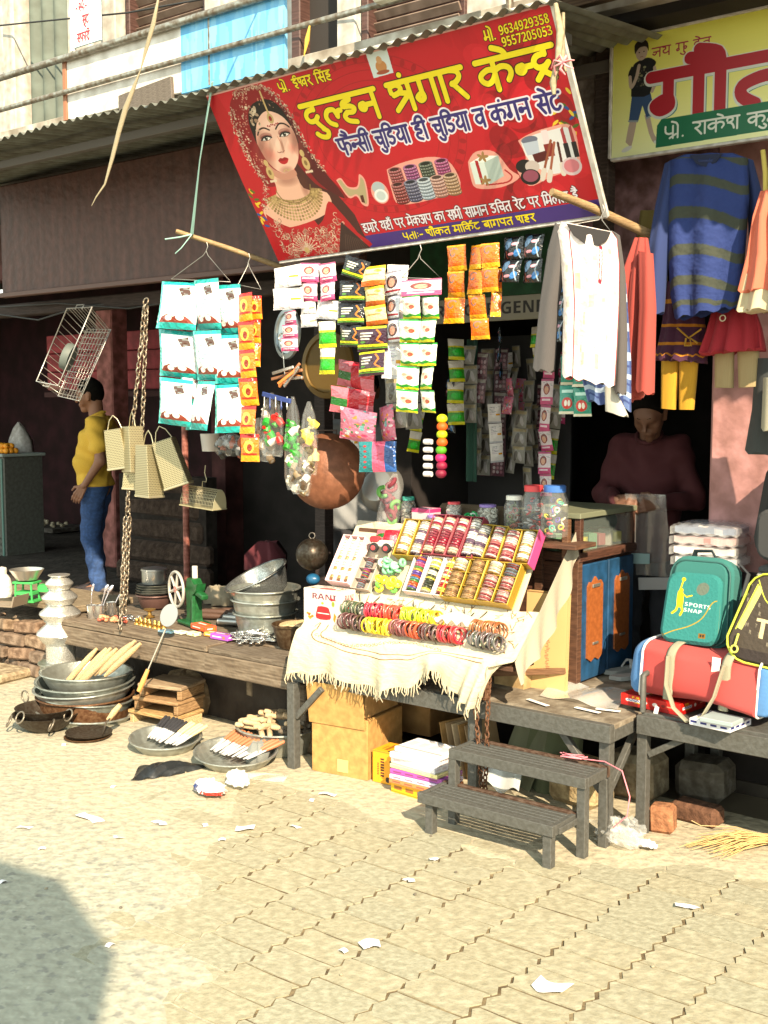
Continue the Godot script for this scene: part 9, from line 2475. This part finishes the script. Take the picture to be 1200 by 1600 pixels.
func build_litter() -> void:
	var pap := M(0.74, 0.71, 0.72, 0.7)
	var spots := [[V3(-3.831, 0, -2.884), 0.15, 0.05, "torn white paper with a long tail, left of the middle of the lane"], [V3(-3.243, 0, -3.2), 0.075, 0.055, "curled white paper scrap at the middle of the lane"], [V3(-3.557, 0, -3.025), 0.075, 0.035, "flat white paper scrap between the torn one and the curled one"], [V3(-3.949, 0, -2.651), 0.06, 0.03, "grey-white folded scrap near the left edge of the lane"], [V3(-3.25, 0, -3.715), 0.08, 0.035, "white paper scrap before the tall carton"], [V3(-3.092, 0, -3.337), 0.05, 0.022, "oval white scrap below the tall carton"], [V3(-2.211, 0, -2.727), 0.07, 0.06, "white paper scrap with ragged edge on the left pavers"], [V3(-1.627, 0, -2.849), 0.105, 0.075, "largest clean white paper, on the pavers at the bottom"], [V3(-1.539, 0, -3.61), 0.085, 0.035, "long white paper strip on the pavers at the right"], [V3(-2.454, 0, -3.411), 0.04, 0.03, "small square scrap below the iron steps"], [V3(-2.41, 0, -3.2), 0.042, 0.03, "small square scrap at the edge of the pavers"], [V3(-3.562, 0, -2.816), 0.05, 0.02, "thin dusty scrap under the torn white paper"]]
	for s in spots:
		var w: float = s[1]
		var d: float = s[2]
		var ph := rnd(0, 6)
		var f := func(u: float, v: float) -> Vector3:
			return V3((u - 0.5) * w * (1.0 - 0.3 * v * sin(ph) * sin(ph)), 0.005 + 0.006 * absf(sin(u * 2.6 + ph)) * (0.3 + v), (v - 0.5) * d + 0.2 * d * sin(u * 5.0 + ph))
		solo("paper_scrap", N().sheet(f, 8, 5, V3(0, 0.0004, 0)).done(), pap, s[3], "paper", s[0], V3(0, rnd(-35, 35) + 20, 0))
	var tiny := N().sheet(func(u: float, v: float) -> Vector3: return V3((u - 0.5) * 0.028, 0.005 + 0.006 * sin(u * 3.0), (v - 0.5) * 0.02), 3, 2, V3(0, 0.0004, 0)).done()
	for q in [V3(-2.25, 0, -2.642), V3(-3.397, 0, -3.124), V3(-3.702, 0, -2.562), V3(-3.225, 0, -3.056), V3(-2.853, 0, -2.214), V3(-4.069, 0, -3.199), V3(-3.253, 0, -3.618), V3(-3.548, 0, -2.286), V3(-4.787, 0, -3.457)]:
		solo("paper_bit", tiny, pap, "thumbnail-sized white paper bit trodden into the lane", "paper", q, V3(0, rnd(0, 180), 0), "tiny paper bits on the lane")
	var wi := img(64, 64, Color(0.86, 0.82, 0.8))
	wi.fill_rect(Rect2i(0, 30, 16, 16), Color(0.75, 0.2, 0.16))
	wi.fill_rect(Rect2i(20, 22, 8, 14), Color(0.15, 0.2, 0.4))
	wi.fill_rect(Rect2i(46, 34, 12, 12), Color(0.75, 0.3, 0.25))
	solo("white_bag", crumple(V3(0.085, 0.04, 0.05), 3, 0.22), MI(wi, 0.45), "crumpled white carrier bag with red print before the knife tray", "bag", V3(-3.656, 0, -3.395))
	solo("white_bag", crumple(V3(0.085, 0.04, 0.05), 9, 0.2), glass(0.95, 0.93, 0.88, 0.55, 0.2), "crumpled milky plastic bag between the carrier bag and the handle tub", "bag", V3(-3.651, 0, -3.562), V3(0, -30, 0))
	solo("thin_film", N().sheet(func(u: float, v: float) -> Vector3: return V3((u - 0.5) * 0.2, 0.006 + 0.008 * sin(u * 8.0 + v * 3.0) * sin(v * PI), (v - 0.5) * 0.1), 12, 6, V3(0, 0.0004, 0)).done(), glass(0.9, 0.85, 0.75, 0.35, 0.2), "thin clear film trodden flat beside the milky bag", "film", V3(-3.63, 0, -3.717), V3(0, 20, 0))
	var cb := thing("clear_bag", "big crumpled clear bag beside the leg of the bag table", "bag", V3(-1.97, 0, -3.98))
	part("film", crumple(V3(0.105, 0.065, 0.06), 21, 0.4), glass(0.96, 0.96, 0.94, 0.1, 0.05), cb)
	part("inner_film", crumple(V3(0.07, 0.04, 0.04), 27, 0.5), glass(0.96, 0.96, 0.94, 0.12, 0.05), cb, V3(0.01, 0.004, 0))
	part("paper", crumple(V3(0.035, 0.02, 0.02), 5, 0.4), pap, cb, V3(0.105, 0.005, -0.02))
	for k in 5:
		var q: Vector3 = [V3(-2.771, 0, -3.896), V3(-2.702, 0, -3.911), V3(-2.627, 0, -3.911), V3(-2.531, 0, -3.911), V3(-2.773, 0, -3.956)][k]
		solo("leaf_scrap", N().sheet(func(u: float, v: float) -> Vector3: return V3((u - 0.5) * 0.07, 0.006 + 0.012 * sin(u * 4.0 + k), (v - 0.5) * 0.04), 6, 4, V3(0, 0.0005, 0)).done(), [M(0.5, 0.42, 0.26, 0.9), M(0.4, 0.36, 0.26, 0.9), M(0.25, 0.12, 0.06, 0.9)][k % 3], "dry brown scrap of card lying under the lower iron step", "scrap", q, V3(0, rnd(0, 180), 0), "dry scraps under the lower step")
	var grit := N().ball(Vector3.ZERO, V3(0.007, 0.004, 0.006), 7, 5).done()
	for k in 26:
		var q := V3(rnd(-4.6, -1.3), 0.004, rnd(-3.8, -2.0))
		if q.z > -2.0 + (q.x + 3.0) * -0.6:
			continue
		solo("pebble", grit, M(0.12, 0.1, 0.075, 0.9) if k % 2 else M(0.3, 0.25, 0.17, 0.9), "dark crumb of grit lying loose on the lane", "pebble", q, V3(0, rnd(0, 180), 0), "loose grit on the lane")

# ---------- people ----------
# a smooth body from tapered bones: each bone is [from, to, radius, radius]; cuts are [point, normal] planes
func flesh(mb: MB, bones: Array, cell: float, blend := 0.03, cuts := [], wr := 0.0) -> void:
	var lo := Vector3.ONE * 1e9
	var hi := Vector3.ONE * -1e9
	for b in bones:
		var r: float = maxf(b[2], b[3]) + cell * 2
		for i in 2:
			lo = lo.min(b[i] - Vector3.ONE * r)
			hi = hi.max(b[i] + Vector3.ONE * r)
	var n := Vector3i((hi - lo) / cell) + Vector3i.ONE * 2
	var F := PackedFloat32Array()
	F.resize(n.x * n.y * n.z)
	F.fill(1.0)
	var sy := n.x
	var szz := n.x * n.y
	for b in bones:
		var A: Vector3 = b[0]
		var B: Vector3 = b[1]
		var ra: float = b[2]
		var rb: float = b[3]
		var r := maxf(ra, rb) + blend + cell * 2
		var i0 := Vector3i((A.min(B) - Vector3.ONE * r - lo) / cell).max(Vector3i.ZERO)
		var i1 := Vector3i((A.max(B) + Vector3.ONE * r - lo) / cell).min(n - Vector3i.ONE)
		var ab := B - A
		var l2 := maxf(ab.length_squared(), 1e-9)
		for z in range(i0.z, i1.z + 1):
			for y in range(i0.y, i1.y + 1):
				for x in range(i0.x, i1.x + 1):
					var p := lo + V3(x, y, z) * cell
					var t := clampf((p - A).dot(ab) / l2, 0.0, 1.0)
					var d := p.distance_to(A + ab * t) - lerpf(ra, rb, t)
					var ix := x + y * sy + z * szz
					var o := F[ix]
					var h := maxf(blend - absf(o - d), 0.0) / blend
					F[ix] = minf(o, d) - h * h * blend * 0.25
	if wr > 0.0:
		for z in n.z:
			for y in n.y:
				for x in n.x:
					var ix := x + y * sy + z * szz
					if absf(F[ix]) < cell * 3:
						var p := lo + V3(x, y, z) * cell
						F[ix] += wr * (sin(p.y * 52.0 + 2.5 * sin(p.x * 17.0 + p.z * 13.0) + p.x * 14.0) + 0.6 * sin(p.y * 23.0 - p.z * 31.0 + p.x * 19.0))
	if cuts.size():
		for z in n.z:
			for y in n.y:
				for x in n.x:
					var ix := x + y * sy + z * szz
					if F[ix] < cell * 3:
						var p := lo + V3(x, y, z) * cell
						for c in cuts:
							F[ix] = maxf(F[ix], (p - c[0]).dot(c[1]))
	var idx := {}
	var pts := PackedVector3Array()
	var co := [0, 1, sy, sy + 1, szz, szz + 1, szz + sy, szz + sy + 1]
	var ed := [[0, 1], [2, 3], [4, 5], [6, 7], [0, 2], [1, 3], [4, 6], [5, 7], [0, 4], [1, 5], [2, 6], [3, 7]]
	for z in n.z - 1:
		for y in n.y - 1:
			for x in n.x - 1:
				var ix := x + y * sy + z * szz
				var f0 := F[ix]
				if f0 > cell * 2.5 or f0 < -cell * 2.5:
					continue
				var m := 0
				for k in 8:
					if F[ix + co[k]] < 0.0:
						m |= 1 << k
				if m == 0 or m == 255:
					continue
				var s := Vector3.ZERO
				var c := 0
				for e in ed:
					var fa := F[ix + co[e[0]]]
					var fb := F[ix + co[e[1]]]
					if (fa < 0.0) != (fb < 0.0):
						var t := fa / (fa - fb)
						var pa := V3(e[0] & 1, (e[0] >> 1) & 1, e[0] >> 2)
						var pb := V3(e[1] & 1, (e[1] >> 1) & 1, e[1] >> 2)
						s += pa.lerp(pb, t)
						c += 1
				idx[ix] = pts.size()
				pts.append(lo + (V3(x, y, z) + s / c) * cell)
	mb.g += 1
	mb.s.set_smooth_group(mb.g)
	for ix in idx:
		var x: int = ix % sy
		var y: int = (ix / sy) % n.y
		var z: int = ix / szz
		var f0 := F[ix]
		for ax in 3:
			var st: int = [1, sy, szz][ax]
			var f1 := F[ix + st]
			if (f0 < 0.0) == (f1 < 0.0):
				continue
			var u: int = [sy, szz, 1][ax]
			var v: int = [szz, 1, sy][ax]
			if not (idx.has(ix - u) and idx.has(ix - v) and idx.has(ix - u - v)):
				continue
			var q := [pts[idx[ix - u - v]], pts[idx[ix - v]], pts[ix_of(idx, ix)], pts[idx[ix - u]]]
			if f0 < 0.0:
				q.reverse()
			mb.tri(q[0], q[1], q[2]); mb.tri(q[0], q[2], q[3])
	mb.g += 1

func ix_of(d: Dictionary, i: int) -> int:
	return d[i]

func mir(v: Vector3) -> Vector3:
	return V3(-v.x, v.y, v.z)

func hand_bones(wrist: Vector3, d: Vector3, palm_n: Vector3, k := 1.0, curl := 0.5) -> Array:
	var s := palm_n.cross(d).normalized()
	var o := []
	var kn := wrist + d * 0.085 * k
	for i in 4:
		var off := s * (0.03 - 0.02 * i) * k
		o.append([wrist + off * 0.6, kn + off, 0.012 * k, 0.0105 * k])
		var l: float = [0.072, 0.08, 0.075, 0.06][i] * k
		var d1 := d.rotated(s, -curl * 0.5)
		var d2 := d.rotated(s, -curl * 1.2)
		var m := kn + off + d1 * l * 0.5
		o.append([kn + off, m, 0.0095 * k, 0.0088 * k])
		o.append([m, m + d2 * l * 0.5, 0.0088 * k, 0.007 * k])
	var tb := wrist + d * 0.02 * k + s * 0.025 * k
	var tm := tb + (d * 0.6 + s * 0.7 + palm_n * 0.25).normalized() * 0.042 * k
	o.append([tb, tm, 0.0125 * k, 0.0105 * k])
	o.append([tm, tm + (d + s * 0.2 + palm_n * 0.2).normalized() * 0.034 * k, 0.0105 * k, 0.008 * k])
	return o

func person(called: String, label: String, at: Vector3, turn: float, J: Dictionary, skin: Material, hair: Material, top: Material, legs: Material, short_sleeves: bool) -> Node3D:
	var t := thing(called, label, "person", at, turn)
	var hd: Vector3 = J.head
	var fw: Vector3 = J.face
	var up := Vector3.UP - fw * fw.y
	up = up.normalized()
	var sd := up.cross(fw).normalized()
	var neck: Vector3 = J.neck
	var mb := N()
	var sl: Vector3 = J.sl
	var sr: Vector3 = J.sr
	var ch: Vector3 = J.chest
	var be: Vector3 = J.belly
	var hip: Vector3 = J.hip
	var torso := [[sl * V3(0.8, 1, 1) + V3(0, -0.02, 0), sr * V3(0.8, 1, 1) + V3(0, -0.02, 0), 0.062, 0.062], [ch + V3(0.075, 0, 0), ch + V3(-0.075, 0, 0), 0.1, 0.1], [be + V3(0.06, 0, 0), be + V3(-0.06, 0, 0), J.belly_r, J.belly_r], [hip + V3(0.07, 0.03, 0), hip + V3(-0.07, 0.03, 0), 0.098, 0.098], [ch, be, 0.1, J.belly_r], [be, hip, J.belly_r, 0.1], [(sl + sr) / 2 + V3(0, -0.02, 0), ch, 0.075, 0.1]]
	var arms := []
	for s in [[sl, J.el, J.wl], [sr, J.er, J.wr]]:
		arms.append([s[0], s[1], 0.047, 0.038])
		arms.append([s[1], s[2], 0.038, 0.026])
	var lg := []
	for s in [[hip + V3(0.085, -0.02, 0), J.kl, J.al], [hip + V3(-0.085, -0.02, 0), J.kr, J.ar]]:
		lg.append([s[0], s[1], 0.083, 0.056])
		lg.append([s[1], s[2], 0.055, 0.038])
		lg.append([s[2], s[2] + V3(0, -0.045, 0.12), 0.036, 0.028])
	flesh(mb, torso + arms + lg + [[neck + V3(0, -0.04, 0), hd + up * -0.05 - fw * 0.02, 0.054, 0.05]], 0.015, 0.03)
	var head := [[hd + up * 0.03 - fw * 0.018, hd + up * 0.022 + fw * 0.012, 0.084, 0.08], [hd - up * 0.03 + fw * 0.018, hd - up * 0.075 + fw * 0.045, 0.066, 0.036], [hd - up * 0.06 - fw * 0.03, neck, 0.056, 0.054], [hd + up * 0.012 + fw * 0.092, hd - up * 0.022 + fw * 0.108, 0.008, 0.0125],
		[hd + up * 0.028 + fw * 0.07 + sd * 0.035, hd + up * 0.028 + fw * 0.07 - sd * 0.035, 0.021, 0.021], [hd - up * 0.05 + fw * 0.083 + sd * 0.014, hd - up * 0.05 + fw * 0.083 - sd * 0.014, 0.0095, 0.0095], [hd - up * 0.063 + fw * 0.078 + sd * 0.012, hd - up * 0.063 + fw * 0.078 - sd * 0.012, 0.0095, 0.0095], [hd - up * 0.095 + fw * 0.068, hd - up * 0.092 + fw * 0.06, 0.02, 0.024]]
	for s in [-1, 1]:
		head.append([hd + sd * 0.082 * s + up * 0.012 - fw * 0.012, hd + sd * 0.08 * s - up * 0.03 - fw * 0.002, 0.016, 0.01])
		head.append([hd + sd * 0.045 * s - up * 0.02 + fw * 0.055, hd + sd * 0.04 * s - up * 0.045 + fw * 0.055, 0.026, 0.022])
	flesh(mb, head, 0.0055, 0.02)
	flesh(mb, hand_bones(J.wl, J.hl, J.pl, 1.0, J.curl), 0.0048, 0.008)
	flesh(mb, hand_bones(J.wr, J.hr, J.pr, 1.0, J.curl), 0.0048, 0.008)
	part("body", mb.done(), skin, t)
	var swell := func(bs: Array, k: float) -> Array:
		var o := []
		for b in bs:
			o.append([b[0], b[1], b[2] + k, b[3] + k])
		return o
	var cb: Array = swell.call(torso, 0.014)
	var cuts := [[V3(0, J.hem, 0), Vector3.DOWN], [neck + V3(0, -0.012, 0), V3(0, 0.85, 0.35).normalized()]]
	for s in [[sl, J.el, J.wl], [sr, J.er, J.wr]]:
		if short_sleeves:
			cb.append([s[0], s[0].lerp(s[1], 0.62), 0.064, 0.068])
		else:
			cb.append([s[0], s[1], 0.062, 0.053])
			cb.append([s[1], s[1].lerp(s[2], 0.93), 0.053, 0.038])
	cb.append([hip + V3(0.075, 0.0, 0), hip + V3(-0.075, 0.0, 0), 0.118, 0.118])
	cb.append([neck + V3(0, -0.06, 0), neck + V3(0, 0.0, 0.0), 0.075, 0.066])
	var ms := N()
	flesh(ms, cb, 0.0115, 0.04, cuts, 0.0055)
	part("shirt", ms.done(), top, t)
	var col := []
	for k in 15:
		var a := -2.75 + 5.5 * k / 14.0
		col.append(neck + V3(sin(a) * 0.068, -0.012 - 0.034 * cos(a), 0.006 + cos(a) * 0.07))
	part("collar", N().tube(col, 0.012, 6).done(), top, t)
	var ct: Array = swell.call(lg.slice(0, 2) + lg.slice(3, 5), 0.016)
	ct[1][3] = 0.058
	ct[3][3] = 0.058
	ct.append([hip + V3(0.075, 0.03, 0), hip + V3(-0.075, 0.03, 0), 0.108, 0.108])
	var mt := N()
	flesh(mt, ct, 0.0135, 0.025, [[V3(0, hip.y + 0.1, 0), Vector3.UP]], 0.0045)
	part("trousers", mt.done(), legs, t)
	var mh := N()
	flesh(mh, [[hd + up * 0.04 - fw * 0.022, hd + up * 0.045 + fw * 0.012, 0.092, 0.085], [hd - fw * 0.045, hd + up * 0.0 - fw * 0.05, 0.072, 0.06], [hd + up * 0.085 + fw * 0.045, hd + up * 0.1 - fw * 0.02, 0.034, 0.045]], 0.006, 0.02, [[hd + up * 0.062 + fw * 0.062, (fw * 1.0 - up * 0.75).normalized()], [hd + fw * 0.02 + up * 0.0, (fw * 0.85 - up * 0.5).normalized()], [hd - up * 0.05, -up]])
	part("hair", mh.done(), hair, t)
	for s in [-1, 1]:
		part("eye", N().ball(hd + sd * 0.033 * s + up * 0.012 + fw * 0.083, V3(0.011, 0.007, 0.007), 8, 6).done(), M(0.03, 0.02, 0.018, 0.3), t)
		part("eyebrow", N().tube([hd + sd * 0.018 * s + up * 0.034 + fw * 0.091, hd + sd * 0.035 * s + up * 0.038 + fw * 0.088, hd + sd * 0.052 * s + up * 0.03 + fw * 0.074], 0.0045, 5).done(), hair, t)
		part("shoe", N().loft([[(J.al if s > 0 else J.ar) * V3(1, 0, 1) + V3(0, 0.03, -0.07), V3(0.03, 0, 0), V3(0, 0.028, 0)], [(J.al if s > 0 else J.ar) * V3(1, 0, 1) + V3(0, 0.05, -0.03), V3(0.042, 0, 0), V3(0, 0.05, 0)], [(J.al if s > 0 else J.ar) * V3(1, 0, 1) + V3(0, 0.045, 0.06), V3(0.046, 0, 0), V3(0, 0.043, 0)], [(J.al if s > 0 else J.ar) * V3(1, 0, 1) + V3(0, 0.03, 0.16), V3(0.046, 0, 0), V3(0, 0.028, 0)], [(J.al if s > 0 else J.ar) * V3(1, 0, 1) + V3(0, 0.024, 0.195), V3(0.026, 0, 0), V3(0, 0.016, 0)]], 18).done(), M(0.04, 0.03, 0.03, 0.6), t)
		part("sole", N().box((J.al if s > 0 else J.ar) * V3(1, 0, 1) + V3(0, 0.009, 0.06), V3(0.088, 0.018, 0.27), Basis(), 0.008).done(), M(0.45, 0.12, 0.11, 0.6), t)
	return t

func build_people() -> void:
	var skin := M(0.23, 0.105, 0.06, 0.6, 0, "", 1, "bump", 0.1)
	var skin2 := M(0.16, 0.075, 0.045, 0.6)
	var hair := M(0.008, 0.007, 0.006, 0.9, 0, "fine", 30, "bump", 1.4)
	hair.uv1_scale = Vector3.ONE * 14
	hair.metallic_specular = 0.2
	var jeans := M(0.035, 0.085, 0.24, 0.9, 0, "grime", 6, "bump", 0.7)
	var y := person("person", "man in a yellow polo shirt and blue jeans standing in profile", V3(-7.27, 0.24, -5.61), -54, {
		"head": V3(0, 1.545, 0.035), "face": V3(0.05, -0.18, 1).normalized(), "neck": V3(0, 1.405, -0.012), "sl": V3(0.175, 1.33, -0.05), "sr": V3(-0.175, 1.33, -0.045),
		"chest": V3(0, 1.2, 0.0), "belly": V3(0, 1.03, 0.03), "belly_r": 0.112, "hip": V3(0, 0.84, 0.0), "el": V3(0.235, 1.06, -0.105), "wl": V3(0.225, 0.865, 0.03), "er": V3(-0.235, 1.06, -0.06), "wr": V3(-0.2, 0.9, 0.09),
		"hl": V3(-0.05, -0.82, 0.55).normalized(), "pl": V3(-1, 0, 0.0), "hr": V3(0.1, -0.9, 0.3).normalized(), "pr": V3(1, 0, 0), "curl": 0.55, "kl": V3(0.085, 0.47, 0.03), "kr": V3(-0.09, 0.47, 0.06), "al": V3(0.09, 0.085, -0.03), "ar": V3(-0.1, 0.085, 0.02), "hem": 0.855}, skin, hair, M(0.86, 0.52, 0.055, 0.85, 0, "weave", 30, "bump", 0.5), jeans, true)
	var s := person("person", "man in a dark maroon shirt looking down at a clear bag he holds", V3(-2.52, 0.15, -5.33), 16, {
		"head": V3(0.02, 1.475, 0.15), "face": V3(-0.12, -0.6, 0.8).normalized(), "neck": V3(0, 1.38, 0.03), "sl": V3(0.165, 1.31, 0.0), "sr": V3(-0.165, 1.31, 0.0),
		"chest": V3(0, 1.18, 0.0), "belly": V3(0, 1.0, 0.01), "belly_r": 0.105, "hip": V3(0, 0.84, 0.0), "el": V3(0.25, 1.07, 0.02), "wl": V3(0.1, 1.06, 0.27), "er": V3(-0.245, 1.08, 0.03), "wr": V3(-0.12, 1.07, 0.28),
		"hl": V3(-0.75, 0.0, 0.5).normalized(), "pl": V3(-0.4, -0.5, -0.7).normalized(), "hr": V3(0.75, 0.0, 0.5).normalized(), "pr": V3(0.4, -0.5, -0.7).normalized(), "curl": 1.0, "kl": V3(0.1, 0.47, 0.02), "kr": V3(-0.1, 0.47, 0.02), "al": V3(0.1, 0.085, -0.03), "ar": V3(-0.1, 0.085, -0.03), "hem": 0.76}, skin2, hair, M(0.08, 0.012, 0.017, 0.85, 0, "weave", 30, "bump", 0.6), M(0.02, 0.022, 0.03, 0.9), false)
	var g := person("person", "person in a grey shirt and dark trousers behind the brown-red wok", V3(-4.1, 0.24, -5.0), 40, {
		"head": V3(0, 1.545, 0.02), "face": V3(0, -0.1, 1).normalized(), "neck": V3(0, 1.4, -0.01), "sl": V3(0.18, 1.33, -0.02), "sr": V3(-0.18, 1.33, -0.02),
		"chest": V3(0, 1.2, 0.0), "belly": V3(0, 1.03, 0.02), "belly_r": 0.11, "hip": V3(0, 0.84, 0.0), "el": V3(0.25, 1.07, -0.04), "wl": V3(0.22, 0.87, 0.08), "er": V3(-0.25, 1.07, -0.04), "wr": V3(-0.22, 0.87, 0.08),
		"hl": V3(0, -0.9, 0.3).normalized(), "pl": V3(-1, 0, 0), "hr": V3(0, -0.9, 0.3).normalized(), "pr": V3(1, 0, 0), "curl": 0.5, "kl": V3(0.09, 0.47, 0.03), "kr": V3(-0.09, 0.47, 0.03), "al": V3(0.09, 0.085, -0.03), "ar": V3(-0.09, 0.085, -0.03), "hem": 0.78}, skin2, hair, M(0.3, 0.31, 0.32, 0.9, 0, "weave", 30, "bump", 0.6), M(0.02, 0.02, 0.024, 0.9), true)
	s.scale = V3(0.9, 1.03, 0.95)
	var cp := thing("clear_packet", "long clear plastic packet with a white foot held by the man in maroon", "packet", V3(-2.408, 1.289, -5.05), 20)
	var w: float = .192
	var h: float = .453
	part("film", N().sheet(func(u: float, v: float) -> Vector3: return V3((u - 0.5) * w * (1.0 - 0.1 * sin(v * 3.0)) + 0.06 * v, -v * h * 0.86, 0.012 * sin(u * 7.0 + v * 3.0)), 12, 12, V3(0, 0, 0.0008)).done(), glass(0.8, 0.78, 0.76, 0.08, 0.06), cp)
	part("white_foot", N().box(V3(0.068, -h * 0.94, 0.0), V3(w * 0.95, h * 0.13, 0.004), Basis(Vector3.FORWARD, -0.06)).done(), M(0.3, 0.3, 0.31, 0.5), cp)
	part("printed_label", N().box(V3(-0.015, -h * 0.68, 0.012), V3(w * 0.45, h * 0.11, 0.003)).done(), M(0.2, 0.33, 0.35, 0.5), cp)
